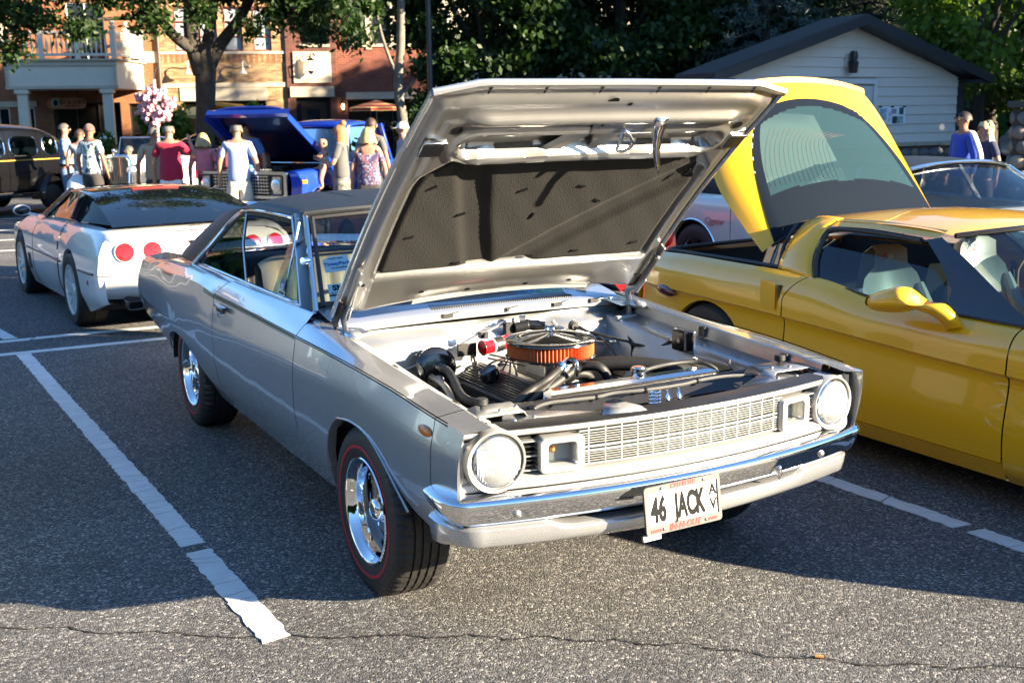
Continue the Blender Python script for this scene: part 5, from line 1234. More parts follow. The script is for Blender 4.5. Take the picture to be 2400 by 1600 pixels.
        MB().tube([A0, A1, B1, C0.lerp(B0, .5)], .010, 6).build('window_trim', p.get('beltm', chrome), root)
    MB().box((0, wb / 2, zr_ + .05), (w * 1.7, wb + 1.0, .1)).box((0, .5 * (yb[0] + yb[3]), zb_ * .62), (w * 1.7, (yb[3] - yb[0]) * .9, .06)).build('underbody', int_dark, root, sm=0)
    wp = wheel_proto('wheel', root, r, p.get('tw', .2), p.get('rim', r * .62), p.get('rimm', alloy), p.get('spokem', alloy), alloy, p.get('spokes', 5), p.get('dish', .03))
    four_wheels(wp, root, w - .13, w - .13, wb, r)
    for yy, s, key in ((y0, -1, 'fb'), (y1, 1, 'rb')):
        if p.get(key):
            MB().tube([(u * (w * taper(yy) + .01), yy + s * (.10 * (1 - abs(u) ** 4) - .02 * 0) - s * .25 * max(0, abs(u) - .93) / .07, p[key]) for u in span(-1, 1, 21)], .055, 8, flat=.9).build('bumper', p.get('bumpm', chrome), root)
    for x, z, rr, front, m in p.get('lamps', []):
        yy = (y0 - .045) if front else (y1 + .045)
        for sd in (-1, 1): MB().sph((sd * x, yy + (0.03 if front else -.03) * 1, z), (rr, .04, rr if not isinstance(m, tuple) else m[1]), 14, 8).build('headlight' if front else 'tail_light', m if not isinstance(m, tuple) else m[0], root)
    return root

# ---- white low sports car behind the silver one (nose away from us)
w4 = thing('white_sports_car', 'white low sports car with black roof and round red tail lamps', 'car', (-.21, 9.33, 0), PI + .07)
xm4 = pch((-1.07, .62), (-.6, .84), (0, .885), (.8, .885), (1.6, .885), (2.44, .905), (3.0, .89), (3.30, .86), (3.40, .80))
z4 = pch((-1.07, .60), (-.5, .74), (0, .835), (.5, .84), (1.0, .865), (1.8, .885), (2.4, .895), (2.9, .90), (3.25, .885), (3.40, .855))
rows4 = [(lambda y: xm4(y) - .06, lambda y: .17 + .10 * max(0, (y - 2.8) / .6), False), (lambda y: xm4(y) - .008, lambda y: .34, False), (lambda y: xm4(y), lambda y: .525, True), (lambda y: xm4(y) - .004, lambda y: .56, True), (lambda y: xm4(y) - .02, lambda y: .70, False), (lambda y: xm4(y) - .10, lambda y: z4(y) - .03, False), (lambda y: xm4(y) - .20, lambda y: z4(y), False)]
y4, zl4 = arc_low(lambda y: .17 + .14 * max(0, (y - 2.85) / .55), ((0, .325, .365), (2.44, .325, .365)), -1.07, 3.38)
for sd in (-1, 1):
    skin('front_fender', white_paint, w4, sd, [y for y in y4 if y < .68], rows4, zl4)
    skin('door', white_paint, w4, sd, span(.69, 1.88, 20), rows4, zl4)
    skin('rear_quarter', white_paint, w4, sd, [y for y in y4 if y > 1.89], rows4, zl4)
    MB().tube([(sd * (xm4(y) + .003), y, .540) for y in y4 if zl4(y) < .53 and y < 3.3 and (y > 2.8)], .010, 6).build('rub_strip', black_satin, w4)
    MB().tube([(sd * (xm4(y) + .003), y, .540) for y in span(.40, 2.04, 12)], .010, 6).build('rub_strip', black_satin, w4)
    b = MB(); b.box((sd * .868, 3.02, .455), (.03, .16, .055)); b.build('side_marker', dark_lens, w4, bev=.006); MB().box((sd * .872, 3.06, .455), (.03, .06, .045)).build('side_marker', red_lens, w4, bev=.006)
    for yv in (.45, .50, .55): MB().box((sd * .884, yv, .40), (.01, .018, .16), (.25, 0, 0)).build('fender_vent', black_satin, w4, sm=0)
    # side glass, pillars
    G = [[(sd * .70, .72, .87), (sd * .60, 1.02, 1.02), (sd * .555, 1.22, 1.12)], [(sd * .715, 1.3, .885), (sd * .65, 1.35, 1.03), (sd * .585, 1.42, 1.135)], [(sd * .715, 1.95, .895), (sd * .66, 1.95, 1.03), (sd * .59, 1.95, 1.135)]]
    MB().grid(G).build('side_glass', smoke_g, w4, sm=60)
    MB().bar((sd * .71, .62, .865), (sd * .552, 1.20, 1.135), .05, .06).build('a_pillar', black_gloss, w4, bev=.01)
    MB().bar((sd * .718, 2.0, .90), (sd * .60, 1.97, 1.14), .10, .04, (0, 1, 0)).build('b_pillar', black_gloss, w4, bev=.01)
    G = [[(sd * .715, 2.04, .90), (sd * .60, 2.02, 1.12)], [(sd * .700, 2.6, .915), (sd * .60, 2.35, 1.07)], [(sd * .66, 3.05, .925), (sd * .61, 2.78, .99)]]
    MB().grid(G).build('quarter_glass', dim_g, w4, sm=60)
    mi = thing('door_mirror', None, None); mi.parent = w4
    MB().sph((sd * .945, .66, .93), (.085, .06, .055), 16, 10).build('shell', white_paint, mi); MB().sph((sd * .945, .69, .93), (.075, .042, .046), 16, 8).build('glass', black_gloss, mi); MB().bar((sd * .90, .66, .90), (sd * .80, .66, .87), .05, .03).build('arm', white_paint, mi)
xin = lambda y: xm4(y) - .20
MB().grid([[(u * .60, y, z + .035 * (1 - abs(u) ** 2.3)) for u in span(-1, 1, 17)] for y, z in ((1.18, 1.125), (1.35, 1.142), (1.65, 1.150), (1.9, 1.145), (2.08, 1.132), (2.14, 1.118))]).build('roof_panel', black_gloss, w4, sm=60, solid=.02)
MB().grid([[(u * (.60 + .08 * v), 2.12 + 1.08 * v + .06 * (1 - u * u) * v, 1.135 + (.918 - 1.135) * v + .035 * (1 - abs(u) ** 2.3) * (1 - v * .7) + .02 * math.sin(PI * v)) for u in span(-1, 1, 21)] for v in span(0, 1, 9)]).build('hatch_glass', dark_g, w4, sm=70)
MB().grid([[(u * (.70 - .14 * v), .42 + .72 * v - .12 * (1 - u * u), .87 + .265 * v + .035 * (1 - abs(u) ** 2.3) * v) for u in span(-1, 1, 17)] for v in span(0, 1, 5)]).build('windscreen', smoke_g, w4, sm=70)
MB().grid([[(u * xin(y), y, z4(y) + .02 * (1 - u * u)) for u in span(-1, 1, 15)] for y in span(-1.07, .62, 12)]).build('hood', white_paint, w4, sm=60)
MB().grid([[(u * xin(y), y + .03 * (1 - u * u), z4(y) + .012 * (1 - u * u)) for u in span(-1, 1, 21)] for y in (3.06, 3.16, 3.27, 3.36)]).build('rear_deck', white_paint, w4, sm=60)
MB().grid([[(sd_ * 1.0 * (xin(y)), y, z4(y)) for y in span(2.0, 3.10, 10)] for sd_ in (-1,)] + [[(-.60, y, z4(y) + .015) for y in span(2.0, 3.10, 10)]]).build('shoulder', white_paint, w4)
# tail: convex panel with rolled lower edge
prof = [(3.36, .868, .66), (3.40, .845, .74), (3.435, .80, .80), (3.46, .70, .845), (3.462, .58, .862), (3.455, .53, .865), (3.44, .45, .855), (3.40, .375, .83), (3.33, .325, .80)]
MB().grid([[(u * w_, y - .10 * abs(u) ** 5 + .03 * (1 - u * u), z) for u in span(-1, 1, 31)] for y, z, w_ in prof]).build('tail_panel', white_paint, w4, sm=60)
MB().tube([(u * .862, 3.462 - .10 * abs(u) ** 5 + .03 * (1 - u * u), .540) for u in span(-1, 1, 30)], .007, 6).build('rub_strip', mat('grey strip', (.30, .30, .29), .5), w4)
for x in (-.655, -.435, .435, .655):
    u = abs(x) / .855; y = 3.452 - .10 * u ** 5 + .03 * (1 - u * u); M = TM((x, y + .004, .730), (0, 0, -math.copysign((.5 * u ** 4 + .06 * u) / .855, x))) @ TM(rot=(-PI / 2 + .22, 0, 0))
    tl = thing('tail_light', None, None); tl.parent = w4
    MB().lathe([(.082, -.02), (.081, .002), (.078, .003), (.075, -.002), (.075, -.02)], 32, M).build('ring', white_paint, tl); MB().lathe([(.075, -.006), (.073, .0), (.05, .003), (.001, .004)], 32, M).build('lens', red_lens, tl)
for x in (-.60, -.43, .43, .60):
    b = MB(TM((x, 3.40, .285))); ro = superpts(.072, .040, .028); ri = superpts(.056, .027, .018)
    b.grid([[(a, -.2, c) for a, c in ro], [(a, .06, c) for a, c in ro], [(a, .06, c) for a, c in ri], [(a, -.05, c) for a, c in ri]], cv=True); b.build('exhaust_tip', chrome, w4, sm=40)
MB().box((0, 3.1, .30), (1.3, .5, .10)).box((0, 1.2, .24), (1.5, 3.4, .12)).box((0, 1.7, .55), (1.35, 2.4, .05)).build('underbody', int_dark, w4, sm=0)
MB().box((0, 2.10, 1.172), (.44, .06, .026)).build('high_brake_light', mat('brake lens', (.14, .006, .005), .3), w4, bev=.006)
b = MB(); b.grid([[(-.06, 3.30, .905), (-.02, 3.30, .905)], [(-.05, 3.27, .907), (-.01, 3.27, .907)]]); b.grid([[(.0, 3.30, .905), (.05, 3.30, .905)], [(.01, 3.27, .907), (.04, 3.27, .907)]]); b.build('badge', alloy, w4, sm=0)
for sd in (-1, 1):
    se = thing('seat', None, None); se.parent = w4
    MB().box((sd * .36, 1.95, .80), (.46, .12, .62), (-.2, 0, 0)).build('backrest', black_satin, se, bev=.05); MB().box((sd * .36, 1.6, .46), (.46, .5, .14)).build('cushion', black_satin, se, bev=.04)
wp4 = wheel_proto('wheel', w4, .325, .255, .225, white_paint, white_paint, white_paint, 12, .035)
four_wheels(wp4, w4, .765, .775, 2.44, .325)

# ---- cream coupe with black vinyl roof and open boot lid, beyond the yellow car
CCO = (5.72, 1.95, 0)
cc = thing('cream_coupe', 'cream hardtop coupe with black vinyl roof and boot lid open beyond the yellow car', 'car', CCO)
gen_car(cc, dict(wb=3.3, w=.97, y0=-1.0, y1=4.6, belt=.98, zbelt=((-1.0, .86), (0, .94), (.5, .965), (2.7, 1.0), (3.6, 1.0), (4.6, .92)), rock=.28, crease=.82, body=cream_paint, roofm=vinyl, cpilm=vinyl, r=.35, ar=.40, gh=[.45, .92, 2.0, 2.78], gaps=[.6, 2.72], roof=1.385, rw=.62, glass=clear_g, cpil=.30, pillars=[.55], trim=cream_paint, pillm=chrome, fb=.48, rb=.52, spokes=5, rim=.215, tum=.09, no_deck=True, lamps=[(.66, .64, .08, True, refl)]))
MB().tube([(u * .60,   .90 - .05 * (1 - u * u), 1.305 + .05 * (1 - abs(u) ** 2.4)) for u in span(-1, 1, 18)], .028, 8, flat=.6).build('header_trim', alloy, cc)
MB().grid([[(x, y, z) for x in (-.62, -.02)] for y, z in ((.30, .962), (.40, .972))]).build('cowl_grille', alloy, cc); MB().grid([[(x, y, z) for x in (.26, .66)] for y, z in ((.30, .962), (.40, .972))]).build('cowl_grille', alloy, cc); MB().grid([[(x, y, z) for x in (-.70, .70)] for y, z in ((.28, .962), (.46, .966))]).build('cowl_well', black_satin, cc)
lid = MB(); lid.grid([[(u * .70, 2.85 + .95 * t * .62, .98 + .95 * t * .785 + .03 * (1 - u * u)) for u in span(-1, 1, 9)] for t in span(0, 1, 6)]); lid.build('boot_lid', cream_paint, cc, solid=.04)
MB().box((0, 3.75, .66), (1.5, 1.5, .04)).build('boot_floor', carpet, cc, sm=0)
b = MB(); b.tube([(-.60, 2.9, 1.0), (-.60, 3.05, .85), (-.58, 3.2, .70)], .015, 6, sub=3); b.tube([(.60, 2.9, 1.0), (.60, 3.05, .85), (.58, 3.2, .70)], .015, 6, sub=3); b.build('lid_hinges', black_satin, cc)
tag(MB(TM(CCO)).box((-.35, 3.5, .92), (.55, .35, .42)).build('boot_bag', mat('black duffel cloth', (.03, .03, .032), .8, var=.3, vs=9), None, bev=.08), 'dark soft bag standing in the open boot of the cream coupe', 'bag')
tag(MB(TM(CCO)).tube([(-.68, 3.75, .76), (-.68, 3.75, 1.10)], .09, 14).build('folded_blue_chair', mat('blue chair cloth', (.04, .10, .30), .8), None), 'blue rolled folding chair in the open boot of the cream coupe', 'folding chair')
MB().tube([(-.972, y, .30) for y in span(.45, 2.8, 5)], .012, 6).build('sill_trim', chrome, cc)
arc = [(-.965, 3.3 + .403 * math.cos(a), .35 + .403 * math.sin(a)) for a in span(.0, PI, 20)]
MB().tube(arc, .010, 6).build('arch_trim', chrome, cc)
text('script_badge', 'Cygnier', .095, dullm, cc, frame((-.968, 2.97, .755), (0, -1, 0), (.06, 0, 1)), ext=.003, shear=.45)

# ---- red car behind the yellow one
rc = thing('red_car', 'red car with round tail lamp behind the yellow car, mostly hidden by the raised hood', 'car', (3.02, 8.05, 0), PI)
gen_car(rc, dict(wb=2.6, w=.90, y0=-.95, y1=3.72, belt=.86, zbelt=((-.95, .68), (0, .82), (1, .86), (2.4, .88), (3.72, .82)), rock=.22, crease=.52, body=red_paint, r=.325, gh=[.5, 1.15, 1.9, 3.0], gaps=[.68, 1.95], roof=1.20, rw=.56, glass=dark_g, cpil=.35, tail=.92, beltm=black_satin, pillm=black_satin, lamps=[(.70, .70, .095, False, red_lens), (.45, .70, .095, False, red_lens)]))

# ---- black thirties saloon on the left
bs = thing('vintage_black_sedan', 'tall black vintage sedan with gold coach line and running board at the left edge', 'car', (-1.98, 20.3, 0), -.90)
ztb = pch((-.75, .98), (.2, 1.10), (.72, 1.16), (.95, 1.58), (1.25, 1.73), (2.0, 1.79), (2.7, 1.75), (3.2, 1.60), (3.6, 1.28), (3.95, .85), (4.02, .55)); xtb = pch((-.75, .30), (.2, .48), (.72, .58), (1.2, .60), (2.8, .60), (3.5, .55), (4.02, .50)); xbb = pch((-.75, .40), (.2, .66), (.8, .79), (3.0, .80), (4.02, .68))
rowsB = [(lambda y: xbb(y) - .04, lambda y: .48, False), (lambda y: xbb(y), lambda y: .80, False), (lambda y: xbb(y), lambda y: min(1.12, ztb(y) - .1), True), (lambda y: .55 * xbb(y) + .45 * xtb(y), lambda y: max(ztb(y) - .16, .62 * ztb(y)), False), (lambda y: xtb(y), lambda y: ztb(y) - .05, False), (lambda y: xtb(y) * .6, lambda y: ztb(y), False), (lambda y: 0, lambda y: ztb(y) + .015, False)]
def xside(y, z):
    zc0, z1 = min(1.12, ztb(y) - .1), ztb(y) - .16; t = min(max((z - zc0) / max(z1 - zc0, .01), 0), 1); return xbb(y) * (1 - .45 * t) + xtb(y) * .45 * t + .012
for sd in (-1, 1):
    for nm, y0_, y1_ in (('hood_side', -.75, .84), ('door', .85, 1.78), ('rear_door', 1.79, 2.62), ('rear_quarter', 2.63, 4.02)): skin(nm, black_paint, bs, sd, span(y0_, y1_, 26), rowsB, None, flange=0)
    for y0_, y1_ in ((.98, 1.72), (1.86, 2.56), (2.72, 3.12)):
        pts_ = [(x + (y0_ + y1_) / 2, z + 1.36) for x, z in superpts((y1_ - y0_) / 2, .185, .13)]
        MB().poly([(sd * xside(y, z), y, z) for y, z in pts_]).build('side_window', smoke_g if 'x' else None, bs, sm=0)
        MB().poly([(sd * (xside(y, z) - .008), y, z) for y, z in pts_]).build('dark_window_backing', int_dark, bs, sm=0)  # dark sheet behind the pane stands in for the cabin's shade
        MB().tube([(sd * xside(y, z), y, z) for y, z in pts_ + pts_[:1]], .013, 6).build('window_rim', chrome, bs)
    for c in (0, 2.9): MB().sph((sd * .70, c, .36), (.10, .30, .30), 20, 12).build('wheel', tyre_m, bs)
MB().box((0, 1.6, .42), (1.3, 4.2, .14)).build('chassis', int_dark, bs, sm=0)
for sd in (-1, 1):
    MB().grid([[(sd * x, y, z) for x, z in ((.72, .44), (.98, .44), (.99, .42), (.99, .36))] for y in (.42, 2.45)]).build('running_board', black_gloss, bs)
    MB().tube([(sd * .995, y, .43) for y in (.42, 2.45)], .018, 6).build('board_trim', chrome, bs)
    MB().tube([(sd * .808, y, 1.085) for y in span(-.2, 3.2, 12)], .011, 6).build('coach_line', mat('gold line', (.55, .34, .06), .4) if 'gold line' not in MT else MT['gold line'], bs)
    for c in (0, 2.9):
        P = [[(sd * x, c + .50 * math.cos(a) * k, .36 + .50 * math.sin(a) * k) for x, k in ((.66, .96), (.80, 1.0), (.92, .96), (.985, .86))] for a in span(-.25, PI + .15, 16)]
        MB().grid(P).build('wing', black_paint, bs, sm=60)
mx_ = MB(); mx_.sph((-1.0, .78, 1.24), (.07, .02, .10), 12, 8); mx_.build('door_mirror', chrome, bs)

# ---- white thirties roadster among the people
wr = thing('vintage_white_roadster', 'white vintage roadster with louvred hood and upright chrome radiator behind the people', 'car', (1.62, 18.4, 0), -.56)
for sd in (-1, 1):
    MB().grid([[(sd * x, y, z) for z in (.55, .95, 1.12)] for y, x in ((-.25, .28), (.35, .40), (1.05, .50))]).build('hood_side', white_paint, wr, sm=0)
    for r_ in range(2):
        for k in range(9): MB().box((sd * (.425 + k * .0085), .50 + k * .05, 1.02 - r_ * .13), (.012, .028, .085), (0, 0, sd * .17)).build('louvre', mat('louvre grey', (.16, .16, .15), .5) if 'louvre grey' not in MT else MT['louvre grey'], wr, sm=0)
    P = []
    for y, z, w0 in ((-.62, .62, .62), (-.50, .82, .66), (-.20, .94, .68), (.15, .90, .68), (.45, .66, .66), (.75, .46, .66)):
        P.append([(sd * (w0 + dx), y, z - dz) for dx, dz in ((-.17, .02), (-.05, 0), (.10, .02), (.18, .09), (.20, .22))])
    MB().grid(P).build('front_wing', white_paint, wr, sm=60)
    hl_ = thing('headlight', None, None); hl_.parent = wr
    MB().sph((sd * .40, -.42, .93), (.115, .15, .115), 16, 10).build('shell', chrome, hl_); MB().sph((sd * .40, -.50, .93), (.10, .10, .10), 16, 10).build('lens', refl, hl_)
    MB().grid([[(sd * (.52 + .12 * math.sin(PI * (z - .4) / 1.2)), y, z) for z in (.42, .7, .95, 1.12)] for y in (1.07, 1.5, 2.0)]).build('door', white_paint, wr, sm=50)
    MB().grid([[(sd * (.52 + .12 * math.sin(PI * (z - .4) / 1.2)) * k, y, z * zz_) for z in (.42, .7, .95, 1.12)] for y, k, zz_ in ((2.01, 1, 1), (2.6, 1, 1), (3.1, .9, .95), (3.5, .75, .8))]).build('rear_quarter', white_paint, wr, sm=50)
    P = [[(sd * x, 2.85 + .44 * math.cos(a) * k, .34 + .48 * math.sin(a) * k) for x, k in ((.55, .96), (.70, 1.0), (.82, .96), (.87, .86))] for a in span(-.1, PI + .1, 14)]
    MB().grid(P).build('rear_wing', white_paint, wr, sm=60)
MB().grid([[(u * x, y, 1.12 + .07 * (1 - u * u)) for u in span(-1, 1, 9)] for y, x in ((-.25, .28), (.35, .40), (1.05, .50))]).build('hood_top', white_paint, wr, sm=60)
MB().grid([[(u * .5 * k, y, 1.08 * zz_ + .05 * (1 - u * u)) for u in span(-1, 1, 9)] for y, k, zz_ in ((2.5, 1.1, 1), (3.0, 1, .97), (3.5, .8, .82), (3.7, .7, .5))]).build('rear_deck', white_paint, wr, sm=60)
rg = thing('radiator_grille', None, None); rg.parent = wr
b = MB(); b.tube([(-.27, -.27, .50), (-.28, -.27, 1.10), (-.20, -.27, 1.19), (.20, -.27, 1.19), (.28, -.27, 1.10), (.27, -.27, .50), (-.27, -.27, .50)], .035, 8); b.build('shell', chrome, rg)
MB().box((0, -.25, .84), (.52, .02, .68)).build('core', int_dark, rg, sm=0)
for k in range(17): MB().box((-.24 + k * .03, -.275, .84), (.010, .016, .66)).build('bar', alloy, rg, sm=0)
b = MB(); b.cyl((0, -.27, 1.2), (0, -.27, 1.25), .035, 12); b.sph((0, -.25, 1.29), (.04, .10, .04), 12, 8); b.build('cap_mascot', chrome, rg)
b = MB(); b.tube([(-.6, -.70, .48), (0, -.78, .48), (.6, -.70, .48)], .035, 8, sub=4); b.build('bumper', chrome, wr)
ws_ = thing('windscreen', None, None); ws_.parent = wr
b = MB(); b.tube([(-.50, 1.12, 1.14), (-.48, 1.26, 1.50), (.48, 1.26, 1.50), (.50, 1.12, 1.14), (-.50, 1.12, 1.14)], .016, 6); b.build('frame', chrome, ws_); MB().poly([(-.49, 1.12, 1.15), (.49, 1.12, 1.15), (.47, 1.255, 1.49), (-.47, 1.255, 1.49)]).build('pane', clear_g, ws_, sm=0)
MB().box((0, 2.05, .85), (1.05, .16, .55), (-.15, 0, 0)).build('seat', tan_vinyl, wr, bev=.05)
MB().box((0, 1.5, .50), (1.0, 3.6, .14)).build('chassis', int_dark, wr, sm=0)
wpr = wheel_proto('wheel', wr, .36, .16, .22, white_paint, chrome, chrome, 12, .02); four_wheels(wpr, wr, .66, .68, 2.85, .36)

# ---- blue pick-up with its hood up
bt_ = thing('blue_pickup_truck', 'blue vintage pickup truck with its hood raised and chrome egg-crate grille', 'truck', (3.20, 14.05, 0), -1.02)
zbt = pch((-.75, 1.02), (0, 1.06), (.8, 1.10), (2.2, 1.12), (4.6, 1.10))
taper_t = lambda y: .97
rowsT = [(lambda y: .90, lambda y: .42, False), (lambda y: .955, lambda y: .55, False), (lambda y: .985, lambda y: .80, True), (lambda y: .970, lambda y: .95, False), (lambda y: .93, lambda y: zbt(y) - .02, False), (lambda y: .84, lambda y: zbt(y), False)]
yT, zlT = arc_low(lambda y: .42, ((0, .36, .44), (2.92, .36, .42)), -.75, 4.5)
for sd in (-1, 1):
    skin('front_fender', blue_paint, bt_, sd, [y for y in yT if y < .72], rowsT, zlT)
    skin('door', blue_paint, bt_, sd, span(.73, 1.75, 8), rowsT, zlT)
    skin('cab_corner', blue_paint, bt_, sd, span(1.76, 2.15, 6), rowsT, zlT)
    skin('bed_side', blue_paint, bt_, sd, [y for y in yT if y > 2.2], rowsT, zlT)
    MB().box((sd * .986, -.45, .86), (.02, .12, .06)).build('side_marker', amber, bt_, bev=.005)
    MB().tube([(sd * .987, .44 * math.cos(a), .36 + .44 * math.sin(a)) for a in span(.05, PI - .05, 18)], .022, 6).build('arch_lip', blue_paint, bt_)
    MB().bar((sd * .84, .78, 1.10), (sd * .70, 1.02, 1.68), .07, .07).build('a_pillar', white_paint if sd > 0 else blue_paint, bt_, bev=.01)  # one pillar white: a bright reflection put into its colour
    MB().bar((sd * .82, 1.95, 1.10), (sd * .70, 1.85, 1.70), .20, .05, (0, 1, 0)).build('b_pillar', blue_paint, bt_, bev=.01)
    MB().grid([[(sd * .82, .84, 1.11), (sd * .70, 1.06, 1.66)], [(sd * .82, 1.85, 1.11), (sd * .71, 1.80, 1.68)]]).build('side_window', smoke_g, bt_)
    hl_ = thing('headlight', None, None); hl_.parent = bt_
    M = TM((sd * .72, -.79, .82)) @ TM(rot=(PI / 2, 0, 0))
    b = MB(M); ro = superpts(.125, .155, .03); ri = superpts(.10, .13, .02); b.grid([[(x, y, -.02) for x, y in ro], [(x, y, .03) for x, y in ro], [(x, y, .02) for x, y in ri], [(x, y, -.04) for x, y in ri]], cv=True); b.build('bezel', black_satin, hl_)
    MB(M).poly([(x, y, -.005) for x, y in ri]).build('panel', alloy, hl_, sm=0); MB(M).lathe([(.092, .0), (.09, .02), (.05, .035), (.001, .038)], 24).build('lens', refl, hl_)
MB().grid([[(u * (.74 - .0 * t), .95 + 1.05 * t - .05 * (1 - u * u) * (1 - t), 1.74 + .05 * math.sin(PI * t) - .06 * abs(u) ** 3) for u in span(-1, 1, 13)] for t in span(0, 1, 7)]).build('roof', blue_paint, bt_, sm=60, solid=.03)
MB().tube([(u * .75, .95 - .05 * (1 - u * u), 1.70 - .03 * abs(u) ** 3) for u in span(-1, 1, 12)], .03, 8).build('visor_edge', blue_paint, bt_)
MB().grid([[(u * (.82 - .13 * v), .78 + .22 * v - .06 * (1 - u * u), 1.10 + .58 * v) for u in span(-1, 1, 11)] for v in (0, .5, 1)]).build('windscreen', smoke_g, bt_, sm=60)
MB().grid([[(u * .78, 2.0 - .08 * v, 1.12 + .56 * v) for u in span(-1, 1, 5)] for v in (0, 1)]).build('rear_window', smoke_g, bt_)
MB().box((0, 1.4, .75), (1.6, 1.3, .05)).box((0, .2, .62), (1.5, 1.6, .08)).build('floor', int_dark, bt_, sm=0)
MB().grid([[(u * .83, y, 1.10) for u in (-1, 1)] for y in (.55, .82)]).build('cowl', blue_paint, bt_)
MB().grid([[(u * .80, .60, z) for u in (-1, 1)] for z in (.6, 1.10)]).build('firewall', black_satin, bt_)
b = MB(); b.cyl((0, .15, .98), (0, .15, 1.06), .20, 24); b.box((0, .15, .85), (.5, .7, .3)); b.build('engine', black_gloss, bt_, bev=.01)
gt = thing('grille', None, None); gt.parent = bt_
MB().box((0, -.74, .82), (1.3, .03, .30)).build('backing', int_dark, gt, sm=0)
for k in range(6): MB().box((0, -.775, .70 + k * .05), (1.20, .02, .010)).build('bar', chrome, gt, sm=0)
for k in range(22): MB().box((-.58 + k * .055, -.772, .825), (.010, .016, .27)).build('upright', alloy, gt, sm=0)
b = MB(TM((0, -.78, .82)) @ TM(rot=(PI / 2, 0, 0))); ro = superpts(.93, .205, .05); ri = superpts(.87, .160, .04); b.grid([[(x, y, -.05) for x, y in ro], [(x, y, .02) for x, y in ro], [(x, y, .02) for x, y in ri], [(x, y, -.02) for x, y in ri]], cv=True); b.build('surround', alloy, gt)
MB().grid([[(u * .80, y, z) for u in (-1, 1)] for y, z in ((-.74, 1.03), (-.45, 1.04))]).build('slam_panel', black_gloss, bt_)
text('lettering', 'CHEVROLET', .09, paper, bt_, frame((.2, -.60, 1.045), (1, 0, 0), (0, 1, .05)))
b = MB(); b.tube([(-1.0, -.72, .52), (-.9, -.88, .52), (.9, -.88, .52), (1.0, -.72, .52)], .075, 10, sub=4); b.build('bumper', chrome, bt_)
ht = thing('hood', None, None); ht.parent = bt_
q0 = Vector((0, .62, 1.13)); es_ = Vector((0, -.80, .60)); en_ = Vector((0, .60, .80))
def HQ(x, s, n=0): return q0 + Vector((x, 0, 0)) + es_ * s + en_ * n
MB().grid([[HQ(u * .84, s, .05 * (1 - u * u) - .10 * abs(u) ** 6) for u in span(-1, 1, 17)] for s in span(0, 1.40, 8)]).build('outer_skin', blue_paint, ht, sm=60, solid=.02)
for sd in (-1, 1): MB().grid([[HQ(sd * x, s, n) for x, n in ((.84, -.10), (.86, -.13), (.86, -.20), (.82, -.20))] for s in span(0, 1.4, 5)]).build('side_rail', blue_paint, ht)
MB().grid([[HQ(u * .80, s, -.06 - .03 * math.sin(s * 5) ** 2) for u in span(-1, 1, 9)] for s in span(.05, 1.32, 14)]).build('inner_frame', mat('dark blue inner', (.004, .008, .05), .3, 0, .6), ht, sm=60)
MB().grid([[HQ(u * .84, s, n) for u in span(-1, 1, 9)] for s, n in ((1.38, .0), (1.42, -.04), (1.42, -.12), (1.36, -.14))]).build('front_lip', blue_paint, ht)
wpt = wheel_proto('wheel', bt_, .36, .22, .21, alloy, alloy, chrome, 5, .04); four_wheels(wpt, bt_, .85, .85, 2.92, .36)

# ---- neighbour just outside the left edge: it shows as a reflection in the silver door
nb = thing('pale_blue_car', 'pale blue car parked just outside the left edge, mirrored in the silver car door', 'car', (-3.45, 1.5, 0))
gen_car(nb, dict(wb=2.8, w=.90, y0=-.85, y1=3.9, belt=.92, rock=.28, crease=.6, body=paint('pale blue paint', (.26, .38, .48)), r=.325, gh=[.5, 1.0, 2.2, 3.0], gaps=[.7, 1.95], roof=1.36, rw=.60, glass=smoke_g, fb=.45, rb=.5))
# ---- modern cars
c1 = thing('black_crossover', 'glossy black modern car with a sloping roof parked in front of the tree', 'car', tuple((7.05, 23.55, 0)), 1.256)
gen_car(c1, dict(wb=2.9, w=.93, y0=-.9, y1=3.95, belt=1.12, zbelt=((-.9, .80), (0, 1.02), (1, 1.10), (2.8, 1.16), (3.95, 1.05)), rock=.30, crease=.70, body=black_paint, r=.36, gh=[.55, 1.25, 2.4, 3.7], gaps=[.75, 1.75, 2.7], roof=1.66, rw=.60, glass=smoke_g, cpil=.18, pillars=[.5], pillm=black_gloss, lamps=[(.72, .98, .10, False, red_lens)]))
c2 = thing('black_sedan', 'black car with dark windows parked beyond the blue truck', 'car', (8.9, 19.2, 0), 1.256 + PI)
gen_car(c2, dict(wb=2.9, w=.93, y0=-.9, y1=3.9, belt=1.10, rock=.28, crease=.70, body=black_paint, r=.36, gh=[.6, 1.2, 2.9, 3.6], gaps=[.75, 1.75, 2.7], roof=1.70, rw=.62, glass=dark_g, cpil=.2, pillars=[.5], pillm=black_gloss))
c3 = thing('pale_silver_car', 'pale silver car seen from behind in the drive of the far house', 'car', (33.2, 23.0, 0), PI - .75)
gen_car(c3, dict(wb=2.6, w=.88, y0=-.85, y1=3.7, belt=.98, zbelt=((-.85, .75), (0, .92), (1, .97), (2.8, 1.02), (3.7, 1.0)), rock=.25, crease=.62, body=silver_far, r=.32, gh=[.5, 1.15, 2.5, 3.35], gaps=[.7, 1.65, 2.5], roof=1.46, rw=.58, glass=smoke_g, cpil=.2, pillars=[.5], beltm=black_satin, lamps=[(.66, .93, .12, False, red_lens)]))
c4 = thing('dark_suv', 'dark grey SUV parked beside the pale silver car near the tree trunk', 'car', (30.4, 17.2, 0), PI - 1.05)
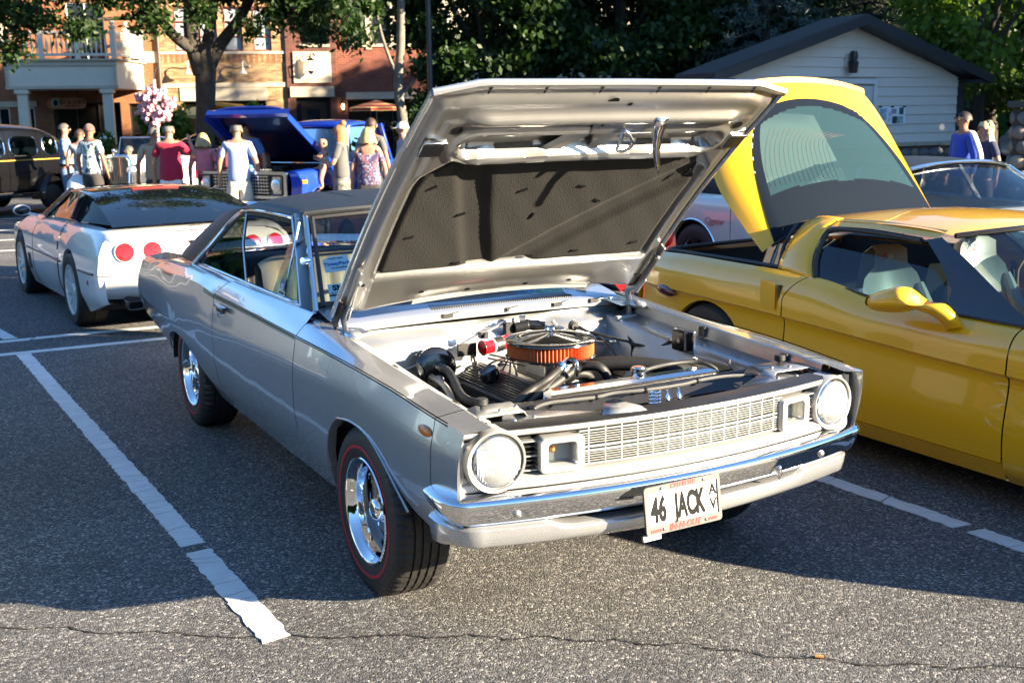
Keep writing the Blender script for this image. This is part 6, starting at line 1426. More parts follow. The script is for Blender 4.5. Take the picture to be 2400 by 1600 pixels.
gen_car(c4, dict(wb=2.75, w=.93, y0=-.9, y1=3.7, belt=1.10, zbelt=((-.9, .85), (0, 1.02), (1, 1.08), (3.7, 1.10)), rock=.34, crease=.72, body=dark_far, r=.37, gh=[.5, 1.15, 2.9, 3.5], gaps=[.72, 1.7, 2.55], roof=1.70, rw=.62, glass=smoke_g, cpil=.16, pillars=[.5], beltm=black_satin))
# ------------------------------------------------------------------ buildings
def brick_mat(name, c1, c2, mortar, w=.215, h=.068, off=.5, mix=None):
    m = bpy.data.materials.new(name); m.use_nodes = True; t = m.node_tree; p = t.nodes['Principled BSDF']; L = t.links.new
    tc = t.nodes.new('ShaderNodeTexCoord'); sx = t.nodes.new('ShaderNodeSeparateXYZ'); L(tc.outputs['Object'], sx.inputs[0])
    ad = t.nodes.new('ShaderNodeMath'); L(sx.outputs[0], ad.inputs[0]); L(sx.outputs[1], ad.inputs[1])
    cb = t.nodes.new('ShaderNodeCombineXYZ'); L(ad.outputs[0], cb.inputs[0]); L(sx.outputs[2], cb.inputs[1])
    b = t.nodes.new('ShaderNodeTexBrick'); L(cb.outputs[0], b.inputs['Vector'])
    b.inputs['Scale'].default_value = 1; b.inputs['Brick Width'].default_value = w; b.inputs['Row Height'].default_value = h; b.inputs['Mortar Size'].default_value = .0055; b.inputs['Mortar Smooth'].default_value = .1; b.inputs['Bias'].default_value = 0
    b.inputs['Color1'].default_value = (*c1, 1); b.inputs['Color2'].default_value = (*c2, 1); b.inputs['Mortar'].default_value = (*mortar, 1)
    n = t.nodes.new('ShaderNodeTexNoise'); n.inputs['Scale'].default_value = 1.3; n.inputs['Detail'].default_value = 5; L(tc.outputs['Object'], n.inputs[0])
    mp = t.nodes.new('ShaderNodeMapRange'); mp.inputs[1].default_value = .3; mp.inputs[2].default_value = .7; mp.inputs[3].default_value = .8; mp.inputs[4].default_value = 1.2; L(n.outputs[0], mp.inputs[0])
    mx = t.nodes.new('ShaderNodeMix'); mx.data_type = 'RGBA'; mx.blend_type = 'MULTIPLY'; mx.inputs[0].default_value = 1; L(b.outputs['Color'], mx.inputs[6]); L(mp.outputs[0], mx.inputs[7]); L(mx.outputs[2], p.inputs['Base Color'])
    bp_ = t.nodes.new('ShaderNodeBump'); bp_.invert = True; bp_.inputs['Strength'].default_value = .8; bp_.inputs['Distance'].default_value = .01; L(b.outputs['Fac'], bp_.inputs['Height']); L(bp_.outputs[0], p.inputs['Normal'])
    p.inputs['Roughness'].default_value = .9
    return m
br_red = brick_mat('red brick', (.20, .055, .030), (.13, .036, .022), (.22, .16, .12))
br_dark = brick_mat('dark brick', (.13, .040, .026), (.08, .028, .020), (.16, .12, .10))
br_tan = brick_mat('tan brick', (.42, .27, .13), (.20, .105, .05), (.34, .27, .19))
br_orange = brick_mat('orange brick', (.30, .115, .045), (.22, .08, .03), (.26, .18, .12))
stone_trim = mat('cream stone trim', (.46, .40, .30), .8, var=.08, vs=3)
cream_wood = mat('cream painted wood', (.60, .56, .44), .55, var=.04, vs=3)
win_glass = mat('window glass', (.012, .016, .022), .06, 0, .6)
shop_glass = mat('shop window glass', (.012, .010, .009), .08, 0, .4)
door_dark = mat('dark timber door', (.035, .014, .008), .4, var=.2, vs=8)
lamp_warm = mat('lit lamp', (.9, .7, .4), .4, emit=(1.0, .62, .24), es=5)
lamp_black = mat('lamp iron', (.012, .012, .013), .45)
zinc = mat('pale enamel', (.62, .62, .60), .35, .2)
bb = thing('brick_building', 'long brick apartment and shop building with cream stone trim and balcony', 'building', (6.36, 40.22, 0), R(-18))
def wbox(x0, x1, y0, y1, z0, z1): return MB().box(((x0 + x1) / 2, (y0 + y1) / 2, (z0 + z1) / 2), (abs(x1 - x0), abs(y1 - y0), abs(z1 - z0)))
def wall_holes(name, m, par, x0, x1, z0, z1, holes, y=0, th=.30):
    xs = sorted({x0, x1} | {h[0] for h in holes} | {h[1] for h in holes}); zs = sorted({z0, z1} | {h[2] for h in holes} | {h[3] for h in holes}); b = MB()
    for i in range(len(xs) - 1):
        for j in range(len(zs) - 1):
            cx, cz = (xs[i] + xs[i + 1]) / 2, (zs[j] + zs[j + 1]) / 2
            if any(h[0] < cx < h[1] and h[2] < cz < h[3] for h in holes): continue
            b.add([(xs[i], y, zs[j]), (xs[i + 1], y, zs[j]), (xs[i + 1], y, zs[j + 1]), (xs[i], y, zs[j + 1])], [(0, 1, 2, 3)])
    for h in holes:
        b.add([(h[0], y, h[2]), (h[1], y, h[2]), (h[1], y, h[3]), (h[0], y, h[3]), (h[0], y + th, h[2]), (h[1], y + th, h[2]), (h[1], y + th, h[3]), (h[0], y + th, h[3])], [(0, 1, 5, 4), (1, 2, 6, 5), (2, 3, 7, 6), (3, 0, 4, 7)])
    return b.build(name, m, par, sm=0)
def sash(x0, x1, z0, z1, y, fm, nv=1, nh=2, par=None, gm=None, fw=.05):
    w = thing('window', None, None); w.parent = par or bb
    b = MB(); fr = MB()
    for xx in (x0 + fw / 2, x1 - fw / 2): fr.box((xx, y, (z0 + z1) / 2), (fw, .08, z1 - z0))
    for zz in (z0 + fw / 2, z1 - fw / 2): fr.box(((x0 + x1) / 2, y, zz), (x1 - x0 - 2 * fw, .08, fw))
    for k in range(1, nh): fr.box(((x0 + x1) / 2, y, z0 + (z1 - z0) * k / nh), (x1 - x0 - 2 * fw, .07, fw * .8))
    for k in range(1, nv): fr.box((x0 + (x1 - x0) * k / nv, y, (z0 + z1) / 2), (fw * .7, .06, z1 - z0 - 2 * fw))
    fr.build('frame', fm, w, sm=0)
    MB().add([(x0, y + .03, z0), (x1, y + .03, z0), (x1, y + .03, z1), (x0, y + .03, z1)], [(0, 1, 2, 3)]).build('pane', gm or win_glass, w, sm=0)
    return w
red_frame = mat('red brown window frame', (.16, .04, .03), .5); dk_frame = mat('dark window frame', (.02, .02, .022), .5)
pale_glass = mat('blind behind glass', (.30, .34, .37), .12, 0, .5)
# tan brick part
wins = [(1.33, 1.98, 4.36, 5.95), (2.22, 2.87, 4.36, 5.95), (3.10, 3.78, 4.36, 5.95), (4.15, 4.82, 4.36, 5.95)]
wall_holes('wall', br_tan, bb, .80, 5.32, -1.2, 9.0, wins + [(1.49, 4.50, .35, 2.55)] + [(a, b_, 7.1, 8.6) for a, b_, c, d in wins])
for x0, x1, z0, z1 in wins: sash(x0, x1, z0, z1, .10, red_frame, 1, 3, gm=pale_glass)
sash(1.49, 4.50, .35, 2.55, .15, dk_frame, 3, 1, gm=shop_glass)
wbox(.80, 5.32, -.05, .04, 3.05, 3.21).build('belt_course', stone_trim, bb, sm=0); wbox(1.40, 4.58, -.04, .04, 2.56, 3.03).build('lintel', stone_trim, bb, sm=0); wbox(.80, 5.32, -.05, .04, 4.25, 4.35).build('sill_course', stone_trim, bb, sm=0)
for k in range(44): wbox(.82 + k * .1025, .905 + k * .1025, -.015, .03, 3.95, 4.245).build('brick', (br_tan, br_orange)[k % 2], bb, sm=0)
for x in (1.78, 3.74):
    gl_ = thing('gooseneck_lamp', None, None); gl_.parent = bb
    MB().tube([(x + .10, -.02, 3.80), (x + .10, -.20, 3.84), (x + .06, -.40, 3.98), (x, -.50, 3.92), (x, -.50, 3.72)], .022, 8, sub=5).build('arm', zinc, gl_)
    MB().lathe([(.03, .22), (.05, .20), (.07, .10), (.16, .0), (.15, .0)], 20, TM((x, -.50, 3.52))).build('shade', zinc, gl_); MB().sph((x + .22, -.03, 3.80), .04, 8, 6).build('mount', zinc, gl_)
# dark entry bay
wall_holes('wall', br_dark, bb, 5.32, 7.16, -1.2, 9.0, [(5.89, 6.87, 4.58, 6.1), (5.62, 6.90, -1, 2.70)], y=-.10)
sash(5.89, 6.87, 4.58, 6.1, .05, dk_frame, 2, 2); wbox(5.80, 6.96, -.16, .0, 4.49, 4.58).build('sill', stone_trim, bb, sm=0)
wbox(5.58, 6.98, -.16, -.08, 3.18, 4.32).build('stone_panel', stone_trim, bb, sm=0); wbox(5.74, 6.82, -.18, -.15, 3.33, 4.17).build('stone_panel_field', cream_wood, bb, sm=0); wbox(5.42, 7.06, -.17, -.05, 2.66, 3.04).build('lintel', stone_trim, bb, sm=0)
wbox(5.62, 6.90, .10, .16, -.9, 2.70).build('door_recess', int_dark, bb, sm=0)
dd = thing('entry_door', None, None); dd.parent = bb
wbox(5.80, 6.75, .02, .08, -.9, 2.45).build('leaf', door_dark, dd, sm=0); wbox(6.02, 6.50, -.0, .03, 1.2, 2.2).build('pane', win_glass, dd, sm=0)
def wall_lantern(x, y, z, s, par, hung=False):
    l = thing('wall_lantern', None, None); l.parent = par
    T = TM((x, y - .22 * s, z), (0, 0, 0), (s, s, s))
    MB(T).lathe([(.001, .34), (.03, .33), (.05, .26), (.14, .20), (.11, .17)], 8).lathe([(.11, -.14), (.07, -.22), (.02, -.26), (.001, -.30)], 8).tube([(0, .22, .30), (0, .10, .40), (0, 0, .34)], .02, 6, sub=4).build('iron_frame', lamp_black, l, sm=20)
    b = MB(T)
    for k in range(6): a = k * PI / 3; b.bar((.10 * math.cos(a), .10 * math.sin(a), -.14), (.125 * math.cos(a), .125 * math.sin(a), .18), .016, .016)
    b.build('bars', lamp_black, l, sm=0); MB(T).lathe([(.001, .15), (.06, .14), (.08, .0), (.05, -.13), (.001, -.14)], 10).build('lit_globe', lamp_warm, l)
wall_lantern(6.22, -.18, 3.78, 1.15, bb); wall_lantern(7.36, -.02, 2.28, .75, bb); wall_lantern(10.35, -.02, 2.28, .75, bb)
# red brick part
winr = [(7.60, 8.30, 4.60, 6.2), (8.57, 9.25, 4.60, 6.2), (9.50, 10.20, 4.60, 6.2)]
wall_holes('wall', br_red, bb, 7.16, 10.75, -1.2, 9.0, winr + [(7.55, 10.12, .2, 2.55)])
for x0, x1, z0, z1 in winr: sash(x0, x1, z0, z1, .10, dk_frame, 1, 3)
sash(7.55, 10.12, .2, 2.55, .14, dk_frame, 3, 2, gm=shop_glass)
wbox(7.50, 10.32, -.07, .05, 4.50, 4.598).build('sill', stone_trim, bb, sm=0); wbox(7.50, 10.20, -.06, .04, 2.56, 2.82).build('lintel', stone_trim, bb, sm=0)
for x0, x1 in ((7.46, 7.60), (8.30, 8.57), (9.25, 9.50), (10.2, 10.36)): wbox(x0 + .03, x1 - .03, -.05, .04, 4.40, 6.6).build('mullion', stone_trim if x0 > 8 and x0 < 10 else br_orange, bb, sm=0)
# pale rendered part beyond the trees
wall_holes('wall', mat('pale render', (.50, .45, .36), .8, var=.06, vs=2), bb, 10.75, 19.0, -1.2, 9.5, [(12.5, 14.0, 4.4, 6.2), (16, 17.5, 4.4, 6.2), (12.5, 15.5, .2, 2.6)])
for x0, x1, z0, z1 in ((12.5, 14.0, 4.4, 6.2), (16, 17.5, 4.4, 6.2), (12.5, 15.5, .2, 2.6)): sash(x0, x1, z0, z1, .1, cream_wood, 2, 2)
# balcony wing
wall_holes('wall', br_orange, bb, -18, .80, -1.2, 9.0, [(-3.1, -.75, -1, 2.55), (-2.4, -1.1, 4.0, 6.1), (-.45, .30, .3, 2.5), (-9.0, -7.0, 4.3, 6.2), (-9.0, -5.6, .3, 2.5), (-13.5, -11, 4.3, 6.2), (-4.35, -3.75, .0, 2.4), (-5.0, -4.6, .0, 2.4)])
for h in ((-3.1, -.75, -1, 2.55), (-.45, .30, .3, 2.5), (-9.0, -5.6, .3, 2.5)): sash(*h, .15, dk_frame, 3 if h[1] - h[0] > 1 else 1, 2, gm=shop_glass)
for h in ((-2.4, -1.1, 4.0, 6.1), (-9.0, -7.0, 4.3, 6.2), (-13.5, -11, 4.3, 6.2)): sash(*h, .12, cream_wood, 2, 2)
sash(-4.35, -3.75, 0, 2.4, .1, cream_wood); sash(-5.0, -4.6, 0, 2.4, .1, cream_wood)
wbox(-5.6, -3.65, -.05, .0, 2.42, 2.62).build('lintel', stone_trim, bb, sm=0); wbox(.16, .79, -.04, .03, 3.95, 4.35).build('stone_panel', stone_trim, bb, sm=0)
MB().tube([(.74, -.08, -1), (.74, -.08, 9)], .05, 10).build('downpipe', mat('brown downpipe', (.10, .06, .045), .5), bb)
wbox(-18, 19, .35, 9, -1.2, 9.0).build('core', int_dark, bb, sm=0); wbox(-18.3, 19.3, -.35, 9.2, 9.0, 9.5).build('cornice', stone_trim, bb, sm=0)
ba = thing('balcony', None, None); ba.parent = bb
D_ = 2.4
MB().add([(-4.1, -D_, 2.98), (-.45, -D_, 2.98), (.15, -.02, 2.98), (-4.1, -.02, 2.98), (-4.1, -D_, 3.92), (-.45, -D_, 3.92), (.15, -.02, 3.92), (-4.1, -.02, 3.92)], [(0, 1, 2, 3), (4, 5, 6, 7), (0, 1, 5, 4), (1, 2, 6, 5), (2, 3, 7, 6), (3, 0, 4, 7)]).build('fascia', cream_wood, ba, sm=0)
b = MB()
for z in (3.03, 3.80): b.bar((-4.12, -D_ - .02, z), (-.43, -D_ - .02, z), .05, .10)
for x in (-4.05, -.52): b.bar((x, -D_ - .02, 3.06), (x, -D_ - .02, 3.78), .05, .12, (0, 1, 0))
b.bar((-4.18, -D_ - .04, 3.95), (-.40, -D_ - .04, 3.95), .14, .06); b.bar((-.40, -D_ - .04, 3.95), (.22, -.02, 3.95), .14, .06); b.build('fascia_trim', stone_trim, ba, sm=0)
e0 = Vector((-4.05, -D_, 0)); e1 = Vector((-.50, -D_, 0)); e2 = Vector((.12, -.10, 0))
for a, c, n in ((e0, e1, 3), (e1, e2, 2)):
    for k in range(n + 1):
        if a == e1 and k == 0: continue
        p = a.lerp(c, k / n)
        po = MB(); po.box((p.x, p.y, 4.48), (.16, .16, 1.05)); po.box((p.x, p.y, 5.03), (.24, .24, .06)); po.lathe([(.03, 0), (.06, .03), (.05, .06), (.10, .13), (.085, .20), (.03, .25), (.001, .26)], 12, TM((p.x, p.y, 5.05))); po.build('post', cream_wood, ba, sm=40)
    for z, h in ((4.12, .09), (4.86, .09)): MB().bar(a + Vector((0, 0, z)), c + Vector((0, 0, z)), .09, h).build('rail', cream_wood, ba, sm=0)
    m = int((c - a).length / .155)
    for k in range(m):
        p = a.lerp(c, (k + .5) / m); MB().lathe([(.022, 4.16), (.022, 4.28), (.042, 4.40), (.042, 4.48), (.020, 4.62), (.026, 4.72), (.026, 4.82)], 8, TM((p.x, p.y, 0))).build('baluster', cream_wood, ba, sm=50)
for x in (-3.63, -.84):
    co_ = MB(); co_.box((x, -D_ + .2, 1.0), (.32, .32, 4.0)); co_.box((x, -D_ + .2, 2.90), (.46, .46, .14)); co_.box((x, -D_ + .2, .5), (.44, .44, .12)); co_.build('column', cream_wood, ba, sm=0)
sg = thing('hanging_shop_sign', 'orange brown wooden shop sign with a round emblem hanging under the balcony', 'sign', tuple(Matrix.Translation((6.36, 40.22, 0)) @ Matrix.Rotation(R(-18), 4, 'Z') @ Vector((-2.45, -1.0, 2.52))), R(-18))
wood_sign = mat('orange sign wood', (.36, .12, .03), .5, var=.15, vs=6)
b = MB(); prof = [(-.68, .02), (-.62, -.17), (-.50, -.20), (.50, -.20), (.62, -.17), (.68, .02), (.62, .14), (.45, .17), (.25, .21), (.10, .17), (-.10, .17), (-.25, .21), (-.45, .17), (-.62, .14)]
b.poly([(x, 0, z) for x, z in prof], (0, 1, 0), .06); b.build('board', wood_sign, sg, sm=0)
MB().poly([(-.36 + .15 * math.cos(a), -.012, .03 + .16 * math.sin(a)) for a in span(0, 2 * PI, 19)[:-1]]).build('emblem', mat('emblem green', (.18, .36, .25), .5), sg, sm=0); MB().poly([(-.36 + .08 * math.cos(a), -.016, .01 + .11 * math.sin(a)) for a in span(0, 2 * PI, 15)[:-1]]).build('emblem_bird', ink, sg, sm=0)
text('lettering', "ED & JOE'S", .19, ink, sg, frame((.20, -.015, .03), (1, 0, 0), (0, 0, 1)), bold=.004); text('lettering', 'RESTAURANT', .08, ink, sg, frame((.20, -.015, -.11), (1, 0, 0), (0, 0, 1)), bold=.002)
b = MB(); b.bar((-.4, .03, .15), (-.4, .03, .5), .02, .02, (0, 1, 0)); b.bar((.4, .03, .15), (.4, .03, .5), .02, .02, (0, 1, 0)); b.build('hangers', lamp_black, sg, sm=0)

# ------------------------------------------------------------------ gabled shed
sh = thing('gabled_shed', 'small beige clapboard shed with dark grey gable trim and stone base', 'shed', (15.17, 13.6, 0))
clap = mat('beige clapboard', (.60, .565, .50), .6, var=.04, vs=2, bump=.08, bs=8); trimd = mat('dark grey trim', (.016, .021, .027), .5)
zg = lambda x: 3.52 - .302 * abs(x)
k = 0; z = 1.145
while z < 3.5:
    z1 = z + .192; xm = 3.20 if z1 < 2.5 else max(.02, (3.50 - z1) / .302 + .0)
    xm0 = min(3.20, (3.50 - z) / .302); xm1 = min(3.20, max(.02, (3.50 - z1) / .302))
    segs = [(-1, 1)]
    def brd(xa0, xb0, xa1, xb1): MB().add([(xa0, -.026, z), (xb0, -.026, z), (xb1, -.004, z1), (xa1, -.004, z1), (xa0, -.0, z), (xb0, -.0, z)], [(0, 1, 2, 3), (0, 1, 5, 4)]).build('board', clap, sh, sm=0)
    if z < 2.40:
        brd(-xm0, -.90, -xm1, -.90); brd(.74, xm0, .74, xm1)
    else: brd(-xm0, xm0, -xm1, xm1)
    z = z1
MB().add([(-3.3, .76, 2.4), (3.3, .76, 2.4), (3.3, 5.3, 2.4), (-3.3, 5.3, 2.4), (0, .76, 2.75), (0, 4, 2.75)], [(0, 1, 4), (1, 2, 5, 4), (2, 3, 5), (3, 0, 4, 5)]).build('rear_roof', trimd, sh, sm=0)
MB().poly([(-3.6, .74, 2.46), (3.6, .74, 2.46), (0, .74, 3.6)]).build('rear_gable', clap, sh, sm=0)
MB().box((0, 2.6, 1.2), (6.36, 5.16, 2.4)).build('wall_core', clap, sh, sm=0); MB().poly([(-3.18, .03, 2.4), (3.18, .03, 2.4), (0, .03, 3.48)]).build('gable_core', clap, sh, sm=0)
for sd in (-1, 1): MB().box((sd * 3.27, .0, 1.76), (.14, .16, 1.26)).build('corner_board', trimd, sh, sm=0)
for sd in (-1, 1):
    MB().add([(sd * 3.83, -.42, 2.54), (0, -.42, 3.70), (0, .75, 3.70), (sd * 3.83, .75, 2.54), (sd * 3.83, -.42, 2.46), (0, -.42, 3.62), (0, .75, 3.62), (sd * 3.83, .75, 2.46)], [(0, 1, 2, 3), (4, 5, 6, 7), (0, 1, 5, 4), (0, 3, 7, 4)]).build('roof_slope', mat('dark shingle', (.035, .032, .033), .9, var=.3, vs=20) if 'dark shingle' not in MT else MT['dark shingle'], sh, sm=0)
    MB().add([(sd * 3.82, -.45, 2.52), (0, -.45, 3.69), (0, -.45, 3.49), (sd * 3.82, -.45, 2.34), (sd * 3.82, -.41, 2.52), (0, -.41, 3.69), (0, -.41, 3.49), (sd * 3.82, -.41, 2.34)], [(0, 1, 2, 3), (0, 1, 5, 4), (2, 3, 7, 6), (0, 3, 7, 4)]).build('barge_board', trimd, sh, sm=0)
    MB().add([(sd * 3.80, -.40, 2.36), (0, -.40, 3.50), (0, .0, 3.50), (sd * 3.80, .0, 2.36)], [(0, 1, 2, 3)]).build('soffit', trimd, sh, sm=0)
    MB().box((sd * 3.55, -.2, 2.40), (.5, .4, .08)).build('eave_return', trimd, sh, sm=0)
do = thing('garage_door', None, None); do.parent = sh
wframe = mat('white frame', (.62, .63, .62), .5)
b = MB(); b.box((-.08, -.04, 2.40), (1.66, .06, .10)); b.box((-.86, -.04, 1.17), (.09, .06, 2.36)); b.box((.70, -.04, 1.17), (.09, .06, 2.36)); b.build('frame', wframe, do, sm=0)
for k in range(4): MB().box((-.08, -.012, .30 + k * .575), (1.46, .03, .565)).build('panel', mat('door grey', (.50, .52, .54), .5) if 'door grey' not in MT else MT['door grey'], do, sm=0, bev=.006)
la = thing('barn_lantern', None, None); la.parent = sh
b = MB(TM((-.08, -.03, 2.80)) @ TM(rot=(PI / 2, 0, 0))); b.poly([(x, y, 0) for x, y in superpts(.095, .14, .06)], (0, 0, 1), .03); b.build('back_plate', wframe, la)
MB().lathe([(.001, .0), (.07, -.02), (.085, -.10), (.07, -.19), (.11, -.24), (.10, -.26), (.085, -.42), (.07, -.44), (.001, -.44)], 8, TM((-.07, -.17, 3.0))).build('lantern', lamp_black, la, sm=20)
ro_ = random.Random(5)
stone_cols = [mat('stone %d' % k, c, .85, var=.2, vs=9, bump=.3, bs=20) for k, c in enumerate(((.20, .17, .13), (.12, .13, .14), (.17, .13, .12), (.24, .20, .15), (.14, .12, .10)))]
for z0, dx0 in ((.92, 0), (.70, .2), (.47, .05), (.24, .3), (.03, .1)):
    x = -3.3 + dx0
    while x < 3.2:
        w_ = ro_.uniform(.24, .50); b = MB(); b.sph((x + w_ / 2, -.05, z0), (w_ * .48, .07, .115), 10, 6); b.build('stone', ro_.choice(stone_cols), sh, sm=60); x += w_
MB().box((0, -.0, .53), (6.5, .10, 1.06)).build('mortar_bed', mat('mortar', (.12, .11, .10), .95), sh, sm=0)
for k in range(9): MB().box((-2.94 + k * .735, -.06, 1.10), (.725, .20, .085)).build('cap_stone', mat('cap stone', (.36, .32, .23), .85, var=.12, vs=5, bump=.4, bs=12) if 'cap stone' not in MT else MT['cap stone'], sh, bev=.015)
po_ = thing('paper_poster', 'white poster with small photographs taped to the beige shed wall', 'poster', (16.395, 13.6 - .032, 1.705))
MB().box((0, 0, 0), (.79, .012, .37)).build('sheet', paper, po_, sm=0)
for x, z, w_, h_, c in ((-.26, .03, .20, .24, (.30, .42, .50)), (-.05, -.02, .10, .20, (.55, .6, .6)), (.05, .09, .14, .10, (.30, .28, .40)), (.27, .09, .13, .14, (.05, .09, .10)), (.08, -.09, .13, .15, (.04, .07, .05)), (.24, -.09, .18, .15, (.28, .38, .42))):
    MB().box((x, -.009, z), (w_, .004, h_)).build('photo', mat('photo %.2f %.2f' % (x, z), c, .4, var=.5, vs=14), po_, sm=0)
for x in (-.35, .0, .35): MB().box((x, -.009, .18), (.09, .006, .03)).build('tape', ink, po_, sm=0)

# far house beyond the drive
fh = thing('far_house', 'distant low house with grey shingle roof and white downpipe behind the parked cars', 'house', (61, 41.5, -1.1), R(-38))
MB().box((0, 3, 1.3), (14, 6, 2.6)).build('wall', mat('taupe siding', (.22, .20, .175), .7), fh, sm=0)
MB().add([(-7.6, -.6, 2.5), (7.6, -.6, 2.5), (7.0, 3, 4.6), (-7.0, 3, 4.6), (-7.6, 6.6, 2.5), (7.6, 6.6, 2.5)], [(0, 1, 2, 3), (3, 2, 5, 4), (1, 5, 2), (0, 3, 4)]).build('roof', mat('grey shingle', (.11, .12, .13), .9, var=.2, vs=4), fh, sm=0)
MB().box((0, -.62, 2.45), (15.2, .12, .20)).build('gutter', cream_wood, fh, sm=0)
for x in (-3.4, -2.1): MB().box((x, -.08, 1.25), (.25, .12, 2.5)).build('post', cream_wood, fh, sm=0)
MB().tube([(-1.6, -.6, 2.4), (-1.6, -.25, 2.1), (-1.6, -.12, 0)], .06, 8).build('downpipe', cream_wood, fh)
MB().box((.6, -.03, 1.1), (3.2, .06, 2.1)).build('garage_door', mat('grey garage door', (.20, .19, .18), .6), fh, sm=0)
# stone gate pillar on the right edge
gp = thing('stone_pillar', 'fieldstone pillar with dark flat cap at the right edge', 'pillar', (13.05, 7.72, 0), -.9)
MB().box((0, 0, .9), (.46, .46, 1.8)).build('core', mat('pillar mortar', (.05, .045, .04), .95), gp, sm=0); MB().box((0, 0, 1.86), (.66, .66, .10)).build('cap', mat('dark cap', (.03, .035, .033), .7), gp, bev=.01)
for f_ in range(4):
    for r_ in range(8):
        for c_ in range(2):
            M = Matrix.Rotation(f_ * PI / 2, 4, 'Z'); x = (-.115 if c_ == 0 else .115) + (.03 if r_ % 2 else -.03)
            MB(M).sph((x, -.235, .12 + r_ * .22), (ro_.uniform(.09, .125), .055, ro_.uniform(.085, .11)), 8, 6).build('stone', ro_.choice(stone_cols), gp, sm=60)
# ------------------------------------------------------------------ trees and plants
def leaf_mat(name, c1, c2, trans=.35, rough=.5):
    m = bpy.data.materials.new(name); m.use_nodes = True; t = m.node_tree; p = t.nodes['Principled BSDF']; L = t.links.new
    g = t.nodes.new('ShaderNodeNewGeometry'); r = t.nodes.new('ShaderNodeValToRGB'); L(g.outputs['Random Per Island'], r.inputs[0])
    r.color_ramp.elements[0].color = (*c1, 1); r.color_ramp.elements[1].color = (*c2, 1); L(r.outputs[0], p.inputs['Base Color']); p.inputs['Roughness'].default_value = rough; p.inputs['Specular IOR Level'].default_value = .3
    tr = t.nodes.new('ShaderNodeBsdfTranslucent'); br = t.nodes.new('ShaderNodeMix'); br.data_type = 'RGBA'; br.blend_type = 'MULTIPLY'; br.inputs[0].default_value = 1; br.inputs[7].default_value = (1.3, 1.5, .5, 1); L(r.outputs[0], br.inputs[6]); L(br.outputs[2], tr.inputs[0])
    mx = t.nodes.new('ShaderNodeMixShader'); mx.inputs[0].default_value = trans; L(p.outputs[0], mx.inputs[1]); L(tr.outputs[0], mx.inputs[2]); L(mx.outputs[0], t.nodes['Material Output'].inputs[0])
    return m
lf_shaded = leaf_mat('shaded leaves', (.012, .032, .009), (.034, .068, .015), .25); lf_mid = leaf_mat('mid leaves', (.022, .055, .012), (.055, .10, .020)); lf_lit = leaf_mat('light leaves', (.07, .13, .018), (.14, .20, .03), .45)  # darkest and lightest leaf colours carry the crowns' shade and sunlight
lf_spruce = leaf_mat('blue spruce needles', (.055, .095, .092), (.10, .15, .145), .1); lf_pine = leaf_mat('dark pine needles', (.012, .030, .018), (.03, .055, .028), .1)
bark = mat('bark', (.045, .038, .030), .95, var=.35, vs=5, bump=1.0, bs=18, bd=.03); bark_pale = mat('pale bark', (.16, .145, .12), .9, var=.25, vs=8, bump=.5, bs=20, bd=.01)
def leaf_pts(blobs, rng, shell=.55):
    out = []
    for (x, y, z, rx, ry, rz, n) in blobs:
        d = rng.normal(size=(n, 3)); d /= np.linalg.norm(d, axis=1)[:, None]; r = (shell + (1 - shell) * rng.random(n)) ** .7
        # lumpy outline
        f = 1 + .22 * np.sin(d[:, 0] * 5 + x) * np.cos(d[:, 2] * 6 + z) + .14 * np.sin(d[:, 1] * 11 + y * 2)
        out.append(np.stack([x + d[:, 0] * r * rx * f, y + d[:, 1] * r * ry * f, z + d[:, 2] * r * rz * f], -1))
    return np.concatenate(out)
def leaf_mesh(name, P, m, parent, w, l, rng, droop=.3, cl=1, cr_=.2):
    if cl > 1: P = np.repeat(P, cl, 0) + rng.normal(size=(len(P) * cl, 3)) * cr_
    n = len(P); a = rng.normal(size=(n, 3)); a[:, 2] -= droop; a /= np.linalg.norm(a, axis=1)[:, None]; b = np.cross(a, rng.normal(size=(n, 3))); b /= np.linalg.norm(b, axis=1)[:, None] + 1e-9
    s = (.6 + .8 * rng.random(n))[:, None]; a = a * l * s; b = b * w * s
    V = np.stack([P - a, P + b, P + a, P - b], 1).reshape(-1, 3); F = np.arange(4 * n).reshape(n, 4)
    return raw(name, V, F, m, parent)
def limbs(name, segs, m, parent, n=9):
    b = MB()
    for pts, rr in segs: b.tube(pts, rr, n, sub=5)
    return b.build(name, m, parent, sm=60)
# big street tree among the onlookers
rg_ = np.random.default_rng(11)
t1 = thing('honey_locust_tree', 'large dark street tree with forked trunk spreading in front of the building on the left', 'tree', (4.55, 23.75, 0))
limbs('trunk', [([(0, 0, -.1), (.02, 0, .5), (.0, 0, 1.3), (.05, 0, 2.2), (.10, 0, 3.0), (.12, 0, 3.6)], [.42, .27, .225, .23, .25, .20]),
    ([(.0, 0, 2.9), (-.15, .05, 3.7), (-.12, 0, 4.8), (.0, .1, 6.5), (.2, .2, 8.5)], [.20, .19, .17, .13, .06]),
    ([(.1, 0, 2.9), (.45, -.1, 3.55), (.95, -.2, 4.2), (1.5, -.3, 5.2), (2.2, -.2, 6.6)], [.18, .15, .12, .10, .05]),
    ([(.1, 0, 3.3), (.35, .1, 4.2), (.55, .1, 5.4), (.8, .1, 7.5)], [.15, .12, .10, .05]),
    ([(-.1, 0, 3.4), (-.6, -.1, 3.75), (-1.15, -.2, 4.35), (-1.9, -.3, 4.65), (-3.0, -.5, 4.75), (-4.4, -.6, 5.2)], [.15, .12, .10, .09, .07, .04]),
    ([(-1.2, -.2, 4.35), (-1.5, -.6, 4.1), (-2.3, -1.0, 4.0), (-3.2, -1.4, 3.8)], [.06, .05, .04, .02]), ([(-1.3, -.2, 4.5), (-1.6, .0, 5.6), (-2.4, .2, 7)], [.07, .06, .03])], bark, t1, 14)
bl = []
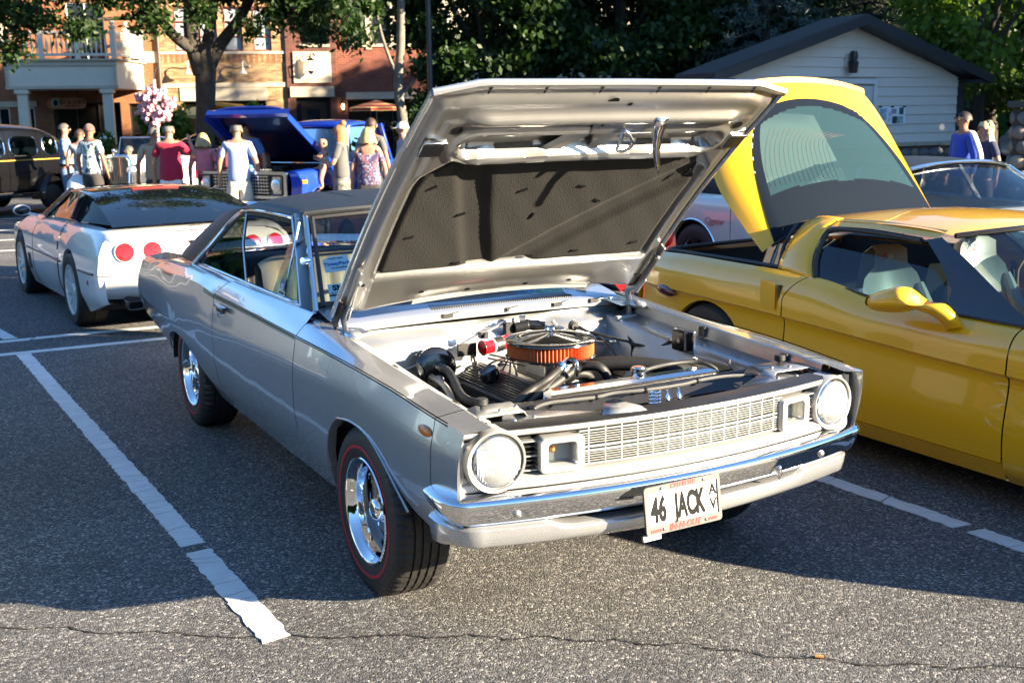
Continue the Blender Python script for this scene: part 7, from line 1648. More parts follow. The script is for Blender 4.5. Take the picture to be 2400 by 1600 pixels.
rr_ = random.Random(21)
for k in range(64):
    a = rr_.uniform(0, 2 * PI); r = rr_.uniform(.6, 5.2); z = rr_.uniform(4.9, 9.2) - max(0, r - 3) * .12
    bl.append((r * math.cos(a), r * math.sin(a) * .9, z, rr_.uniform(.6, 1.15), rr_.uniform(.6, 1.1), rr_.uniform(.35, .6), 430))
for x, y, z, rx, rz, n in ((-4.6, -1, 4.35, .9, .42, 500), (-3.9, -1.4, 3.95, .7, .35, 380), (-4.9, -.6, 5.1, .9, .6, 600), (-3.2, -1, 4.7, .8, .40, 500), (-5.4, -.5, 3.9, .7, .45, 420), (-2.2, -1.2, 4.55, .6, .35, 330), (-1.35, -1.2, 4.05, .5, .40, 300), (-2.9, -1.5, 3.75, .45, .25, 180), (1.7, -.8, 4.25, .5, .40, 260), (2.6, -.6, 4.0, .55, .50, 380), (3.2, -.2, 4.6, .7, .6, 500), (2.2, .3, 5.1, .9, .5, 480), (.6, -1.2, 5.2, .9, .4, 420), (-.6, -1.5, 5.3, .8, .4, 420), (-.2, -1.0, 4.2, .35, .25, 150), (1.0, -.9, 3.9, .35, .22, 110), (3.9, .2, 3.95, .55, .45, 360), (-4.2, -1.2, 3.35, .45, .28, 150), (-5.0, -1.1, 3.4, .5, .3, 190)):
    bl.append((x, y, z, rx, rx, rz, n))
for k in range(26): bl.append((rr_.uniform(-5.5, 3.6), rr_.uniform(-1.8, -.2), rr_.uniform(4.55, 5.6), .62, .5, .30, 300))
leaf_mesh('crown', leaf_pts(bl, rg_, .15), lf_shaded, t1, .035, .085, rg_, .3, 2, .12)
# slim young tree by the red brick part
t2 = thing('slim_tree', 'slim pale-barked tree standing in front of the red brick wall', 'tree', (9.95, 24.35, 0))
limbs('trunk', [([(0, 0, -.1), (.02, 0, .8), (-.02, 0, 1.8), (-.12, 0, 2.6), (-.02, 0, 3.6), (.05, 0, 5.0), (.1, 0, 7)], [.20, .17, .14, .12, .115, .10, .05]), ([(-.1, 0, 2.8), (-.40, .0, 3.5), (-.62, 0, 4.3), (-.75, 0, 5.6)], [.05, .045, .04, .02]), ([(0, 0, 2.4), (.25, 0, 2.7), (.5, .1, 2.9)], [.04, .03, .02])], bark_pale, t2)
bl = [(rr_.uniform(-1.2, 1.6), rr_.uniform(-1, 1), rr_.uniform(5.2, 8), .7, .7, .5, 260) for k in range(14)] + [(.7, -.1, 3.1, .5, .4, .3, 260), (1.1, 0, 2.75, .4, .4, .25, 170), (.6, 0, 2.25, .35, .3, .22, 130), (.9, .1, 4.1, .5, .4, .4, 240), (-.8, 0, 4.6, .4, .4, .3, 150), (-1.6, 0, 4.9, .5, .5, .35, 200), (.45, 0, 1.75, .3, .3, .25, 120)]
leaf_mesh('crown', leaf_pts(bl, rg_, .15), lf_shaded, t2, .05, .085, rg_, .4, 2, .10)
def broad_tree(name, label, x, y, h, base, r, m, nb, nl, seed, w=.06, l=.10, trunk=.22, cat='tree', squash=.8, group=None, cl=3, zoff=0):
    rn = np.random.default_rng(seed); q = random.Random(seed)
    t = thing(name, label, cat, (x, y, zoff), 0, group)
    segs = [([(0, 0, -.2), (.05, 0, base * .6), (0, .05, base), (.1, 0, base + (h - base) * .6)], [trunk * 1.3, trunk, trunk * .9, trunk * .3])]
    for k in range(6):
        a = k * 1.1 + q.random(); segs.append(([(0, 0, base * .9 + k * .1), (r * .3 * math.cos(a), r * .3 * math.sin(a), base + (h - base) * .25), (r * .7 * math.cos(a), r * .7 * math.sin(a), base + (h - base) * .5)], [trunk * .5, trunk * .35, trunk * .12]))
    limbs('trunk', segs, bark, t)
    bl = []
    for k in range(nb):
        u = q.random(); zz = base + (h - base) * u; rad = r * (math.sin(PI * min(1, .18 + .82 * u) ** .8) * .9 + .12); a = q.uniform(0, 2 * PI); d = rad * q.uniform(.35, .95); s = q.uniform(.16, .30) * r
        bl.append((d * math.cos(a), d * math.sin(a), zz, s * 1.2, s * 1.2, s * squash, max(30, int(nl / nb / cl))))
    leaf_mesh('crown', leaf_pts(bl, rn, .1), m, t, w, l, rn, .35, cl, l * 1.6)
    return t
broad_tree('maple_tree', 'dark leafy tree nearest the lamp post in front of the pale wall', 12.6, 24.6, 9.5, 3.0, 2.7, lf_shaded, 60, 30000, 31)
broad_tree('maple_tree', 'broad dark tree filling the view above the raised silver hood', 16.2, 23.4, 10, 2.9, 3.4, lf_shaded, 80, 42000, 32)
broad_tree('maple_tree', 'dark tree between the raised hood and the blue spruce', 19.4, 21.5, 11, 2.6, 2.9, lf_shaded, 70, 36000, 33)
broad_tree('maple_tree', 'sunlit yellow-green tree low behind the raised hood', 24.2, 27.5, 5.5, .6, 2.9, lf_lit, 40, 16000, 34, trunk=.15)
def conifer(name, label, x, y, h, r, m, seed, nl, base=.4, w=.012, l=.075):
    rn = np.random.default_rng(seed); q = random.Random(seed); t = thing(name, label, 'tree', (x, y, 0))
    limbs('trunk', [([(0, 0, -.1), (0, 0, h * .5), (0, 0, h)], [.2, .13, .02])], bark, t)
    P = []; b = MB()
    z = base
    while z < h - .2:
        rad = r * (1 - z / h) ** .8 + .15; n = max(5, int(9 * (1 - z / h) + 4)); o = q.uniform(0, 6)
        for k in range(n):
            a = o + 2 * PI * k / n + q.uniform(-.2, .2); L0 = rad * q.uniform(.75, 1.1)
            e = Vector((L0 * math.cos(a), L0 * math.sin(a), z - L0 * .16)); s0_ = Vector((0, 0, z + .1)); b.tube([s0_, s0_.lerp(e, .6) + Vector((0, 0, -.05)), e], [.03, .02, .006], 5)
            m_ = int(nl * L0 / (r * 60)) + 10
            tt = rn.random(m_) ** .6; wdt = .35 * (1.05 - tt) * L0 + .10
            side = rn.normal(size=m_) * .55; base_p = np.array(s0_)[None] * (1 - tt[:, None]) + np.array(e)[None] * tt[:, None]
            sdv = np.array([-math.sin(a), math.cos(a), 0]); P.append(base_p + (sdv[None] * (side * wdt)[:, None]) + np.stack([rn.normal(size=m_) * .03, rn.normal(size=m_) * .03, rn.normal(size=m_) * .05 - .05 * abs(side)], -1))
        z += .34
    b.build('branches', bark, t, sm=60); leaf_mesh('needles', np.concatenate(P), m, t, w, l, rn, .1, 5, .055)
    return t
conifer('blue_spruce', 'blue-grey spruce standing behind the left slope of the shed roof', 18.4, 19.8, 8.5, 2.6, lf_spruce, 41, 1500, base=1.2)
conifer('pine_tree', 'dark conifer directly behind the shed ridge', 22.4, 20.2, 11, 3.0, lf_pine, 42, 1300, base=1.0)
conifer('pine_tree', 'dark conifer beyond the right end of the shed roof', 24.6, 22.0, 11.5, 2.6, lf_pine, 43, 1300, base=1.6)
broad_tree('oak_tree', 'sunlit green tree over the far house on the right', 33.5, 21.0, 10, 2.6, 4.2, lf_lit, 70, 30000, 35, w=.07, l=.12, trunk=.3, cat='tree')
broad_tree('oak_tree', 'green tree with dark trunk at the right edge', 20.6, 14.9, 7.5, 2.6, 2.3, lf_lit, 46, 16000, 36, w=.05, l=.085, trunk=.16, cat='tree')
broad_tree('oak_tree', 'dark tree between the shed and the sunlit right-hand trees', 28.5, 20.8, 9.5, 2.0, 3.0, lf_mid, 50, 20000, 37, w=.07, l=.12)
# trees outside the picture on the right that shade the shed and lay dapples on the lot
broad_tree('shade_tree', 'tall street tree out to the right whose shade falls on the shed', 24.3, 3.2, 10, .6, 4.2, lf_mid, 90, 44000, 51, w=.15, l=.24, trunk=.3, cl=2)
broad_tree('shade_tree', 'street tree out to the right between the lot and the road', 29.5, 8.5, 10, 1.2, 4.0, lf_mid, 70, 14000, 52, w=.13, l=.2, trunk=.3, cl=2)
# far wood closing the view; unseen arc behind the camera added to darken reflections
P = []
rw_ = np.random.default_rng(61)
bl = []
for k in range(330):
    t = k / 330; a = t * 2 * PI; D = 78 + 9 * math.sin(k * 1.7)
    if R(100) < a < R(300): D -= 22
    x, y = CAM.x + D * math.sin(a), CAM.y + D * math.cos(a)
    for zz in ((2, 6, 10.5) if not R(100) < a < R(200) else (1, 3.5)): bl.append((x, y, zz + rw_.normal() * .6, 4.2, 4.2, 3.4, 190))
fw = leaf_mesh('far_wood', leaf_pts(bl, rw_, .2), lf_mid, None, .34, .5, rw_, .2, 2, .6)
tag(fw, 'far wood of dark green trees closing the view, its unseen arc added for reflections', 'wood', kind='stuff')
# shrubs and planting by the building
def shrub(name, label, x, y, rx, rz, m, n, seed, z0=0, w=.05, l=.09, flowers=None, cat='shrub', group=None, nf=60):
    rn = np.random.default_rng(seed); t = thing(name, label, cat, (x, y, z0), 0, group)
    bl = [(rn.normal() * rx * .4, rn.normal() * rx * .4, rz * (.3 + .7 * rn.random()), rx * .5, rx * .5, rz * .4, n // 8) for k in range(8)]
    leaf_mesh('foliage', leaf_pts(bl, rn, .2), m, t, w, l, rn, .0)
    if flowers:
        P = leaf_pts(bl, rn, .9)[:nf * 4:4]; b = MB()
        for p in P: b.sph(p, .055, 6, 4)
        b.build('blossom', flowers, t)['kind'] = 'stuff'
    return t
white_fl = mat('white petals', (.75, .74, .70), .7); pink_fl = mat('pink petals', (.62, .36, .42), .7); yel_fl = mat('yellow petals', (.75, .48, .03), .7)
def BL(s, off, z=0): v = Matrix.Translation((6.36, 40.22, 0)) @ Matrix.Rotation(R(-18), 4, 'Z') @ Vector((s, -off, z)); return v
for k, (s, off, rx, rz, lab) in enumerate(((1.6, 4.6, .75, 1.1, 'yellow-green shrub between the flower pole and the big tree'), (.75, 4.3, .5, .95, 'small bright shrub just right of the flower pole'), (4.4, 5.0, .55, .9, 'bright yellow-green bush above the blue truck hood'))):
    p = BL(s, off); shrub('bright_shrub', lab, p.x, p.y, rx, rz, lf_lit, 1500, 70 + k, z0=1.05 if k < 2 else 1.25, group='bright shrubs by the shop front')
for k, (s, z, lab) in enumerate(((6.95, 1.15, 'planter of white flowers by the dark entry door'), (8.05, 1.15, 'planter of white flowers left under the striped umbrella'), (9.45, 1.12, 'planter of white flowers behind the slim tree'))):
    p = BL(s, 2.2); t = shrub('white_flower_planter', lab, p.x, p.y, .42, .42, lf_mid, 700, 80 + k, z0=z, flowers=white_fl, cat='planter', group='white flower planters', nf=90)
    MB().lathe([(.22, -1.1), (.26, -.3), (.36, -.05), (.33, .05)], 16).build('pot', mat('clay pot', (.12, .07, .05), .8) if 'clay pot' not in MT else MT['clay pot'], t)
for k, (s, off, lab) in enumerate(((-1.4, 5.2, 'tall green plants beside the left balcony column'), (-.55, 5.0, 'leafy flowers with pale blooms by the right balcony column'), (-2.3, 5.4, 'orange flowers behind the black vintage sedan'))):
    p = BL(s, off); shrub('border_plants', lab, p.x, p.y, .45, .75, (lf_mid, lf_lit, lf_mid)[k], 900, 90 + k, z0=.55, flowers=(None, white_fl, yel_fl)[k], nf=30)
shrub('round_bush', 'clipped dark green bush by the stone pillar', 13.9, 8.35, .35, .35, lf_mid, 1500, 97, w=.02, l=.04)
# hanging flower pole
fp_ = thing('flower_pole', 'thin pole carrying a ball of pink hanging flowers', 'flower basket', (3.34, 23.28, 0))
MB().tube([(0, 0, -.05), (0, 0, 2.75)], .04, 10).build('pole', zinc, fp_); MB().tube([(0, 0, 2.72), (.05, 0, 2.95), (.14, 0, 3.02)], .015, 6, sub=3).build('hook', lamp_black, fp_)
rn = np.random.default_rng(3); bl = [(0, 0, 2.14, .40, .40, .40, 300)]
P = leaf_pts(bl, rn, .55); b = MB()
for p in P[:300]: b.sph(p, .055, 6, 4)
b.build('blossom', pink_fl, fp_)['kind'] = 'stuff'; leaf_mesh('foliage', leaf_pts([(0, 0, 2.1, .25, .25, .30, 300)], rn, .3), lf_mid, fp_, .03, .05, rn)
# lamp post
lp_ = thing('lamp_post', 'slim dark grey lamp post rising out of the picture behind the hood', 'lamp post', (8.42, 19.3, 0))
MB().tube([(0, 0, 0), (0, 0, 6.5)], .058, 12).build('pole', mat('post grey', (.035, .04, .05), .4, .4), lp_); MB().lathe([(.16, 0), (.15, .25), (.08, .35), (.06, .4)], 16).build('base', mat('post base', (.03, .035, .04), .5), lp_); MB().lathe([(.05, 6.4), (.22, 6.5), (.26, 6.9), (.12, 7.1), (.01, 7.2)], 12).build('lantern', lamp_black, lp_)
# parasols
def parasol(name, label, s, off, zt, r, m, rz=0, tilt=0, ribs=8):
    p = BL(s, off); t = thing(name, label, 'parasol', (p.x, p.y, 0), rz)
    MB().tube([(0, 0, 0), (0, 0, zt)], .025, 8).build('pole', cream_wood, t)
    M = TM((0, 0, zt), (0, tilt, 0)); P = []
    for q, dz in ((.02, .02), (.35, -.13), (.7, -.27), (1.0, -.42), (1.0, -.56)):
        P.append([M @ Vector((r * q * (1 - .06 * (k % 2) * q) * math.cos(2 * PI * k / 16), r * q * (1 - .06 * (k % 2) * q) * math.sin(2 * PI * k / 16), dz * r * .55 / .9 * (1 if q < 1 or dz > -.5 else 1.05) - (.02 if (k % 2 and dz < -.5) else 0))) for k in range(16)])
    MB().grid(P, cv=True).build('canopy', m, t, sm=20)
    return t
def stripe_mat():
    m = mat('striped canopy', (.5, .1, .05), .8); t = m.node_tree; p = t.nodes['Principled BSDF']; tc = t.nodes.new('ShaderNodeTexCoord'); sx = t.nodes.new('ShaderNodeSeparateXYZ'); t.links.new(tc.outputs['Object'], sx.inputs[0])
    md = t.nodes.new('ShaderNodeMath'); md.operation = 'MULTIPLY'; md.inputs[1].default_value = 8.5; t.links.new(sx.outputs[2], md.inputs[0]); fr = t.nodes.new('ShaderNodeMath'); fr.operation = 'FRACT'; t.links.new(md.outputs[0], fr.inputs[0])
    r = t.nodes.new('ShaderNodeValToRGB'); r.color_ramp.interpolation = 'CONSTANT'; r.color_ramp.elements[0].color = (.42, .03, .025, 1); r.color_ramp.elements[1].position = .55; r.color_ramp.elements[1].color = (.62, .40, .16, 1); t.links.new(fr.outputs[0], r.inputs[0]); t.links.new(r.outputs[0], p.inputs['Base Color']); return m
parasol('striped_parasol', 'red and yellow striped parasol in front of the red brick shop', 8.42, 3.0, 2.46, 1.0, stripe_mat(), .2)
parasol('yellow_parasol', 'pale yellow parasol just left of the big tree trunk', 2.15, 3.2, 2.30, 1.05, mat('yellow canvas', (.72, .52, .18), .8), .3)
parasol('orange_parasol', 'orange parasol tilted beside the big tree trunk', 3.75, 3.4, 2.36, .95, mat('orange canvas', (.72, .30, .03), .8), .1, .35)
parasol('teal_parasol', 'teal parasol partly hidden by the blue truck hood', 4.75, 3.6, 1.95, .95, mat('teal canvas', (.02, .26, .24), .8), .2)
# ------------------------------------------------------------------ people
skin_m = mat('skin', (.38, .20, .13), .55, var=.06, vs=9); skin_tan = mat('tanned skin', (.30, .145, .09), .55, var=.06, vs=9)
def hairm(n, c): return mat(n, c, .6, var=.3, vs=30)
h_grey = hairm('grey hair', (.10, .088, .075)); h_brown = hairm('brown hair', (.055, .030, .018)); h_dark = hairm('dark hair', (.016, .011, .009)); h_blond = hairm('blond hair', (.42, .29, .12)); h_pale = hairm('pale blond hair', (.55, .42, .22)); h_red = hairm('ginger hair', (.34, .15, .05))
def skel(name, J, E, mt, parent, root=0, sub=2):
    """continuous skinned surface over joints J: list of (x,y,z,rx,ry)"""
    me = bpy.data.meshes.new(name); me.from_pydata([j[:3] for j in J], E, []); o = bpy.data.objects.new(name, me); COL.objects.link(o); o.parent = parent
    me.materials.append(mt); sk = o.modifiers.new('skin', 'SKIN'); sk.use_smooth_shade = True; sk.branch_smoothing = .3
    for i, j in enumerate(J): d = me.skin_vertices[0].data[i]; d.radius = (j[3], j[4]); d.use_root = (i == root)
    s = o.modifiers.new('sub', 'SUBSURF'); s.levels = s.render_levels = sub
    return o
def person(label, x, y, rz, h=1.75, sk=None, hair=None, hs='short', top=None, tops='short', bot=None, bots='long', armL=None, armR=None, female=False, fat=1.0, head_turn=0, glasses=None, cap=None, legs=True, group=None, z0=0, shoe=None, hem=.86, name='person', legsep=.10, belt=None):
    s = h / 1.75; t = thing(name, label, 'person', (x, y, z0), rz, group); t.scale = (s, s, s); sk = sk or skin_m
    w = (.150 if female else .175); f = fat
    armL = armL or ((w + .10, .03, 1.16), (w + .12, -.03, .92)); armR = armR or ((-w - .10, .03, 1.16), (-w - .12, -.03, .92))
    J = [(0, 0, .93, .135 * f, .10 * f), (0, 0, 1.12, .125 * f, .095 * f), (0, .0, 1.32, .150, .10), (0, .01, 1.46, .10, .075), (0, .0, 1.53, .052, .055), (0, -.015, 1.585, .062, .072), (0, -.012, 1.655, .078, .096), (0, .005, 1.715, .060, .075)]
    E = [(0, 1), (1, 2), (2, 3), (3, 4), (4, 5), (5, 6), (6, 7)]
    for sg, (el, wr) in ((1, armL), (-1, armR)):
        b = len(J); el = Vector(el); wr = Vector(wr); d = (wr - el).normalized(); hd = wr + d * .07; fg = wr + d * .145 + Vector((-sg * .01, -.012, 0)); th_ = wr + d * .06 + Vector((-sg * .02, -.04, .0))
        J += [(sg * w, .0, 1.43, .06, .06), (*el, .042, .042), (*(el.lerp(wr, .5)), .040, .040), (*wr, .026, .024), (*hd, .036, .020), (*fg, .018, .012), (*th_, .013, .012)]
        E += [(3, b), (b, b + 1), (b + 1, b + 2), (b + 2, b + 3), (b + 3, b + 4), (b + 4, b + 5), (b + 3, b + 6)]
    if legs:
        for sg in (1, -1):
            b = len(J); J += [(sg * .09, 0, .82, .085 * f, .085 * f), (sg * legsep, -.015, .49, .058, .060), (sg * legsep, .02, .30, .052, .055), (sg * legsep, .02, .09, .036, .040), (sg * (legsep + .015), -.12, .035, .040, .028)]
            E += [(0, b), (b, b + 1), (b + 1, b + 2), (b + 2, b + 3), (b + 3, b + 4)]
    skel('body', J, E, sk, t)
    if top:
        o = .018; T = [(0, 0, hem, .165 * f + o, .118 * f + o), (0, 0, 1.00, .150 * f + o, .112 * f + o), (0, 0, 1.16, .142 * f + o, .105 * f + o), (0, 0, 1.34, .155 + o, .105 + o), (0, .01, 1.45, .11 + o, .075 + o), (0, .012, 1.495, .068, .068)]
        if tops == 'off': T = T[:4] + [(0, .0, 1.40, .150 + o, .095 + o)]
        Et = [(i, i + 1) for i in range(len(T) - 1)]
        for sg, (el, wr) in ((1, armL), (-1, armR)):
            el = Vector(el); wr = Vector(wr); b = len(T); shp = Vector((sg * w, 0, 1.43)); 
            if tops == 'off': shp = Vector((sg * (w + .02), 0, 1.36))
            q = .80 if tops in ('short', 'off') else 1.0
            T += [(*shp, .070, .070), (*(shp.lerp(el, q)), .062, .060)]; Et += [(4 if len(T) > 6 and tops != 'off' else 3, b), (b, b + 1)]
            if tops == 'long': T.append((*(el.lerp(wr, .92)), .042, .042)); Et.append((b + 1, b + 2))
        skel('shirt', T, Et, top, t)
    if bot and legs:
        o = .020; B = [(0, 0, .99, .135 * f + o, .10 * f + o), (0, 0, .88, .150 * f + o, .112 * f + o)]; Eb = [(0, 1)]
        for sg in (1, -1):
            b = len(B); B += [(sg * .092, 0, .76, .092 * f + o, .092 * f + o)]; Eb.append((1, b))
            if bots == 'short': B += [(sg * legsep, -.01, .50, .085 + o, .085 + o)]; Eb.append((b, b + 1))
            else: B += [(sg * legsep, -.012, .48, .066 + o, .068 + o), (sg * legsep, .015, .08, .056 + o, .062 + o)]; Eb += [(b, b + 1), (b + 1, b + 2)]
        if bots == 'skirt': B = [(0, 0, 1.0, .14 * f, .11 * f), (0, 0, .86, .17 * f, .14 * f), (0, 0, .42, .20, .17)]; Eb = [(0, 1), (1, 2)]
        skel('trousers' if bots == 'long' else bots if bots == 'skirt' else 'shorts', B, Eb, bot, t)
    if belt: MB().grid([[(.158 * f * math.cos(a), .125 * f * math.sin(a), z) for a in span(0, 2 * PI, 29)[:-1]] for z in (.955, .99)], cv=True).build('belt', belt, t)
    if shoe and legs:
        for sg in (1, -1): MB().sph((sg * (legsep + .01), -.055, .045), (.052, .14, .05), 12, 8).build('shoe', shoe, t)
    # head furniture, turned with the head
    Mh = TM((0, -.005, 1.645), (0, 0, head_turn))
    if hair:
        q = {'short': 1.04, 'bald': 1.0}.get(hs, 1.08)
        b = MB(); P = []
        n = 20
        for i in range(9):
            th0 = PI * .02 + i / 8 * (PI * (.50 if hs in ('short', 'bald') else .60))
            row = []
            for k in range(n):
                a = 2 * PI * k / n; fr = max(0, -math.sin(a)); th_ = th0 * (1 - .42 * fr ** 2 * (i / 8)) ; ext = 1
                if hs == 'bald': th_ = PI * .30 + (th0 - PI * .02) * .55; 
                if hs == 'bald' and fr > .55: th_ = PI * .52
                row.append(Mh @ Vector((.089 * q * math.sin(th_) * math.cos(a), .004 + .107 * q * math.sin(th_) * math.sin(a) , .005 + .105 * q * math.cos(th_))))
            P.append(row)
        b.grid(P, cv=True)
        if hs in ('bob', 'long', 'curly'):
            Lh = {'bob': .16, 'long': .30, 'curly': .24}[hs]
            b.grid([[Mh @ Vector(((.100 + .012 * j) * math.cos(a), .006 + (.112 + .012 * j) * math.sin(a), .03 - Lh * j / 4 - (.012 * math.sin(a * 7) if j == 4 else 0))) for a in span(-.35, PI + .35, 22)] for j in range(5)])
        hr = b.build('hair', hair, t, sm=70)
        if hs == 'curly':
            b = MB(); rc_ = random.Random(int(x * 10))
            for k in range(90):
                a = rc_.uniform(-.5, PI + .5); zz = rc_.uniform(-.2, .11); r0 = .095 * math.sqrt(max(.1, 1 - (max(zz, 0) / .125) ** 2)); b.sph(Mh @ Vector((r0 * math.cos(a), .02 + r0 * 1.1 * math.sin(a), zz)), .030, 6, 5)
            b.build('curls', hair, t)
        if hs == 'bun': MB().sph(Mh @ Vector((0, .06, .13)), .055, 10, 8).build('hair_bun', hair, t); MB().grid([[Mh @ Vector(((.098) * math.cos(a), .006 + .112 * math.sin(a), .03 - .24 * j / 4)) for a in span(-.2, PI + .2, 18)] for j in range(5)]).build('hair_length', hair, t, sm=70)
    for sg in (1, -1): MB().sph(Mh @ Vector((sg * .084, .008, -.012)), (.012, .022, .032), 8, 6).build('ear', sk, t)
    MB().grid([[Mh @ Vector((k * .012, -.100 + abs(k) * .016, z)) for k in (-1, 0, 1)] if z > .02 else [Mh @ Vector((k * .017, -.118 + abs(k) * .02 , z)) for k in (-1, 0, 1)] for z in (.03, -.005, -.022)] + [[Mh @ Vector((k * .014, -.096, -.030)) for k in (-1, 0, 1)]]).build('nose', sk, t)
    MB().box(tuple(Mh @ Vector((0, -.094, -.055))), (.045, .010, .009), (0, 0, head_turn)).build('mouth', mat('lips', (.30, .11, .09), .5) if 'lips' not in MT else MT['lips'], t)
    if glasses:
        b = MB(Mh); b.box((.036, -.102, .022), (.052, .016, .034)); b.box((-.036, -.102, .022), (.052, .016, .034)); b.box((0, -.104, .028), (.03, .008, .006)); b.bar((.066, -.098, .028), (.086, .02, .026), .006, .008); b.bar((-.066, -.098, .028), (-.086, .02, .026), .006, .008); b.build('glasses', glasses, t, sm=0)
    else:
        for sg in (1, -1): MB().sph(Mh @ Vector((sg * .034, -.090, .020)), (.012, .009, .007), 8, 6).build('eye', ink, t)
    if cap:
        P = [[Mh @ Vector((.097 * math.sin(th_) * math.cos(a), .004 + .112 * math.sin(th_) * math.sin(a), .018 + .110 * math.cos(th_))) for a in span(0, 2 * PI, 21)[:-1]] for th_ in span(.02, PI * .52, 7)]
        b = MB(); b.grid(P, cv=True); b.grid([[Mh @ Vector((k * .075, -.085 - e * (.10 - abs(k) ** 2 * .06), .035 - e * .02)) for k in span(-1, 1, 9)] for e in (0, .5, 1)]); b.build('cap', cap, t, sm=60)
    return t
# cloth materials
def cloth(n, c, **k): return mat(n, c, .9, var=.12, vs=9, sheen=.2, **k)
def pattern_mat(name, kind, cols, sc):
    m = mat(name, cols[0], .9); t = m.node_tree; p = t.nodes['Principled BSDF']; L = t.links.new; tc = t.nodes.new('ShaderNodeTexCoord')
    if kind == 'plaid':
        sx = t.nodes.new('ShaderNodeSeparateXYZ'); L(tc.outputs['Object'], sx.inputs[0]); outs = []
        for ax in (0, 2):
            mu = t.nodes.new('ShaderNodeMath'); mu.operation = 'MULTIPLY'; mu.inputs[1].default_value = sc; L(sx.outputs[ax], mu.inputs[0]); fr = t.nodes.new('ShaderNodeMath'); fr.operation = 'FRACT'; L(mu.outputs[0], fr.inputs[0])
            r = t.nodes.new('ShaderNodeValToRGB'); r.color_ramp.interpolation = 'CONSTANT'; e = r.color_ramp.elements; e[0].color = (*cols[0], 1); e[1].position = .5; e[1].color = (*cols[1], 1); k_ = e.new(.82); k_.color = (*cols[2], 1); k_ = e.new(.90); k_.color = (*cols[0], 1); L(fr.outputs[0], r.inputs[0]); outs.append(r.outputs[0])
        mx = t.nodes.new('ShaderNodeMix'); mx.data_type = 'RGBA'; mx.inputs[0].default_value = .5; L(outs[0], mx.inputs[6]); L(outs[1], mx.inputs[7]); L(mx.outputs[2], p.inputs['Base Color'])
    else:
        n = t.nodes.new('ShaderNodeTexNoise'); n.inputs['Scale'].default_value = sc; n.inputs['Detail'].default_value = 3; L(tc.outputs['Object'], n.inputs['Vector'])
        r = t.nodes.new('ShaderNodeValToRGB'); r.color_ramp.interpolation = 'CONSTANT'; e = r.color_ramp.elements; e[0].color = (*cols[1], 1); e[1].position = .43; e[1].color = (*cols[0], 1); k_ = e.new(.57); k_.color = (*cols[2], 1); k_ = e.new(.64); k_.color = (*cols[0], 1); L(n.outputs[0], r.inputs[0]); L(r.outputs[0], p.inputs['Base Color'])
    return m
plaid = pattern_mat('blue plaid', 'plaid', ((.20, .33, .46), (.05, .12, .28), (.45, .30, .28)), 11); aloha = pattern_mat('floral print', 'n', ((.62, .66, .66), (.03, .07, .11), (.08, .24, .10)), 9); dressp = pattern_mat('paisley print', 'n', ((.055, .045, .11), (.24, .10, .12), (.30, .28, .36)), 16); camo_p = pattern_mat('grey print', 'n', ((.16, .16, .13), (.08, .08, .07), (.26, .25, .21)), 18)
jeans = cloth('denim', (.13, .21, .32)); tan_sh = cloth('stone shorts', (.56, .50, .41)); white_tr = cloth('white trousers', (.72, .70, .66)); burg = cloth('burgundy shirt', (.32, .006, .035)); beige_s = cloth('beige shirt', (.34, .27, .18)); pink_s = cloth('pink shirt', (.66, .22, .25)); ltblue = cloth('pale blue shirt', (.30, .38, .60)); blue_s = cloth('blue shirt', (.09, .22, .52)); coral = cloth('coral shirt', (.58, .14, .12)); dk_tr = cloth('dark trousers', (.035, .030, .030)); grey_t = cloth('grey shirt', (.10, .10, .095)); grey_l = cloth('light grey shirt', (.30, .31, .33)); royal = cloth('royal blue jacket', (.012, .045, .36)); navy_d = cloth('navy dress', (.02, .025, .06)); sho_w = mat('pale shoe', (.5, .5, .48), .6); sho_d = mat('dark shoe', (.03, .025, .02), .5)
AW, TO, RT, LF = 2.65, -.49, 1.07, -2.07                              # facing away, toward us, right, left in the picture
person('man in blue plaid shirt and faded jeans standing beside the black sedan', .91, 20.2, RT + .25, 1.79, hair=h_grey, hs='short', top=plaid, bot=jeans, armL=((.27, -.05, 1.15), (.14, -.34, 1.22)), armR=((-.24, -.02, 1.12), (-.12, -.32, 1.20)), fat=1.1, glasses=ink, hem=.93, belt=ink, shoe=sho_d)
person('man in white floral shirt and peaked cap seen from behind', 1.06, 18.14, AW - .35, 1.76, sk=skin_tan, hair=h_grey, hs='short', top=aloha, bot=dk_tr, bots='short', fat=1.18, head_turn=.9, cap=cloth('red brown cap', (.20, .09, .07)), glasses=ink, hem=.80, shoe=sho_w)
person('person in pale top mostly hidden behind the man in the floral shirt', 1.02, 19.0, AW, 1.68, hair=h_brown, top=grey_l, bot=tan_sh, bots='short')
person('person in bright blue shirt sitting low behind the white roadster', 2.42, 21.9, LF + .9, 1.66, hair=h_grey, hs='short', top=cloth('cobalt shirt', (.02, .05, .42)), bot=dk_tr, z0=-.36, glasses=mat('wire', (.1, .1, .1), .3))
person('person in magenta shirt low behind the white roadster', 3.15, 21.6, LF, 1.60, hair=h_brown, top=cloth('magenta shirt', (.40, .02, .14)), bot=dk_tr, z0=-.40)
person('man in beige shirt with arm hanging, half hidden by the burgundy shirt', 1.62, 15.35, AW + .2, 1.70, sk=skin_tan, hair=h_grey, hs='short', top=beige_s, bot=dk_tr, fat=1.15, hem=.84)
person('balding man in burgundy polo shirt seen from behind raising his right hand', 1.69, 14.54, AW - .1, 1.76, hair=h_grey, hs='bald', top=burg, bot=white_tr, fat=1.22, armR=((-.36, -.10, 1.22), (-.25, -.22, 1.47)), hem=.80, shoe=sho_w)
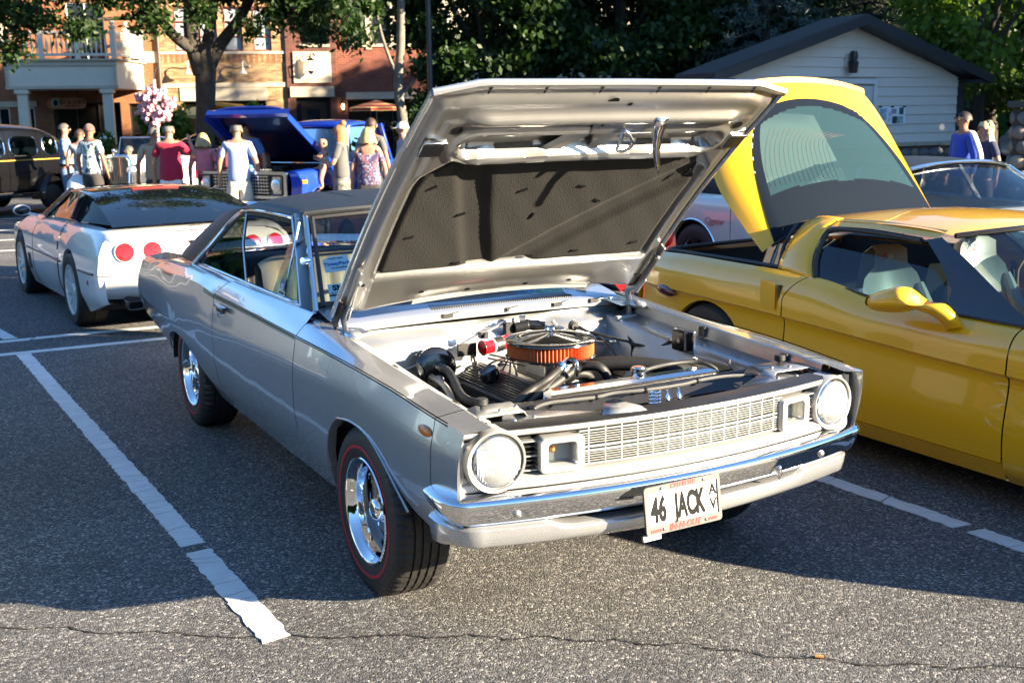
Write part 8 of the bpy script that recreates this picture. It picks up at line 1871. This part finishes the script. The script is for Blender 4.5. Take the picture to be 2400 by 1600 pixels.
person('woman in pink top and white trousers with short blond hair seen from behind', 2.35, 15.1, AW, 1.60, hair=h_blond, hs='bob', top=pink_s, bot=white_tr, female=True, fat=1.12, armR=((-.27, -.02, 1.16), (-.16, -.22, 1.10)), hem=.82, shoe=sho_w)
person('woman with pale blond hair and sunglasses facing us behind the pale blue shirt', 2.90, 15.6, TO - .2, 1.63, hair=h_pale, hs='bob', top=coral, bot=tan_sh, bots='short', female=True, glasses=ink)
person('balding man in pale blue T-shirt and stone shorts seen from behind', 2.48, 13.52, AW + .05, 1.76, hair=h_grey, hs='bald', top=ltblue, bot=tan_sh, bots='short', fat=1.12, hem=.78, shoe=sho_w)
person('tall man in royal blue shirt with sunglasses facing us', 2.83, 14.25, TO - .25, 1.80, hair=h_brown, hs='short', top=blue_s, bot=tan_sh, bots='short', glasses=ink, fat=1.05, hem=.80, shoe=sho_w)
person('woman with dark curly hair in coral top seen from the side', 3.15, 14.75, AW - .5, 1.68, hair=h_brown, hs='curly', top=coral, bot=dk_tr, female=True, fat=1.1, hem=.88)
mom = person('woman with ginger hair in grey patterned dress holding a baby', 3.98, 13.1, LF, 1.70, hair=h_red, hs='bun', top=grey_t, bot=camo_p, bots='skirt', female=True, fat=1.12, armL=((.22, -.10, 1.14), (.06, -.32, 1.20)), armR=((-.22, -.10, 1.16), (-.02, -.32, 1.10)), glasses=mat('thin frames', (.05, .04, .04), .3), hem=.88)
bq = Vector((math.sin(LF), -math.cos(LF), 0)) * .26 + Vector((3.98, 13.1, 0))
bn = thing('baby', 'baby in white romper held by the ginger-haired woman', 'baby', (bq.x, bq.y, .98), LF + .5)
Jb = [(0, 0, .12, .085, .075), (0, 0, .25, .08, .07), (0, 0, .35, .045, .045), (0, -.01, .41, .075, .080), (0, -.01, .47, .080, .088), (0, 0, .52, .055, .06)]
Eb = [(0, 1), (1, 2), (2, 3), (3, 4), (4, 5)]
for sg in (1, -1):
    b0 = len(Jb); Jb += [(sg * .08, 0, .30, .035, .035), (sg * .11, -.08, .24, .028, .028), (sg * .06, -.15, .25, .020, .020)]; Eb += [(1, b0), (b0, b0 + 1), (b0 + 1, b0 + 2)]
    b0 = len(Jb); Jb += [(sg * .06, -.05, .04, .055, .055), (sg * .07, -.10, -.10, .042, .042), (sg * .06, -.07, -.22, .028, .028), (sg * .06, -.13, -.25, .022, .018)]; Eb += [(0, b0), (b0, b0 + 1), (b0 + 1, b0 + 2), (b0 + 2, b0 + 3)]
skel('body', Jb, Eb, skin_m, bn)
skel('romper', [(0, 0, .06, .10, .09), (0, 0, .16, .098, .088), (0, 0, .29, .085, .075), (.08, -.01, .29, .045, .045), (-.08, -.01, .29, .045, .045)], [(0, 1), (1, 2), (2, 3), (2, 4)], cloth('white romper', (.62, .60, .57)), bn)
for sg in (1, -1): MB().sph((sg * .082, 0, .45), (.010, .018, .022), 8, 6).build('ear', skin_m, bn); MB().sph((sg * .028, -.092, .455), .007, 6, 5).build('eye', ink, bn)
MB().sph((0, -.100, .435), (.010, .012, .010), 8, 6).build('nose', skin_m, bn)
person('blond woman in purple paisley off-shoulder top seen from behind', 3.98, 11.95, AW, 1.66, hair=h_blond, hs='bob', top=dressp, tops='off', bot=dk_tr, female=True, fat=1.25, hem=.80)
gm_ = person('man in grey T-shirt with white print on its back, short brown hair', 4.62, 13.4, AW - .45, 1.80, sk=skin_tan, hair=h_brown, hs='short', top=grey_t, bot=dk_tr, fat=1.05, head_turn=.5)
b = MB(); rp_ = random.Random(9)
for k in range(16): x0 = rp_.uniform(-.12, .10); z0_ = 1.08 + k * .016; b.add([(x0 - .06, .139 + .01, z0_), (x0 + .07, .139 + .01, z0_), (x0 + .05, .139 + .01, z0_ + .022), (x0 - .07, .139 + .01, z0_ + .022)], [(0, 1, 2, 3)])
b.build('shirt_print', white_pl, gm_, sm=0)
person('person in light grey shirt and white cap half hidden by the raised hood', 5.30, 13.7, LF + .3, 1.72, hair=h_grey, top=grey_l, bot=dk_tr, cap=cloth('white cap', (.55, .55, .52)), fat=1.2)
p16 = person('dark-haired man in royal blue and white jacket by the shed', 10.33, 6.67, LF + .15, 1.76, sk=skin_tan, hair=h_dark, hs='short', top=royal, tops='long', bot=dk_tr, fat=1.2, glasses=mat('fine frames', (.1, .08, .07), .3), hem=.84)
for sg in (1, -1): MB().tube([(sg * .10, .035, 1.50), (sg * .19, .03, 1.475), (sg * .262, .05, 1.36), (sg * .318, .08, 1.20), (sg * .34, .07, 1.10)], [.03, .042, .040, .036, .034], 8, sub=4, flat=.5).build('sleeve_stripe', white_tr, p16)
person('woman with curly blond hair behind the man in the blue jacket', 11.1, 6.95, LF + .5, 1.62, hair=h_pale, hs='curly', top=navy_d, bot=dk_tr, female=True)
# folding chair behind the white car
fc = thing('folding_chair', 'dark slatted folding chair standing beside the floral-shirted man', 'folding chair', (1.62, 16.6, 0), AW)
b = MB()
for sg in (1, -1): b.tube([(sg * .26, .22, 0), (sg * .26, -.08, .52), (sg * .26, -.20, .95)], .014, 6); b.tube([(sg * .26, -.30, 0), (sg * .26, .05, .42), (sg * .26, .20, .44)], .014, 6); b.tube([(sg * .28, -.12, .64), (sg * .28, .22, .62)], .018, 6)
b.build('frame', alloy, fc)
for k in range(11): MB().box((-.21 + k * .042, -.16, .74), (.032, .012, .42), (.28, 0, 0)).build('back_slat', grey_t, fc, sm=0)
MB().box((0, .04, .44), (.50, .46, .03)).build('seat', grey_t, fc, bev=.01)
